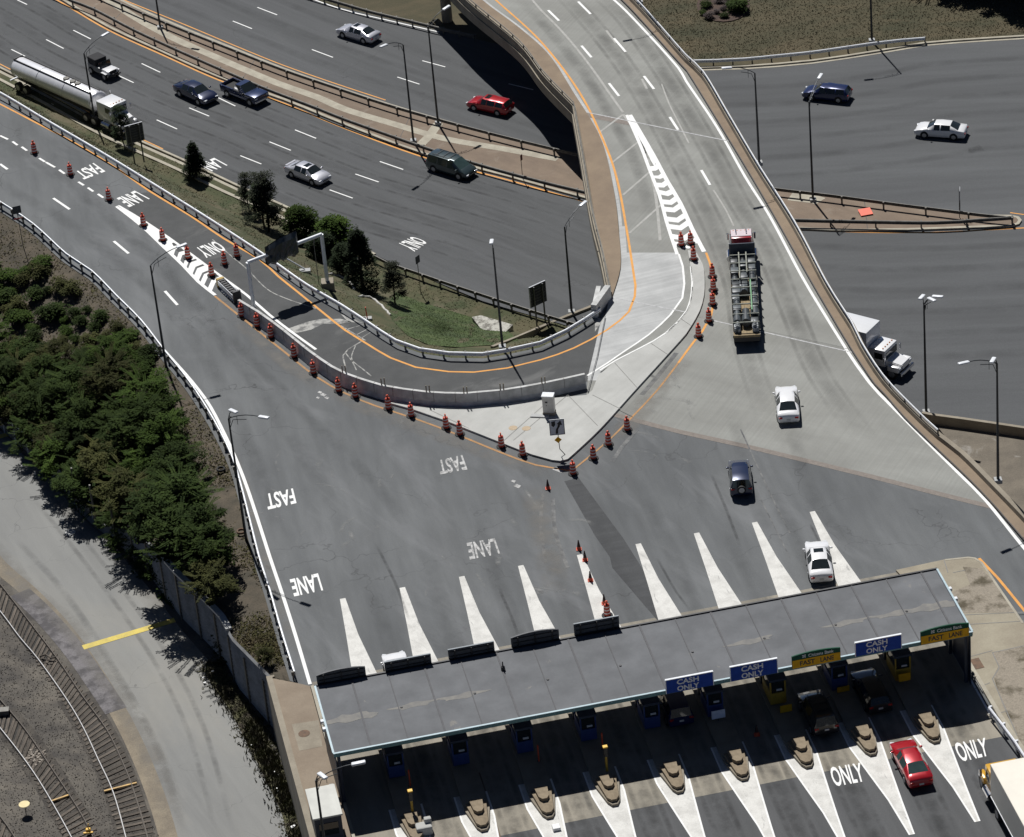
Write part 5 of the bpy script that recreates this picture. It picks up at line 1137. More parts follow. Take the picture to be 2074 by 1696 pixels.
def car(kind, label, pm, pos, head, cat=None, sunroof=False, rack=False, spare=False, scale=1.0, gl_=None, name='parked_car', spoiler=False):
    gl_ = gl_ or glass; st, cabs = station_list(kind)
    rz = atan2(head[1], head[0]); t = thing(name, label, cat or 'car', pos, rz)
    ring = []
    for x, wd, zb_, zt, wt, z0 in st:
        h = [(wd*.90, z0), (wd*.985, z0+.10), (wd, z0+(zb_-z0)*.55), (wd*.965, zb_), (wt, zt-.035 if zt-zb_ > .2 else zt-.012), (wt*.62, zt), (0, zt+.018)]
        ring.append([(x, y, z) for y, z in h] + [(x, -y, z) for y, z in h[-2::-1]])
    n = 13; vs = [p for r in ring for p in r]; body = []; wins = {}
    first_c = next(i for i, s in enumerate(st) if s[3]-s[2] > .2); last_c = max(i for i, s in enumerate(st) if s[3]-s[2] > .2)
    for i in range(len(st)-1):
        for j in range(n-1):
            q = (i*n+j, i*n+j+1, (i+1)*n+j+1, (i+1)*n+j); side = j in (3, 8); top = j in (4, 5, 6, 7); key = None
            if i == last_c and top: key = 'windshield'
            elif i == first_c-1 and top: key = 'rear_window'
            elif side and i in cabs[1:] + [cabs[0]] and first_c <= i < last_c: key = ('side_window', i, j)
            elif side and kind == 'sedan' and i == 5: key = ('side_window', i, j)
            if key: wins.setdefault(key, []).append(q)
            else: body.append(q)
    if kind == 'sedan': pass
    body += [tuple(range(n))[::-1], tuple((len(st)-1)*n+j for j in range(n))]
    # underside
    for i in range(len(st)-1): body.append((i*n, (i+1)*n, (i+1)*n+n-1, i*n+n-1))
    m = MB(); m.add(vs, body); bo_ = m.build('body', pm, t, smooth=52)
    if True:
        b = bmesh.new(); b.from_mesh(bo_.data); bmesh.ops.recalc_face_normals(b, faces=b.faces); bmesh.ops.remove_doubles(b, verts=b.verts, dist=.0001); b.to_mesh(bo_.data); b.free()
    for key, qs in wins.items():
        m = MB(); ids = sorted(set(i for q in qs for i in q)); mp = {a: k for k, a in enumerate(ids)}
        cx = sum(vs[a][0] for a in ids)/len(ids); cz = sum(vs[a][2] for a in ids)/len(ids); pts = []
        m.add([vs[a] for a in ids], [tuple(mp[i] for i in q) for q in qs]); nm = key if isinstance(key, str) else 'side_window'; m.build(nm, gl_, t, smooth=40)
        if isinstance(key, tuple):  # body coloured frame line above and below the pane
            pass
    rx = .33 if kind in ('sedan', 'wagon') else .36; wb = (1.40, -1.40) if kind != 'van' else (1.55, -1.5)
    if kind in ('sedan', 'wagon'): wb = (1.42, -1.38)
    W0 = max(q[1] for q in st)
    for x in wb:
        for s in (-1, 1): m = MB(); m.tube([(x, s*(W0-.25), rx+.02), (x, s*(W0+.003), rx+.02)], rx+.055, 20); m.build('wheel_arch', under, bo_)
    add_wheels(t, wb, W0-.095, rx, .22)
    xf, xr = st[-2][0], st[1][0]; wf, wr = st[-2][1], st[1][1]; zf = st[-2][2]; zr = st[1][2]
    for s in (-1, 1):
        m = MB(); m.box((xf-.06, s*wf*.78, zf-.03), (.30, .34, .13), rz=-s*.35, bev=.04); m.build('headlight', headl, t, smooth=50)
        m = MB(); m.box((xr-.02, s*wr*.80, zr-.12), (.10, .30, .15), rz=s*.2, bev=.03); m.build('tail_light', red_l, t, smooth=50)
        m = MB(); xm = st[last_c+1][0]-.28; m.box((xm, s*(st[last_c][1]+.10), st[last_c][2]+.10), (.14, .22, .13), bev=.04); m.build('wing_mirror', pm, t, smooth=50)
    m = MB(); m.box((xr-.055, 0, zr-.28), (.03, .32, .14)); m.build('number_plate', plate, t)
    m = MB(); m.box((xf+.075, 0, zf-.14), (.05, .75, .12), bev=.02); m.build('grille', under, t)
    if sunroof: m = MB(); m.box((.08, 0, max(q[3] for q in st)+.012), (.5, .72, .03), bev=.01); m.build('sunroof', glass, t)
    if spoiler: m = MB(); m.box((st[1][0]+.10, 0, st[1][3]+.16), (.22, 1.3, .04), bev=.012); m.box((st[1][0]+.12, -.5, st[1][3]+.07), (.08, .04, .16)); m.box((st[1][0]+.12, .5, st[1][3]+.07), (.08, .04, .16)); m.build('spoiler', pm, t)
    if rack:
        zt = st[5][3]; m = MB()
        for s in (-1, 1): m.box((-.6, s*.55, zt+.05), (2.4, .035, .04))
        for x in (-1.3, -.5, .2): m.box((x, 0, zt+.07), (.05, 1.1, .03))
        m.build('roof_rack', black, t)
    if spare: m = MB(); m.tube([(-2.32, 0, .98), (-2.52, 0, .98)], .36, 20); m.build('spare_wheel', rubber, t, smooth=50); m = MB(); m.tube([(-2.52, 0, .98), (-2.54, 0, .98)], .24, 16); m.build('spare_cover', rimm, t)
    t.scale = (scale,)*3
    return t
def hd(a, b, z=0): v = P(*b, z)-P(*a, z); return (v.x, v.y)
LH = (-BV.x, -BV.y)
white_c = paint('white', (.80, .80, .80), 0); silver = paint('silver', (.62, .62, .66), .45); navyc = paint('navy', (.012, .018, .055)); blue_c = paint('blue', (.012, .022, .085)); redc = paint('red', (.42, .012, .02)); greenc = paint('green_grey', (.045, .068, .072)); blk_c = paint('black', (.015, .016, .02))
car('sedan', 'silver sedan with a dark sunroof driving on the highway left of the centre', silver, P(625, 361, HZ), hd((597, 350), (660, 374), HZ), sunroof=True, spoiler=True, name='silver_sedan')
car('sedan', 'silver sedan at the top heading left on the far carriageway', silver, P(727, 77, HZ), hd((760, 86), (690, 66), HZ), sunroof=True, name='silver_sedan')
car('sedan', 'glossy black sedan left of the blue pickup truck', navyc, P(398, 198, HZ), hd((360, 181), (436, 216), HZ), name='dark_sedan', scale=1.08)
car('van', 'dark green grey minivan with roof rack beside the lamp post on the median', greenc, P(916, 349, HZ), hd((870, 334), (962, 362), HZ), cat='minivan', rack=True, name='minivan', gl_=glass_t)
car('wagon', 'red estate car heading left at the edge of the bridge shadow', redc, P(994, 223, HZ), hd((1040, 231), (950, 211), HZ), sunroof=True, name='red_wagon', scale=.98)
car('wagon', 'dark blue hatchback driving left behind the lamp post on the right highway', blue_c, P(1676, 199, HZ), hd((1720, 203), (1632, 194), HZ), name='blue_hatchback', scale=.98)
car('sedan', 'white sedan heading left on the highway at the far right', white_c, P(1906, 274, HZ), hd((1953, 279), (1857, 272), HZ), name='white_sedan')
car('sedan', 'white sedan driving up the concrete approach behind the flatbed truck', white_c, P(1595, 829, .01), hd((1597, 860), (1591, 795)), name='white_sedan')
car('suv', 'dark navy off-roader with spare wheel on its tailgate', paint('dark_navy', (.010, .020, .060)), P(1500, 980, .01), hd((1503, 1010), (1496, 940)), cat='suv', spare=True, name='black_suv', scale=.93)
car('sedan', 'white sedan with sunroof leaving the toll lanes between two white gores', white_c, P(1659, 1148, .01), hd((1664, 1180), (1653, 1110)), sunroof=True, name='white_sedan')
car('sedan', 'bright red sedan approaching the toll lanes at the lower right', redc, AB(54.0, -183.3, .01), LH, name='red_sedan', gl_=glass_t)
car('sedan', 'white car mostly hidden behind a dark sign back on the canopy', white_c, AB(22.1, -204.6, .01), LH, name='white_sedan')
car('suv', 'dark blue vehicle in the shaded lane below the leftmost CASH ONLY sign', blue_c, AB(40.15, -194.7, .01), LH, cat='suv', name='dark_suv')
car('suv', 'black vehicle in the shaded lane right of the yellow notice board', blk_c, AB(49.5, -190.6, .01), LH, cat='suv', name='dark_suv', rack=True)
car('wagon', 'black estate car in the shaded lane under the blue sign near the right end', blk_c, AB(53.8, -192.0, .01), LH, name='dark_wagon')

# --- jeep
def jeep():
    t = thing('jeep', 'white bonneted open jeep with black soft top beside the tanker truck', 'jeep', P(211, 151, HZ), atan2(*hd((170, 128), (240, 164), HZ)[::-1]))
    wj = paint('white', (.8, .8, .8))
    m = MB(); m.box((1.15, 0, .86), (1.3, 1.25, .42), bev=.06); m.build('hood', wj, t, smooth=40)
    m = MB(); m.box((-.55, 0, .78), (2.3, 1.5, .62), bev=.06); m.build('body', mat('jeep_grey', (.13, .14, .15), .4, coat=.5), t, smooth=40)
    m = MB(); m.box((-.95, 0, 1.42), (1.5, 1.4, .72), bev=.08); m.build('soft_top', mat('black_canvas', (.03, .03, .032), .9), t)
    m = MB(); m.box((.42, 0, 1.36), (.06, 1.4, .58), ry=-.2, bev=.02); m.build('windshield', glass, t)
    m = MB(); 
    for s in (-1, 1): m.box((1.25, s*.75, .80), (.95, .30, .08), bev=.03)
    m.build('fender', wj, t); m = MB(); m.box((1.9, 0, .55), (.14, 1.6, .18), bev=.03); m.build('bumper', black, t); m = MB(); m.box((1.81, 0, .88), (.04, .8, .34)); m.build('grille', under, t)
    for s in (-1, 1): m = MB(); m.lathe([(.1, 0), (.1, .05)], 12); o = m.build('headlight', headl, t); o.rotation_euler = (0, pi/2, 0); o.location = (1.80, s*.5, .92)
    add_wheels(t, (1.25, -1.15), .72, .38, .24); m = MB(); m.tube([(-1.72, 0, 1.0), (-1.92, 0, 1.0)], .36, 18); m.build('spare_wheel', rubber, t)
jeep()
def pickup():
    t = thing('pickup_truck', 'dark blue pickup truck with an empty black bed', 'pickup', P(497, 199, HZ), atan2(*hd((452, 180), (538, 214), HZ)[::-1])); b_ = paint('pickup_blue', (.02, .035, .10))
    m = MB(); m.box((0, 0, .62), (5.3, 1.9, .42), bev=.08); m.build('body', b_, t, smooth=40)
    m = MB(); m.box((1.75, 0, .95), (1.75, 1.84, .40), bev=.10); m.build('hood', b_, t, smooth=40)
    st = [(-.55, .93, 1.05, .93), (-.45, .93, 1.70, .68), (.30, .92, 1.74, .68), (1.10, .92, 1.10, .84)]
    m = MB(); vs = []; 
    for x, w0, z, w1 in st: vs += [(x, w0, .9), (x, w0, 1.1), (x, w1, z), (x, -w1, z), (x, -w0, 1.1), (x, -w0, .9)]
    fb = []; win = []
    for i in range(3):
        for j in range(5):
            q = (i*6+j, i*6+j+1, (i+1)*6+j+1, (i+1)*6+j); (win if (j in (1, 3) and i == 1) or (j == 2 and i != 1) else fb).append(q)
    m.add(vs, fb + [(0, 1, 2, 3, 4, 5)]); m.build('cab', b_, t)
    for q in win: m = MB(); m.add([vs[i] for i in q], [(0, 1, 2, 3)]); m.build('window', glass, t)
    m = MB(); m.box((.9, 0, 1.12), (.5, .1, .02)); 
    for s in (-1, 1): m = MB(); m.box((-1.65, s*.88, .98), (2.0, .14, .42), bev=.03); m.build('bed_side', b_, t)
    m = MB(); m.box((-2.62, 0, .98), (.1, 1.8, .42), bev=.02); m.build('tailgate', b_, t); m = MB(); m.box((-1.65, 0, .84), (1.95, 1.62, .06)); m.build('bed', under, t); m = MB(); m.box((-.62, 0, 1.1), (.06, 1.6, .3)); m.build('bed_front', b_, t)
    m = MB(); m.box((2.66, 0, .6), (.14, 1.86, .22), bev=.04); m.build('bumper', chrome, t)
    for s in (-1, 1): m = MB(); m.box((2.60, s*.74, .93), (.1, .34, .18), bev=.03); m.build('headlight', headl, t); m = MB(); m.box((1.0, s*1.05, 1.15), (.12, .22, .18), bev=.03); m.build('wing_mirror', black, t); m = MB(); m.box((-2.67, s*.85, .95), (.04, .12, .3)); m.build('tail_light', red_l, t)
    for x in (1.75, -1.65):
        for s in (-1, 1): m = MB(); m.tube([(x, s*.7, .42), (x, s*.957, .42)], .44, 18); m.build('wheel_arch', under, t)
    add_wheels(t, (1.75, -1.65), .86, .38, .24)
pickup()
def cab_front(t, x0, wj, roof_z, hood=True, w_=2.3, sleeper=0, hl=1.9):
    """bonneted lorry cab, nose to +x, back wall at x0"""
    L = 1.6+sleeper
    vs = []; fr = x0+L
    m = MB(); m.box((x0+L/2, 0, (roof_z+.95)/2), (L, w_*.96, roof_z-.95), bev=.12); cb = m.build('cab', wj, t, smooth=40)
    m = MB(); m.box((x0+L-.02, 0, roof_z-.62), (.12, w_*.84, .62), bev=.03); m.build('windshield', glass, t)
    for s in (-1, 1):
        m = MB(); m.box((x0+L-.62, s*w_*.482, roof_z-.62), (.8, .03, .58), bev=.01); m.build('side_window', glass, t)
        m = MB(); m.box((x0+L+.1, s*(w_/2+.22), roof_z-.75), (.12, .22, .6), bev=.03); m.build('wing_mirror', chrome, t)
        m = MB(); m.box((fr+hl*.55, s*w_*.42, .98), (1.1, .42, .55), bev=.12); m.build('fender', wj, t, smooth=40)
        m = MB(); m.box((fr+hl-.05, s*w_*.40, 1.05), (.12, .3, .22), bev=.03); m.build('headlight', headl, t)
    m = MB(); vs = [(fr-.05, y, z) for y, z in ((w_*.40, 1.0), (w_*.38, roof_z-1.0), (-w_*.38, roof_z-1.0), (-w_*.40, 1.0))] + [(fr+hl, y, z) for y, z in ((w_*.32, .8), (w_*.30, roof_z-1.25), (-w_*.30, roof_z-1.25), (-w_*.32, .8))]
    m.add(vs, [(0, 1, 2, 3)[::-1], (4, 5, 6, 7), (1, 0, 4, 5)[::-1], (2, 1, 5, 6)[::-1], (3, 2, 6, 7)[::-1], (0, 3, 7, 4)[::-1]]); h = m.build('hood', wj, t)
    b = bmesh.new(); b.from_mesh(h.data); bmesh.ops.recalc_face_normals(b, faces=b.faces); bmesh.ops.bevel(b, geom=list(b.edges), offset=.06, segments=2, affect='EDGES'); b.to_mesh(h.data); b.free()
    m = MB(); m.box((fr+hl+.02, 0, (roof_z-1.2+.8)/2+.05), (.06, w_*.5, roof_z-1.25-.85)); m.build('grille', chrome, t); m = MB(); m.box((fr+hl+.12, 0, .6), (.22, w_*.98, .32), bev=.06); m.build('bumper', chrome, t)
    m = MB()
    for i in range(5): m.box((fr-.35, (i-2)*w_*.17, roof_z+.04), (.1, .12, .07), bev=.02)
    m.build('marker_light', mat('amber_light', (.6, .2, .02), .3), cb)
    return cb
def tanker():
    a, b = P(38, 133, -4.1), P(194, 202.5, -4.1); v = b-a; LT = v.length+.4; t = thing('tanker_truck', 'white bonneted lorry pulling a long polished silver tank trailer', 'tanker truck', Vector((a.x, a.y, HZ)), atan2(v.y, v.x))
    alu = mat('polished_aluminium', (.84, .84, .86), .34, .35, c2=(.76, .76, .78), scale=.8, stretch=(4, 1, 1))
    R_ = 1.02; zc = 2.15; m = MB(); pr = [(0, R_*.55), (.08, R_*.8), (.22, R_*.95), (.4, R_)] ; xs = [(-.15, R_*.3), (-.1, R_*.7), (.0, R_*.92), (.2, R_), (LT-.2, R_), (LT, R_*.92), (LT+.1, R_*.7), (LT+.15, R_*.3)]
    n = 28; vs = []; 
    for x, r in xs:
        for j in range(n): q = 2*pi*j/n; vs.append((x, r*1.12*cos(q), zc + r*.98*sin(q)))
    fs = [(i*n+j, (i+1)*n+j, (i+1)*n+(j+1) % n, i*n+(j+1) % n) for i in range(len(xs)-1) for j in range(n)] + [tuple(range(n)), tuple((len(xs)-1)*n+j for j in range(n))[::-1]]
    m.add(vs, fs); tk = m.build('tank', alu, t, smooth=35)
    for s in (-1, 1): m = MB(); m.box((LT/2, s*.52, zc+R_*.93), (LT-.5, .05, .16)); m.build('top_rail', black, tk)
    m = MB(); m.box((.15, 0, zc+R_*.96), (.14, 1.1, .2)); m.build('cross_rail', black, tk)
    for x in (LT*.62, LT*.70, LT*.76): m = MB(); m.lathe([(.34, 0), (.34, .16), (.28, .2)], 16, (x, 0, zc+R_*.9)); m.build('hatch', galv_d, tk)
    m = MB()
    for x in (.15, LT*.33, LT*.66, LT-.1): m.tube([(x, R_*1.135*cos(q*pi/12), zc+R_*.995*sin(q*pi/12)) for q in range(25)], .022, 4)
    tag(m.build('band', alu, tk), kind='stuff')
    m = MB(); m.box((LT/2, 0, .95), (LT-.6, .9, .25)); m.build('chassis', black, t); add_wheels(t, (1.0, 2.25, LT-.9, LT+.4), 1.0, .5, .45)
    m = MB(); m.box((-.3, 0, .85), (.15, 2.3, .14), bev=.03); m.build('rear_bumper', galv, t); m = MB(); m.box((LT+1.6, 0, .8), (5.6, .9, .25)); m.build('tractor_chassis', black, t)
    add_wheels(t, (LT+4.4,), 1.05, .5, .3); cab_front(t, LT+1.0, paint('lorry_white', (.80, .80, .80), 0), 2.95, sleeper=.8, hl=1.3, w_=2.12)
    m = MB(); m.tube([(LT+.8, 1.0, 1.0), (LT+.8, 1.0, 3.3)], .07, 8); m.build('exhaust_stack', chrome, t)
    for s in (-1, 1): m = MB(); m.tube([(LT+1.9, s*1.15, .75), (LT+3.1, s*1.15, .75)], .3, 14); m.build('fuel_tank', chrome, t)
tanker()
def box_truck():
    f = P(1822, 757, HZ); hv = Vector(hd((1740, 735), (1830, 760), HZ) + (0,)).normalized(); hv = Vector((.80, -.60, 0)).normalized()
    t = thing('box_truck', 'white box lorry with a bonneted cab, half hidden behind the right bridge parapet', 'lorry', f, atan2(hv.y, hv.x)); wj = paint('lorry_white', (.80, .80, .80), 0)
    m = MB(); m.box((-6.0, 0, 2.5), (7.2, 2.45, 2.95), bev=.12); m.build('cargo_box', paint('box_white', (.78, .79, .80), 0), t, smooth=40); m = MB(); m.box((-4.8, 0, .85), (9.4, .9, .25)); m.build('chassis', black, t)
    cab_front(t, -2.35, wj, 2.55, w_=2.25, hl=1.35); add_wheels(t, (-.15, ), .98, .48, .28); add_wheels(t, (-7.6,), 1.0, .48, .45)
box_truck()
def yellow_truck():
    t = thing('box_truck', 'long white topped box lorry with a yellow cab at the lower right corner', 'lorry', AB(59.0, -179.3, .01), YAW+pi); yj = paint('lorry_yellow', (.62, .34, .02), 0)
    m = MB(); m.box((-8.3, 0, 2.45), (13.0, 2.5, 2.75), bev=.05); m.build('cargo_box', mat('cream_box', (.74, .70, .60), .55, c2=(.68, .64, .55), scale=.6), t); m = MB(); m.box((-7, 0, .85), (14, .9, .25)); m.build('chassis', black, t)
    cab_front(t, -1.75, yj, 2.6, w_=2.3, hl=1.2); add_wheels(t, (.55,), 1.0, .48, .28); add_wheels(t, (-3.0, -12.5), 1.0, .48, .45)
    m = MB(); m.box((-1.25, 0, 2.72), (.7, 1.6, .3), bev=.08); m.build('wind_deflector', black, t)
    for s in (-1, 1): m = MB(); m.tube([(-1.6, s*1.12, .8), (-.5, s*1.12, .8)], .3, 12); m.build('fuel_tank', chrome, t)
    m = MB(); m.box((-8.3, 1.27, 1.15), (12.8, .03, .1)); m.build('side_rail', galv, t)
yellow_truck()
def flatbed():
    r = P(1514, 707, 0); f = P(1502, 497, 0); v = f-r; Lf = v.length; t = thing('flatbed_truck', 'red and white lorry with a flatbed trailer of strapped dark pipes and timber', 'flatbed truck', r, atan2(v.y, v.x)); TL = 12.4; t.scale = (1, .88, 1)
    rj = paint('lorry_red', (.38, .02, .03), 0)
    m = MB(); m.box((TL/2, 0, 1.2), (TL, 2.5, .22), bev=.02); bd = m.build('trailer_bed', wood_y, t)
    for s in (-1, 1): m = MB(); m.box((TL/2, s*1.26, 1.2), (TL, .06, .26)); m.build('side_rail', galv_d, t); m = MB(); m.box((TL/2, s*.5, .85), (TL-1, .15, .45)); m.build('beam', black, t)
    m = MB(); m.box((.05, 0, .95), (.08, 2.4, .5)); m.build('rear_frame', black, t)
    m = MB(); m.box((TL+.05, 0, 2.15), (.12, 2.5, 1.75), bev=.02); m.build('headboard', mat('dark_blue_panel', (.02, .035, .06), .4), t)
    m = MB(); m.box((Lf-3.4, 0, .85), (6.2, .9, .25)); m.build('tractor_chassis', black, t)
    add_wheels(t, (1.3, 2.6, Lf-5.6, Lf-4.4), 1.0, .5, .45); add_wheels(t, (Lf-.9,), 1.05, .5, .3)
    cb = cab_front(t, Lf-3.9, rj, 2.9, hl=1.75, w_=2.2)
    m = MB(); m.box((Lf-3.05, 0, 2.93), (1.2, 2.0, .06), bev=.02); m.build('roof_cap', paint('roof_white', (.72, .62, .64), 0), t)
    for s in (-1, 1): m = MB(); m.tube([(Lf-4.05, s*1.05, .9), (Lf-4.05, s*1.05, 3.4)], .08, 10); m.build('exhaust_stack', chrome, t); m = MB(); m.tube([(Lf-3.7, s*1.2, .78), (Lf-2.5, s*1.2, .78)], .32, 14); m.build('fuel_tank', chrome, t); m = MB(); m.tube([(Lf-3.3, s*.5, 3.05), (Lf-2.7, s*.5, 3.05)], .06, 8); m.build('air_horn', chrome, t)
    rr = random.Random(11); dk = mat('load_dark_grey', (.085, .098, .105), .45, c2=(.05, .058, .062), scale=2, rand=.4); tm = mat('load_timber', (.34, .35, .30), .9, c2=(.20, .21, .18), scale=3)
    n = 0
    for row in range(11):
        for col in range(3):
            x = TL-.9-row*.98; y = (col-1)*.82+rr.uniform(-.06, .06)
            if row in (6, 7, 8) and col == 1: continue
            h = rr.uniform(.45, .85); m = MB()
            if rr.random() < .5: m.tube([(x-.47, y, 1.35+h/2), (x+.47, y, 1.35+h/2)], max(.33, h/2), 12)
            else: m.box((x, y, 1.33+h/2), (.95, rr.uniform(.68, .8), h), bev=.04)
            g_ = 'machine parts on the flatbed'; o = m.build('steel_part', dk, smooth=40); o.parent = None; o.matrix_world = Matrix.Translation(r) @ Matrix.Rotation(atan2(v.y, v.x), 4, 'Z') @ Matrix.Diagonal((1, .88, 1, 1))
            side = ('left', 'middle', 'right')[2-col]; tag(o, 'dark grey steel part strapped on the flatbed, %s row, %s from the cab' % (side, ['first', 'second', 'third', 'fourth', 'fifth', 'sixth', 'seventh', 'eighth', 'ninth', 'tenth', 'eleventh'][row]), 'steel part', g_)
    MW = Matrix.Translation(r) @ Matrix.Rotation(atan2(v.y, v.x), 4, 'Z') @ Matrix.Diagonal((1, .88, 1, 1))
    for i in range(9):
        x = TL-.6-i*1.38; zz = 2.25 if i < 7 else 2.1; m = MB(); m.box((x, 0, zz), (.075, 2.5, .09)); 
        for s in (-1, 1): m.box((x, s*1.2, (zz+1.3)/2), (.08, .08, zz-1.3))
        o = m.build('timber_bearer', tm); o.matrix_world = MW; tag(o, 'pale timber cross bearer over the flatbed load, %s behind the headboard' % ordn[i], 'timber', 'timber bearers on the flatbed')
    for i, (x0, x1, y, mm_, lb) in enumerate([(TL-.3, 7.6, .35, tm, 'long timber rail lying over the front of the load, left one'), (TL-.3, 8.6, -.35, tm, 'long timber rail lying over the front of the load, right one'), (7.4, 2.4, -.62, mat('green_rail', (.16, .36, .18), .6), 'pale green rail lying along the right of the flatbed load')]):
        m = MB(); m.box(((x0+x1)/2, y, 2.37 if i < 2 else 2.3), (abs(x0-x1), .11, .11)); o = m.build('timber_rail' if i < 2 else 'green_rail', mm_); o.matrix_world = MW; tag(o, lb, 'timber' if i < 2 else 'rail')
    for s in (-1, 1):
        m = MB(); m.box((.9, s*.85, 1.55), (1.0, .6, .45), bev=.08); m.tube([(.5, s*.8, 1.8), (1.3, s*.8, 1.8)], .2, 10); o = m.build('wrapped_bundle', mat('grey_wrap', (.40, .42, .43), .6, c2=(.08, .09, .09), scale=4, mix=(.42, .55))); o.matrix_world = MW; tag(o, 'shiny wrapped bundle at the %s rear corner of the flatbed' % ('right' if s < 0 else 'left'), 'bundle')
flatbed()

# ================================================================== RAIL TRACKS
def track(lp, rp, label, dull=False):
    l = L_(lp, YZ+.24, 1); r = L_(rp, YZ+.24, 1); t = thing('railway_track', label, 'railway track', (l[0].x, l[0].y, YZ)); o = t.location
    for ln in (l, r):
        m = MB(o); sweep(m, ln, [(-.03, -.04), (.03, -.04), (.03, 0), (-.03, 0)]); rl = m.build('rail', steel if ln is l or dull else railside, t)  # sun glint put into the colour: left rail head pale, right one dark
        m = MB(o); sweep(m, ln, [(-.07, -.18), (.07, -.18), (.06, -.155), (.012, -.14), (.012, -.042), (-.012, -.042), (-.012, -.14), (-.06, -.155)]); m.build('web', railside, rl)
    n = min(95, int(sum((l[i+1]-l[i]).length for i in range(len(l)-1))/.56)); A = resample(l, n); B = resample(r, n); me = None; rr = random.Random(3)
    for a, b in zip(A, B):
        c = (a+b)/2; d = b-a
        if me is None: m = MB(); m.box((0, 0, 0), (2.5, .23, .2), bev=.02); s = m.build('sleeper', wood, t); me = s.data
        else: s = bpy.data.objects.new('sleeper', me); C.objects.link(s); s.parent = t
        s.location = Vector((c.x+rr.uniform(-.08, .08), c.y, YZ-.035+rr.uniform(-.02, .015))) - o; s.rotation_euler = (0, 0, atan2(d.y, d.x)+rr.uniform(-.03, .03))
    return t
track([(-60, 1165), (0, 1237), (40.5, 1291), (77.6, 1335), (135, 1416), (169, 1474), (199, 1538), (229.5, 1605), (255, 1696), (275, 1780)], [(-50, 1120), (0, 1182), (51, 1247.5), (115, 1332), (165, 1406), (216, 1477), (246, 1538), (270, 1598.5), (299, 1696), (318, 1780)], 'curving railway track beside the service road')
track([(-60, 1400), (0, 1473.6), (47, 1534), (88, 1595), (145, 1696), (190, 1790)], [(-60, 1345), (0, 1416), (51, 1477), (111, 1565), (159, 1639), (189, 1696), (232, 1790)], 'middle railway track crossing the lower left corner')
track([(-40, 1660), (0, 1715), (30, 1770)], [(-50, 1590), (0, 1652.5), (30, 1696), (70, 1770)], 'short piece of railway track in the bottom left corner')
dkb = mat('dark_ballast', (.045, .042, .038), .95, c2=(.025, .024, .022), scale=1.2, grain=.4)
m = MB(); m.poly([P(x, y, YZ+.003) for x, y in [(-60, 1130), (0, 1195), (51, 1256), (112, 1336), (84, 1342), (40, 1290), (0, 1240), (-60, 1180)]]); m.poly([P(x, y, YZ+.003) for x, y in [(-50, 1375), (0, 1425), (38, 1470), (30, 1500), (0, 1470), (-40, 1420)]]); tag(flip_up(m.build('oil_stain', dkb, yard)), kind='structure')
m = MB(); m.strip(L_([(150, 1410), (190, 1475), (225, 1545), (250, 1610), (275, 1700)], YZ+.002), 2.7); m.strip(L_([(0, 1445), (50, 1506), (100, 1580), (150, 1665)], YZ+.0025), 2.5); tag(flip_up(m.build('ballast', mat('track_ballast', (.085, .075, .062), .95, c2=(.045, .04, .035), scale=1.2, grain=.45, bump=.6), yard)), kind='structure')
yt = mat('yellow_tie', (.66, .42, .14), .7, c2=(.40, .27, .12), scale=3)
for a, b, lb in (((211, 1603), (277, 1586), 'yellow painted bar lying across the curving track'), ((105, 1623), (139, 1611), 'yellow painted bar between the rails of the middle track')):
    a, b = P(*a, YZ+.14), P(*b, YZ+.14); m = MB(); v = b-a; m.box((0, 0, 0), (v.length, .16, .12), bev=.02); o = m.build('yellow_bar', yt); o.location = (a+b)/2 + Vector((0, 0, .0 if lb[-5:] == 'track' and 'middle' in lb else .0)); o.rotation_euler = (0, 0, atan2(v.y, v.x)); tag(o, lb, 'bar')
p = P(49, 1629, YZ+.9); t = thing('marker_disc', 'round yellow marker disc on a thin post between the tracks', 'marker', (p.x, p.y, YZ)); m = MB(); m.lathe([(.40, .88), (.40, .91)], 20); m.build('disc', mat('pale_yellow', (.75, .62, .30), .6), t); m = MB(); m.tube([(0, 0, 0), (0, 0, .88)], .03, 6); m.build('post', black, t)
p = P(179, 1683, YZ+.3); t = thing('point_lever', 'bright yellow points lever box on the middle track', 'lever', (p.x, p.y, YZ)); m = MB(); m.box((0, 0, .35), (.35, .3, .3), bev=.06); m.box((0, -.2, .28), (.7, .16, .1), bev=.02); m.build('box', mat('bright_yellow', (.85, .5, .04)), t); m = MB(); m.tube([(0, 0, .4), (.05, .1, .85)], .04, 6); m.build('handle', mat('bright_yellow', (.85, .5, .04)), t)
p = P(6, 1441, YZ+.3); t = thing('switch_box', 'grey metal switch box at the left edge between the tracks', 'box', (p.x, p.y, YZ)); m = MB(); m.box((0, 0, .25), (.9, .55, .4), bev=.06); m.build('body', galv_d, t); m = MB(); m.box((0, 0, .47), (.95, .6, .05), bev=.02); m.build('lid', galv_d, t)
rr = random.Random(8); m = MB(); c = P(70, 1535, YZ+.02)
for i in range(70):
    a, d = rr.uniform(0, 6.28), rr.uniform(0, 1)**.6; q = (cos(a)*d*.75+.2*sin(a), sin(a)*d*1.35, .04*(1-d)); s_ = rr.uniform(.06, .2); m.box(q, (s_, s_*.8, .1), rz=a, bev=.015)
o = m.build('rubble_heap', mat('pale_stones', (.36, .32, .27), .95, c2=(.20, .17, .14), scale=3)); o.location = c; tag(o, 'heap of pale stones between the rails of the middle track', 'rubble', kind='stuff')
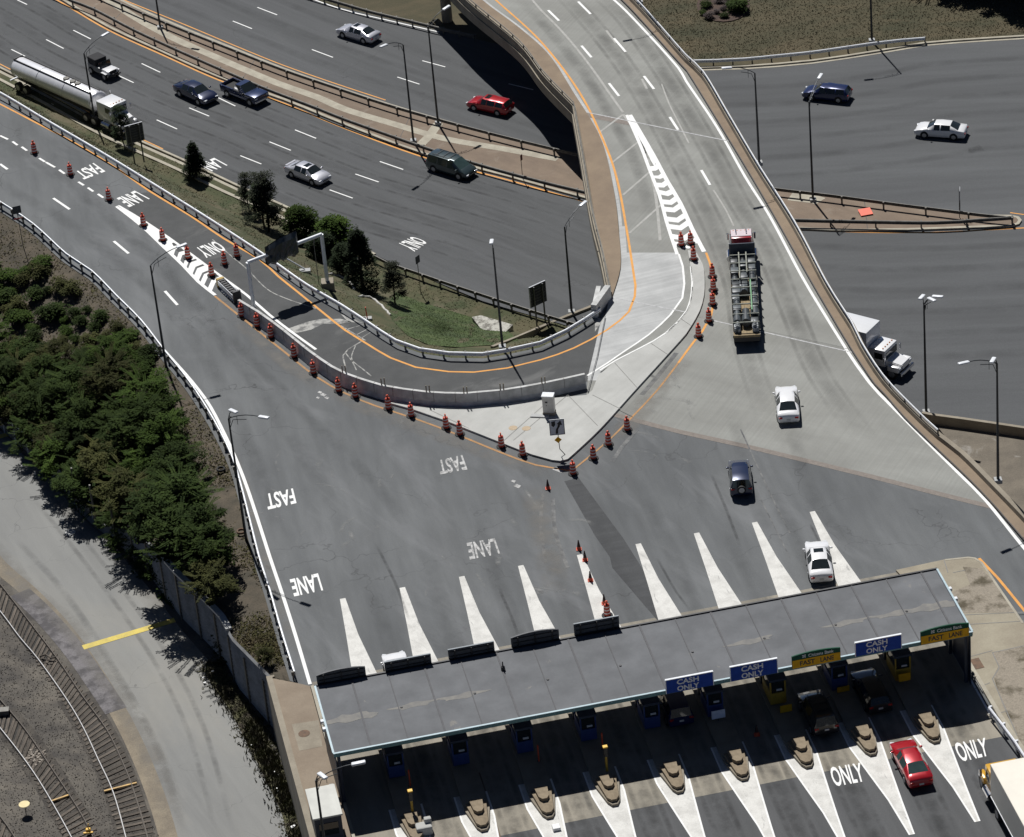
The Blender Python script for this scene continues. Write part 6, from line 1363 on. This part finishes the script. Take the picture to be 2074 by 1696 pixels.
a, b = P(80, 1330, YZ+.3), P(112, 1332, YZ+.3); m = MB(a); m.tube([a, a.lerp(b, .4)+Vector((0, .25, .05)), a.lerp(b, .7)+Vector((0, -.1, 0)), b], .07, 7); m.tube([a+Vector((.2, -.3, 0)), b+Vector((-.3, -.4, 0))], .05, 6); o = m.build('fallen_branch', wood); o.location = a; tag(o, 'dark branch lying across the curving track', 'branch')

# ================================================================== VEGETATION
def leafmat(n, c, c2): return mat(n, c, .85, c2=c2, scale=1.1, grain=.3, rand=.35, spec=.08)
lf_dec = leafmat('leaf_green', (.034, .052, .012), (.013, .023, .006)); lf_con = leafmat('needle_green', (.030, .042, .020), (.016, .024, .012)); lf_bush = leafmat('bush_green', (.042, .068, .012), (.019, .034, .007)); lf_thin = leafmat('pine_grey_green', (.040, .046, .028), (.024, .028, .018)); lf_gold = leafmat('leaf_olive', (.060, .062, .020), (.028, .032, .012)); bark = mat('bark', (.075, .06, .045), .95, c2=(.04, .032, .025), scale=4)
def leaves(m, c, R, n, size, rnd, el=2.2, flat_=.5):
    for _ in range(n):
        while True:
            x, y, z = rnd.uniform(-1, 1), rnd.uniform(-1, 1), rnd.uniform(-1, 1)
            d = x*x+y*y+z*z
            if d < 1 and d > rnd.random()*.8: break
        p = Vector((c[0]+x*R[0], c[1]+y*R[1], c[2]+z*R[2])); a = rnd.uniform(0, 6.28); t = Vector((cos(a), sin(a), rnd.uniform(-.5, .35))).normalized(); s = t.cross(Vector((rnd.uniform(-flat_, flat_), rnd.uniform(-flat_, flat_), 1))).normalized()
        L = size*rnd.uniform(.6, 1.25); w_ = L/el; m.add([p, p+t*L*.5+s*w_*.5, p+t*L, p+t*L*.5-s*w_*.5], [(0, 1, 2, 3)])
def tree_mesh(kind, seed):
    r = random.Random(seed); cr = MB(); tk = MB()
    if kind == 'dec':      # unit tree, crown radius ~1.9, height ~4.6
        tk.tube([(0, 0, -.3), (.05, .03, 1.2), (.02, .1, 2.6)], .13, 7, r2=.05)
        for i in range(34):
            a = r.uniform(0, 6.28); rad = 1.75*r.random()**.55; z = 1.3+2.7*r.random()*(1-.25*rad/1.9) ; c = (rad*cos(a), rad*sin(a), z); e = r.uniform(.32, .72)
            leaves(cr, c, (e, e, e*.6), 150, .23, r)
            if i % 2 == 0: tk.tube([(0, 0, 1.1+.4*r.random()), (c[0]*.5, c[1]*.5, (c[2]+1.2)/2), c], .04, 5, r2=.012)
        for i in range(24):   # long feathery shoots
            a = r.uniform(0, 6.28); e = r.uniform(0, 1); p = Vector((1.5*cos(a)*(1-e*.6), 1.5*sin(a)*(1-e*.6), 1.7+2.2*e)); d = Vector((cos(a), sin(a), r.uniform(-.2, .6))).normalized()
            for k in range(14):
                q = p+d*(.09*k); s = Vector((-d.y, d.x, 0)); 
                for sg in (-1, 1): v = (s*sg+d*.4).normalized()*r.uniform(.11, .19); nrm = d*.05; cr.add([q, q+v*.5+nrm, q+v, q+v*.5-nrm], [(0, 1, 2, 3)])
    if kind == 'con':      # dense cone, height 5, radius 1.3
        tk.tube([(0, 0, -.3), (0, 0, 4.7)], .12, 7, r2=.02)
        for i in range(64):
            h = r.uniform(.02, 1)**.9; z = .35+4.4*h; R = (1.28*(1-h)**.75+.06)*r.uniform(.72, 1.08); a = r.uniform(0, 6.28)
            c = (R*.72*cos(a), R*.72*sin(a), z-.1*R); e = .22+.34*(1-h); leaves(cr, c, (e, e, e*.75), 150, .19, r, 2.4)
        leaves(cr, (0, 0, 4.8), (.10, .10, .45), 70, .16, r, 3)
    if kind == 'thin':     # ragged sparse pine, height 5
        tk.tube([(0, 0, -.3), (.06, 0, 2.4), (0, .04, 4.8)], .08, 7, r2=.02)
        for i in range(38):
            z = .9+3.9*r.random(); R = (.30+.85*(1-(z-.9)/4.3))*r.uniform(.4, 1.1); a = r.uniform(0, 6.28); c = (R*cos(a), R*sin(a), z+.25*R); tk.tube([(0, 0, z-.15), c], .022, 4, r2=.008); leaves(cr, c, (.36, .36, .28), 115, .17, r, 2.4)
        leaves(cr, (0, .04, 4.8), (.12, .12, .3), 40, .15, r, 3)
    if kind == 'bush':     # round dense bush radius 1.5
        tk.tube([(0, 0, -.2), (0, 0, 1.2)], .08, 6, r2=.04)
        for i in range(54):
            a = r.uniform(0, 6.28); el = r.uniform(-.15, 1.5); R = 1.15*r.uniform(.8, 1.12); c = (R*cos(a)*cos(el), R*sin(a)*cos(el), 1.05+R*sin(el)*1.15); leaves(cr, c, (.42, .42, .34), 105, .17, r, 1.6)
        leaves(cr, (0, 0, 1.0), (.9, .9, .9), 1500, .2, r, 1.6)
    if kind == 'shrub':    # low ragged, radius .9
        tk.tube([(0, 0, -.1), (.05, 0, .5)], .04, 5, r2=.02)
        for i in range(16):
            a = r.uniform(0, 6.28); R = .65*r.random()**.5; c = (R*cos(a), R*sin(a), .3+.55*r.random()); leaves(cr, c, (.32, .32, .28), 62, .17, r, 1.8)
    return cr, tk
TM = {}
def tree(kind, p, h, label, lm, w_=1.0, group=None, name=None, seed=1):
    base = {'dec': 4.6, 'con': 5.2, 'thin': 5.1, 'bush': 2.6, 'shrub': 1.2}[kind]; s = h/base
    key = (kind, seed, lm.name)
    names = {'dec': 'tree', 'con': 'conifer', 'thin': 'sparse_pine', 'bush': 'round_bush', 'shrub': 'shrub'}
    t = thing(name or names[kind], label, {'dec': 'tree', 'con': 'conifer', 'thin': 'pine tree', 'bush': 'bush', 'shrub': 'shrub'}[kind], p, random.uniform(0, 6.28), group)
    if key not in TM:
        cr, tk = tree_mesh(kind, seed*17+3); a = cr.build('crown', lm, t); b = tk.build('trunk' if kind not in ('shrub', 'bush') else 'stem', bark, t); TM[key] = (a.data, b.data)
    else:
        for nm, me in zip(('crown', 'trunk' if kind not in ('shrub', 'bush') else 'stem'), TM[key]): o = bpy.data.objects.new(nm, me); C.objects.link(o); o.parent = t
    t.scale = (s*w_, s*w_, s); return t
tree('thin', G(250, 292), 4.2, 'slim dark tree standing in front of the tanker cab', lf_con, 1.15, seed=1)
tree('con', G(398, 362), 4.1, 'small dense conifer alone on the strip beside the LANE marking', lf_con, 1.35, seed=1)
tree('thin', G(505, 432), 4.4, 'thin sparse pine left of the taller one on the grass strip', lf_thin, 1.15, seed=2)
tree('thin', G(545, 470), 6.3, 'tall ragged pine on the grass strip left of the round bushes', lf_thin, 1.3, seed=3)
tree('thin', G(536, 462), 4.8, 'lower ragged pine leaning into the tall one beside it', lf_con, 1.4, seed=2)
tree('bush', G(612, 486), 3.3, 'left round bright topped bush at the highway kerb', lf_bush, 1.02, seed=1)
tree('bush', G(680, 520), 3.9, 'right round bright topped bush at the highway kerb', lf_bush, .98, seed=2)
tree('bush', G(655, 530), 2.8, 'lower bush hidden behind the gantry, between the round bushes', lf_con, 1.05, seed=1)
tree('bush', G(700, 560), 3.2, 'dark bush squeezed between the round bush and the big conifer', lf_con, .8, seed=2)
tree('con', G(735, 585), 6.4, 'big dense conifer at the right end of the tree row', lf_con, 1.25, seed=2)
tree('thin', G(800, 616), 4.2, 'small loose pine right of the big conifer, by the lawn', lf_thin, 1.3, seed=1)
# wooded slope
wood_poly = [(-60, 690), (60, 735), (170, 745), (236, 745), (285, 800), (332, 885), (368, 965), (394, 1045), (412, 1125), (440, 1185), (452, 1240), (430, 1262), (395, 1228), (345, 1190), (290, 1140), (235, 1080), (180, 1020), (120, 965), (70, 920), (0, 855), (-60, 800)]
def inside(x, y, poly):
    c = False
    for i in range(len(poly)):
        x0, y0 = poly[i-1]; x1, y1 = poly[i]
        if (y0 > y) != (y1 > y) and x < (x1-x0)*(y-y0)/(y1-y0)+x0: c = not c
    return c
rt = random.Random(21); pts = []
for _ in range(9000):
    x, y = rt.uniform(-60, 520), rt.uniform(690, 1300)
    if inside(x, y, wood_poly) and all(((x-a)/50)**2+((y-b)/33)**2 > 1 for a, b in pts): pts.append((x, y))
pts.sort(key=lambda q: q[1]); random.seed(4)
for i, (x, y) in enumerate(pts):
    kd = 'dec'; h = rt.uniform(3.4, 6.0) if y > 800 else rt.uniform(2.6, 4.2)
    if y > 1150: h = rt.uniform(4.2, 5.8)
    lm = (lf_dec, lf_bush, lf_dec, lf_gold, lf_dec)[i % 5]
    tree('dec', G(x, y), h, 'leafy green tree in the dense thicket on the slope left of the road', lm, rt.uniform(.95, 1.15), 'trees of the dense thicket on the slope', 'thicket_tree', seed=1+i % 4)
for i, (x, y, h, w_) in enumerate([(497, 1352, 4.0, 1.15), (455, 1338, 2.6, .9), (540, 1345, 1.6, 1.0), (395, 1238, 3.6, 1.)]):
    tree('dec', G(x, y), h, ['small loose tree above the joint of plank wall and concrete wall', 'small tree leaning over the top of the plank wall', 'low olive bush at the corner of the concrete wall and the footway', 'tree at the lower end of the thicket where the wall cap starts'][i], lf_gold if i != 3 else lf_dec, w_, seed=1+i)
shr = []
for _ in range(3000):
    x, y = rt.uniform(-20, 300), rt.uniform(520, 760)
    if y > 545 + .35*x*0 and y > 470+ .85*x and all(((x-a)/26)**2+((y-b)/17)**2 > 1 for a, b in shr): shr.append((x, y))
for i, (x, y) in enumerate(shr[:90]):
    dens = (760-y)/240
    if rt.random() < .35*dens: continue
    tree('shrub', G(x, y), rt.uniform(.7, 1.7), 'low green shrub on the upper slope at the left edge', (lf_bush, lf_gold, lf_dec)[i % 3], 1.15, 'low shrubs on the upper slope', seed=1+i % 3)
# top right: planting bed, trees beyond the frame whose shadow falls on the field
bed = [P(1465+54*cos(q*pi/10), 12+33*sin(q*pi/10), HZ) for q in range(20)]; m = MB(); m.prism([(p.x, p.y) for p in bed], HZ-.1, HZ+.06); o = m.build('planting_bed', mat('mulch', (.085, .055, .04), .95, c2=(.045, .03, .024), scale=2, grain=.4)); tag(o, 'oval mulched planting bed in the field at the top', 'planting bed')
for i, (x, y, h) in enumerate([(1489, 20, 1.5), (1498, 24, 1.1), (1476, 10, 1.0), (1432, 15, .8), (1437, 36, .7), (1458, 6, .7), (1467, 36, .6), (1452, 27, .5), (1500, 5, .9), (1425, 28, .5), (1466, 20, .5)]):
    tree('shrub', P(x, y, HZ+.05), h, 'garden shrub in the oval planting bed' if i else 'largest green shrub in the oval planting bed', lf_dec if i < 2 or i % 3 == 0 else mat('leaf_purple', (.045, .025, .022), .8, c2=(.02, .014, .012)), 1.3, 'shrubs in the oval planting bed' if i else None, seed=1+i % 3)
for i, (x, y, h) in enumerate([(1880, -52, 7.5), (1945, -40, 8), (2010, -22, 7.5), (2080, -5, 8), (2130, -20, 8)]):
    tree('dec', P(x, y, HZ), h, 'large tree just beyond the top right corner of the field', lf_dec, 1.2, 'large trees beyond the field', seed=1+i % 4)

# ground cover
def scatter(name, T, n, hgt, mtl, filt, seed, wide=.05, label=None):
    vs_, fs_ = T; r = random.Random(seed); m = MB(); tris = [f for f in fs_]; cnt = 0; guard = 0
    while cnt < n and guard < n*12:
        guard += 1; f = tris[r.randrange(len(tris))]; a, b, c, d = (vs_[i] for i in f); u, v = r.random(), r.random(); p = a.lerp(b, u).lerp(d.lerp(c, u), v)
        if not filt(p, r): continue
        h = hgt*r.uniform(.5, 1.4); an = r.uniform(0, 6.28); s = Vector((cos(an), sin(an), 0))*wide*r.uniform(.7, 1.6); tip = Vector((r.uniform(-1.8, 1.8)*h, r.uniform(-1.8, 1.8)*h, h)); m.add([p-s, p+s, p+tip], [(0, 1, 2)]); cnt += 1
    return m.build(name, mtl)
from mathutils.noise import noise as pn
gm = mat('grass_blades', (.105, .088, .042), .9, c2=(.050, .060, .022), scale=.35, grain=.3)
def dens1(p, r): return pn(Vector((p.x*.25, p.y*.25, 0))) + .25 > r.random()*.8-.1
o = scatter('grass', T1, 14000, .07, gm, dens1, 1, .06); tag(o, 'rough dry grass on the embankment between ramp and highway', 'grass', kind='stuff')
T2 = ([Vector(v) for v in vs2_keep], fs2_keep)
def dens2(p, r): return pn(Vector((p.x*.2, p.y*.2, 3))) + .3 > r.random()*.8
o = scatter('undergrowth', T2, 26000, .09, leafmat('weed_green', (.085, .085, .034), (.095, .078, .045)), dens2, 2, .07); tag(o, 'weeds and undergrowth covering the wooded slope', 'undergrowth', kind='stuff')
wd = L_([(430, 1350), (450, 1385), (486, 1436), (520, 1500), (562, 1580), (590, 1640), (607, 1700), (635, 1790)], YZ+.02, 1); m = MB(); r = random.Random(6)
m.strip(wd, 1.5); 
for i in range(9000):
    q = wd[r.randrange(len(wd)-1)]; k = r.random(); p = q + Vector((r.gauss(.1, .55), r.uniform(-.6, .6), 0)); h = r.uniform(.08, .5)*(1 if pn(p*.5) > -.1 else .4); s = r.uniform(.03, .10); a = r.uniform(0, 6.28); m.add([p+Vector((cos(a)*s, sin(a)*s, 0)), p-Vector((cos(a)*s, sin(a)*s, 0)), p+Vector((r.uniform(-.2, .2), r.uniform(-.2, .2), h))], [(0, 1, 2)])
o = m.build('weeds', mat('weed_strip', (.085, .085, .035), .95, c2=(.06, .05, .035), scale=1.2, grain=.4)); tag(o, 'weeds along the foot of the retaining wall', 'weeds', kind='stuff')
lt = MB(); r = random.Random(12)
for i in range(18):
    q = wd[r.randrange(len(wd))] + Vector((r.gauss(-.2, .6), r.uniform(-.5, .5), .12)); s = r.uniform(.05, .16); lt.box(tuple(q), (s*1.5, s, .05), rz=r.uniform(0, 3))
for i in range(26):
    x, y = r.uniform(40, 110), r.uniform(905, 975); q = P(x, y, YZ+.1); s = r.uniform(.05, .14); lt.box(tuple(q), (s*1.5, s, .05), rz=r.uniform(0, 3))
o = lt.build('litter', refl); tag(o, 'scattered white litter along the service road edge', 'litter', kind='stuff')
# lawn
lp = [(800, 592), (850, 612), (905, 628), (960, 645), (1030, 672), (1050, 690), (1000, 699), (930, 704), (870, 700), (825, 680), (795, 650), (782, 622)]
h_ = [G(x, y) for x, y in lp]; m = MB(); cc = G(895, 665); n1 = 40
rows = []
for k in range(7):
    f = k/6; ring = [G(895+(x-895)*f, 665+(y-665)*f) + Vector((0, 0, .03)) for x, y in [(895+(a-895), b) for a, b in lp]] if k else [cc + Vector((0, 0, .03))]*len(lp); rows.append(ring)
n = len(lp); vs = [p for r_ in rows for p in r_]; m.add(vs, [(k*n+i, k*n+(i+1) % n, (k+1)*n+(i+1) % n, (k+1)*n+i) for k in range(6) for i in range(n)]); o = flip_up(m.build('lawn', lawn)); tag(o, kind='structure')
T3 = (vs, [(k*n+i, k*n+(i+1) % n, (k+1)*n+(i+1) % n, (k+1)*n+i) for k in range(6) for i in range(n)])
o = scatter('grass', T3, 9000, .06, mat('lawn_blades', (.065, .098, .026), .9, c2=(.045, .07, .02), scale=.5, grain=.3), lambda p, r: True, 4, .03); tag(o, 'greener grass of the lawn patch by the lamp post', 'grass', kind='stuff')
# trees standing right at the foot of the slope, hanging over the fence and the service road
random.seed(9)
for i, (x, y, h, w_) in enumerate([(14, 862, 4.6, 1.), (75, 925, 4.2, 1.), (128, 982, 4.8, 1.), (176, 1032, 4.6, 1.05), (222, 1072, 5.0, 1.05), (262, 1112, 4.6, 1.0), (300, 1150, 4.8, 1.05), (338, 1186, 4.4, 1.), (372, 1232, 3.6, .95)]):
    tree('dec', G(x, y), h, 'edge tree of the thicket overhanging the service road', lf_dec if i % 2 else lf_bush, w_*1.1, 'edge trees of the thicket over the service road', 'edge_tree', seed=1+i % 4)
bg_ = mat('field_blades', (.13, .10, .055), .9, c2=(.06, .06, .026), scale=.3, grain=.4)
r = random.Random(33); m = MB()
for i in range(16000):
    x, y = r.uniform(1250, 2090), r.uniform(-20, 125)
    if y > 118-.075*(x-1411)+(8 if x < 1600 else 0) or y > 118: continue
    p = P(x, y, HZ-.02); h = .08*r.uniform(.5, 1.4); a = r.uniform(0, 6.28); s = Vector((cos(a), sin(a), 0))*.07; m.add([p-s, p+s, p+Vector((r.uniform(-.1, .1), r.uniform(-.1, .1), h))], [(0, 1, 2)])
o = m.build('grass', bg_); tag(o, 'rough tufted grass of the field at the top right', 'grass', kind='stuff')
# loose ballast stones over the yard, drips and tyre marks are in the surface materials
r = random.Random(71); m = MB(P(100, 1500, YZ))
for i in range(9000):
    x, y = r.uniform(-20, 345), r.uniform(1180, 1710)
    if x > 345 - (1710-y)*.62 - 12: continue
    p = P(x, y, YZ); s = r.uniform(.03, .075); a = r.uniform(0, 6.28)
    m.add([p+Vector((cos(a+k*2.1)*s*r.uniform(.7, 1.3), sin(a+k*2.1)*s*r.uniform(.7, 1.3), -.01)) for k in range(3)] + [p+Vector((0, 0, s*.9))], [(0, 1, 3), (1, 2, 3), (2, 0, 3)])
o = m.build('ballast_stones', mat('ballast_stone', (.26, .23, .19), .95, c2=(.09, .08, .07), scale=4, mix=(.4, .6))); o.location = P(100, 1500, YZ); tag(o, 'loose ballast stones over the rail yard ground', 'stones', kind='stuff')

# ================================================================== TYRE WEAR, OIL AND SCUFFS (soft-edged stains lying on the roads)
def stain_mat(name, col, lo, hi, amt, scale=.5, stretch=(1, 1, 1)):
    m = bpy.data.materials.new(name); m.use_nodes = True; t = m.node_tree; N = t.nodes; L = t.links; b = N['Principled BSDF']
    b.inputs['Base Color'].default_value = (*col, 1); b.inputs['Roughness'].default_value = .9
    uv = N.new('ShaderNodeUVMap'); uv.uv_map = 'UVMap'; sx = N.new('ShaderNodeSeparateXYZ'); L.new(uv.outputs[0], sx.inputs[0])
    def M(op, a, b_=None):
        n = N.new('ShaderNodeMath'); n.operation = op
        for i, v in enumerate((a, b_)):
            if v is None: continue
            if isinstance(v, (int, float)): n.inputs[i].default_value = v
            else: L.new(v, n.inputs[i])
        return n.outputs[0]
    e = M('SUBTRACT', 1, M('POWER', M('ABSOLUTE', M('SUBTRACT', M('MULTIPLY', sx.outputs[0], 2), 1)), 2.0))
    ends = M('MINIMUM', 1, M('MULTIPLY', M('MINIMUM', sx.outputs[1], M('SUBTRACT', 1, sx.outputs[1])), 6))
    tc = N.new('ShaderNodeTexCoord'); n = N.new('ShaderNodeTexNoise'); n.inputs['Scale'].default_value = scale; n.inputs['Detail'].default_value = 6; n.inputs['Roughness'].default_value = .65; L.new(tc.outputs['Object'], n.inputs['Vector'])
    mr = N.new('ShaderNodeMapRange'); mr.inputs[1].default_value = lo; mr.inputs[2].default_value = hi; L.new(n.outputs[0], mr.inputs[0])
    L.new(M('MULTIPLY', M('MULTIPLY', M('MULTIPLY', e, ends), mr.outputs[0]), amt), b.inputs['Alpha']); return m
wear = stain_mat('oil_wear', (.035, .036, .037), .3, .75, .20, .35)
wear_s = stain_mat('tyre_wear', (.03, .03, .03), .38, .72, .42, .6)
scuf = stain_mat('pale_scuff', (.30, .30, .29), .45, .72, .75, .9)
pat = stain_mat('dust', (.24, .225, .20), .35, .7, .6, .5)
def stain(name, lines, mtl, parent, z):
    vs = []; fs = []; uvs = []
    for pts, wd in lines:
        k0 = len(vs); k = len(pts)
        for i, p in enumerate(pts):
            t = pts[min(i+1, k-1)] - pts[max(i-1, 0)]; n = Vector((-t.y, t.x, 0)).normalized()
            for u in (0, 1): q = p + n*(u-.5)*wd; vs.append((q.x, q.y, z)); uvs.append((u, i/(k-1)))
        for i in range(k-1): a = k0+2*i; fs.append((a, a+2, a+3, a+1))
    me = bpy.data.meshes.new(name); me.from_pydata(vs, [], fs); me.materials.append(mtl); uv = me.uv_layers.new(name='UVMap')
    for l in me.loops: uv.data[l.index].uv = uvs[l.vertex_index]
    o = bpy.data.objects.new(name, me); C.objects.link(o); o.parent = parent; flip_up(o); return tag(o, kind='structure')
so_ = L_([(-60, -95), (20, -50), (115, 0), (219, 61), (330, 112), (442, 162), (574, 209), (700, 261), (859, 319), (1027.5, 364.5), (1189.5, 410), (1300, 432)], HZ)
no_ = L_([(60, -80), (170, -35), (246, -2), (330, 32), (405, 63), (469, 90), (570, 131), (675, 168), (781, 203), (892, 236), (1014, 268), (1112, 292), (1300, 332)], HZ)
ls = []
for k in range(4): ls.append((offset(so_, -(2.45+3.66*k)), 1.3))
for k in range(3): ls.append((offset(no_, (2.6+3.66*k)), 1.3))
stain('oil_wear', ls, wear, highway, HZ+.004)
ls = []
for k in range(4):
    for s in (-.85, .85): ls.append((offset(so_, -(2.45+3.66*k+s)), .45))
stain('tyre_wear', ls, wear_s, highway, HZ+.0055)
rk = L_([(1380, 152), (1509, 150), (1610, 145), (1700, 134), (1779, 122), (1873, 104), (2074, 90), (2180, 84)], HZ)
rb_ = L_([(1500, 480), (1620, 470), (1757, 476), (1880, 476), (1980, 472), (2180, 462)], HZ)
ls = [(offset(rk, -(3+3.7*k)), 1.4) for k in range(6)] + [(offset(rb_, -(2.5+3.7*k)), 1.4) for k in range(6)]
stain('oil_wear', ls, wear, hwr, HZ+.004)
ls = []
for k in range(8):
    a = tips[k]+2.28
    ls.append(([AB(a+.2*sin(k), -219-3*(k % 3)+i*.0-0+ (28*i/12), 0) for i in range(13)], 1.5))
stain('oil_wear', ls, wear, plaza, .0135)
ls = []
for k in range(9):
    a = tips[k]+2.28
    for s in (-.8, .8): ls.append(([AB(a+s+.1*sin(k*3), -204+30*i/12, 0) for i in range(13)], .5))
    ls.append(([AB(a, -203+34*i/12, 0) for i in range(13)], 1.2))
stain('tyre_wear', ls, wear_s, slab, .0145)
lr = L_([(-100, 290), (0, 372), (120, 440), (230, 520), (320, 600), (400, 700), (470, 820), (520, 940), (560, 1060), (600, 1180)], 0); lr2 = L_([(-80, 230), (0, 285), (110, 350), (220, 440), (340, 560), (440, 680), (560, 840), (660, 1000), (720, 1130)], 0)
ls = [(lr, 1.6), (lr2, 1.6), (L_([(300, 500), (420, 640), (600, 820), (760, 980), (860, 1120)], 0), 1.3), (L_([(1480, 830), (1500, 900), (1520, 1000), (1570, 1100)], 0), 1.4), (L_([(1600, 860), (1630, 960), (1680, 1060), (1740, 1120)], 0), 1.4)]
stain('oil_wear', ls, wear, plaza, .0125)
bl1 = L_([(1115, -40), (1190, 40), (1262, 130), (1330, 240), (1400, 370), (1450, 470), (1490, 580), (1510, 700), (1560, 860)], 0); bl2 = L_([(1180, -40), (1260, 30), (1340, 140), (1420, 270), (1490, 400), (1550, 500), (1600, 620), (1660, 760), (1760, 900)], 0); bl3 = L_([(1050, 0), (1110, 60), (1190, 160), (1250, 260), (1290, 340), (1320, 450)], 0)
stain('oil_wear', [(bl1, 1.5), (bl2, 1.5), (bl3, 1.3), (offset(bl1, .9), .5), (offset(bl1, -.9), .5), (offset(bl2, .9), .5), (offset(bl2, -.9), .5)], stain_mat('bridge_wear', (.12, .12, .112), .3, .7, .38, .3), appr, .0105)
r = random.Random(17); ls = []
for i in range(46):
    x, y = r.uniform(560, 1250), r.uniform(860, 1230)
    if r.random() < .35: x, y = r.uniform(1260, 1420), r.uniform(700, 960)
    p = P(x, y, 0); a = LA + r.gauss(.15, .35) + pi; n = r.uniform(1, 4.5); b = r.uniform(-.12, .12)
    ls.append(([p + Vector((cos(a+b*j), sin(a+b*j), 0))*(n*j/8) for j in range(9)], r.uniform(.1, .55)))
stain('scuff_marks', ls, scuf, plaza, .0155)
stain('dust', [(L_([(640, 760), (720, 815), (830, 858), (930, 895), (1040, 935), (1130, 965)], 0), 2.2), (L_([(1390, 720), (1330, 790), (1280, 850), (1230, 905)], 0), 2.4), (L_([(470, 640), (560, 720), (650, 790)], 0), 1.6), (L_([(1080, 980), (1100, 1080), (1130, 1200)], 0), 2.5), (L_([(420, 830), (480, 950), (520, 1070), (560, 1200), (610, 1340)], 0), 1.2)], pat, plaza, .0115)
ls = [(L_([(60, 1000), (180, 1150), (300, 1320), (380, 1480), (440, 1696)], YZ), .5), (L_([(95, 1000), (215, 1150), (335, 1320), (415, 1480), (475, 1696)], YZ), .5), (L_([(20, 1080), (130, 1200), (240, 1370), (320, 1520), (375, 1696)], YZ), .7)]
stain('tyre_wear', ls, stain_mat('service_wear', (.15, .15, .145), .35, .7, .4, .5), road2, YZ+.015)
stain('dust', [(L_(SR[1:14], YZ), 2.6), (L_([(q[0]+12, q[1]) for q in SLp[1:11]], YZ), 2.2)], pat, road2, YZ+.017)
# skid marks
stain('skid_marks', [(L_([(1640, 1060), (1655, 1090), (1668, 1118)], 0), .25), (L_([(1330, 1130), (1370, 1200), (1400, 1240)], 0), .25), (L_([(760, 1100), (800, 1180), (830, 1260)], 0), .3), (L_([(1010, 1190), (1040, 1260), (1050, 1290)], 0), .3), (L_([(1440, 960), (1470, 1030), (1500, 1110)], 0), .3)], stain_mat('skid', (.03, .03, .03), .2, .7, .4, 1.5), plaza, .0175)
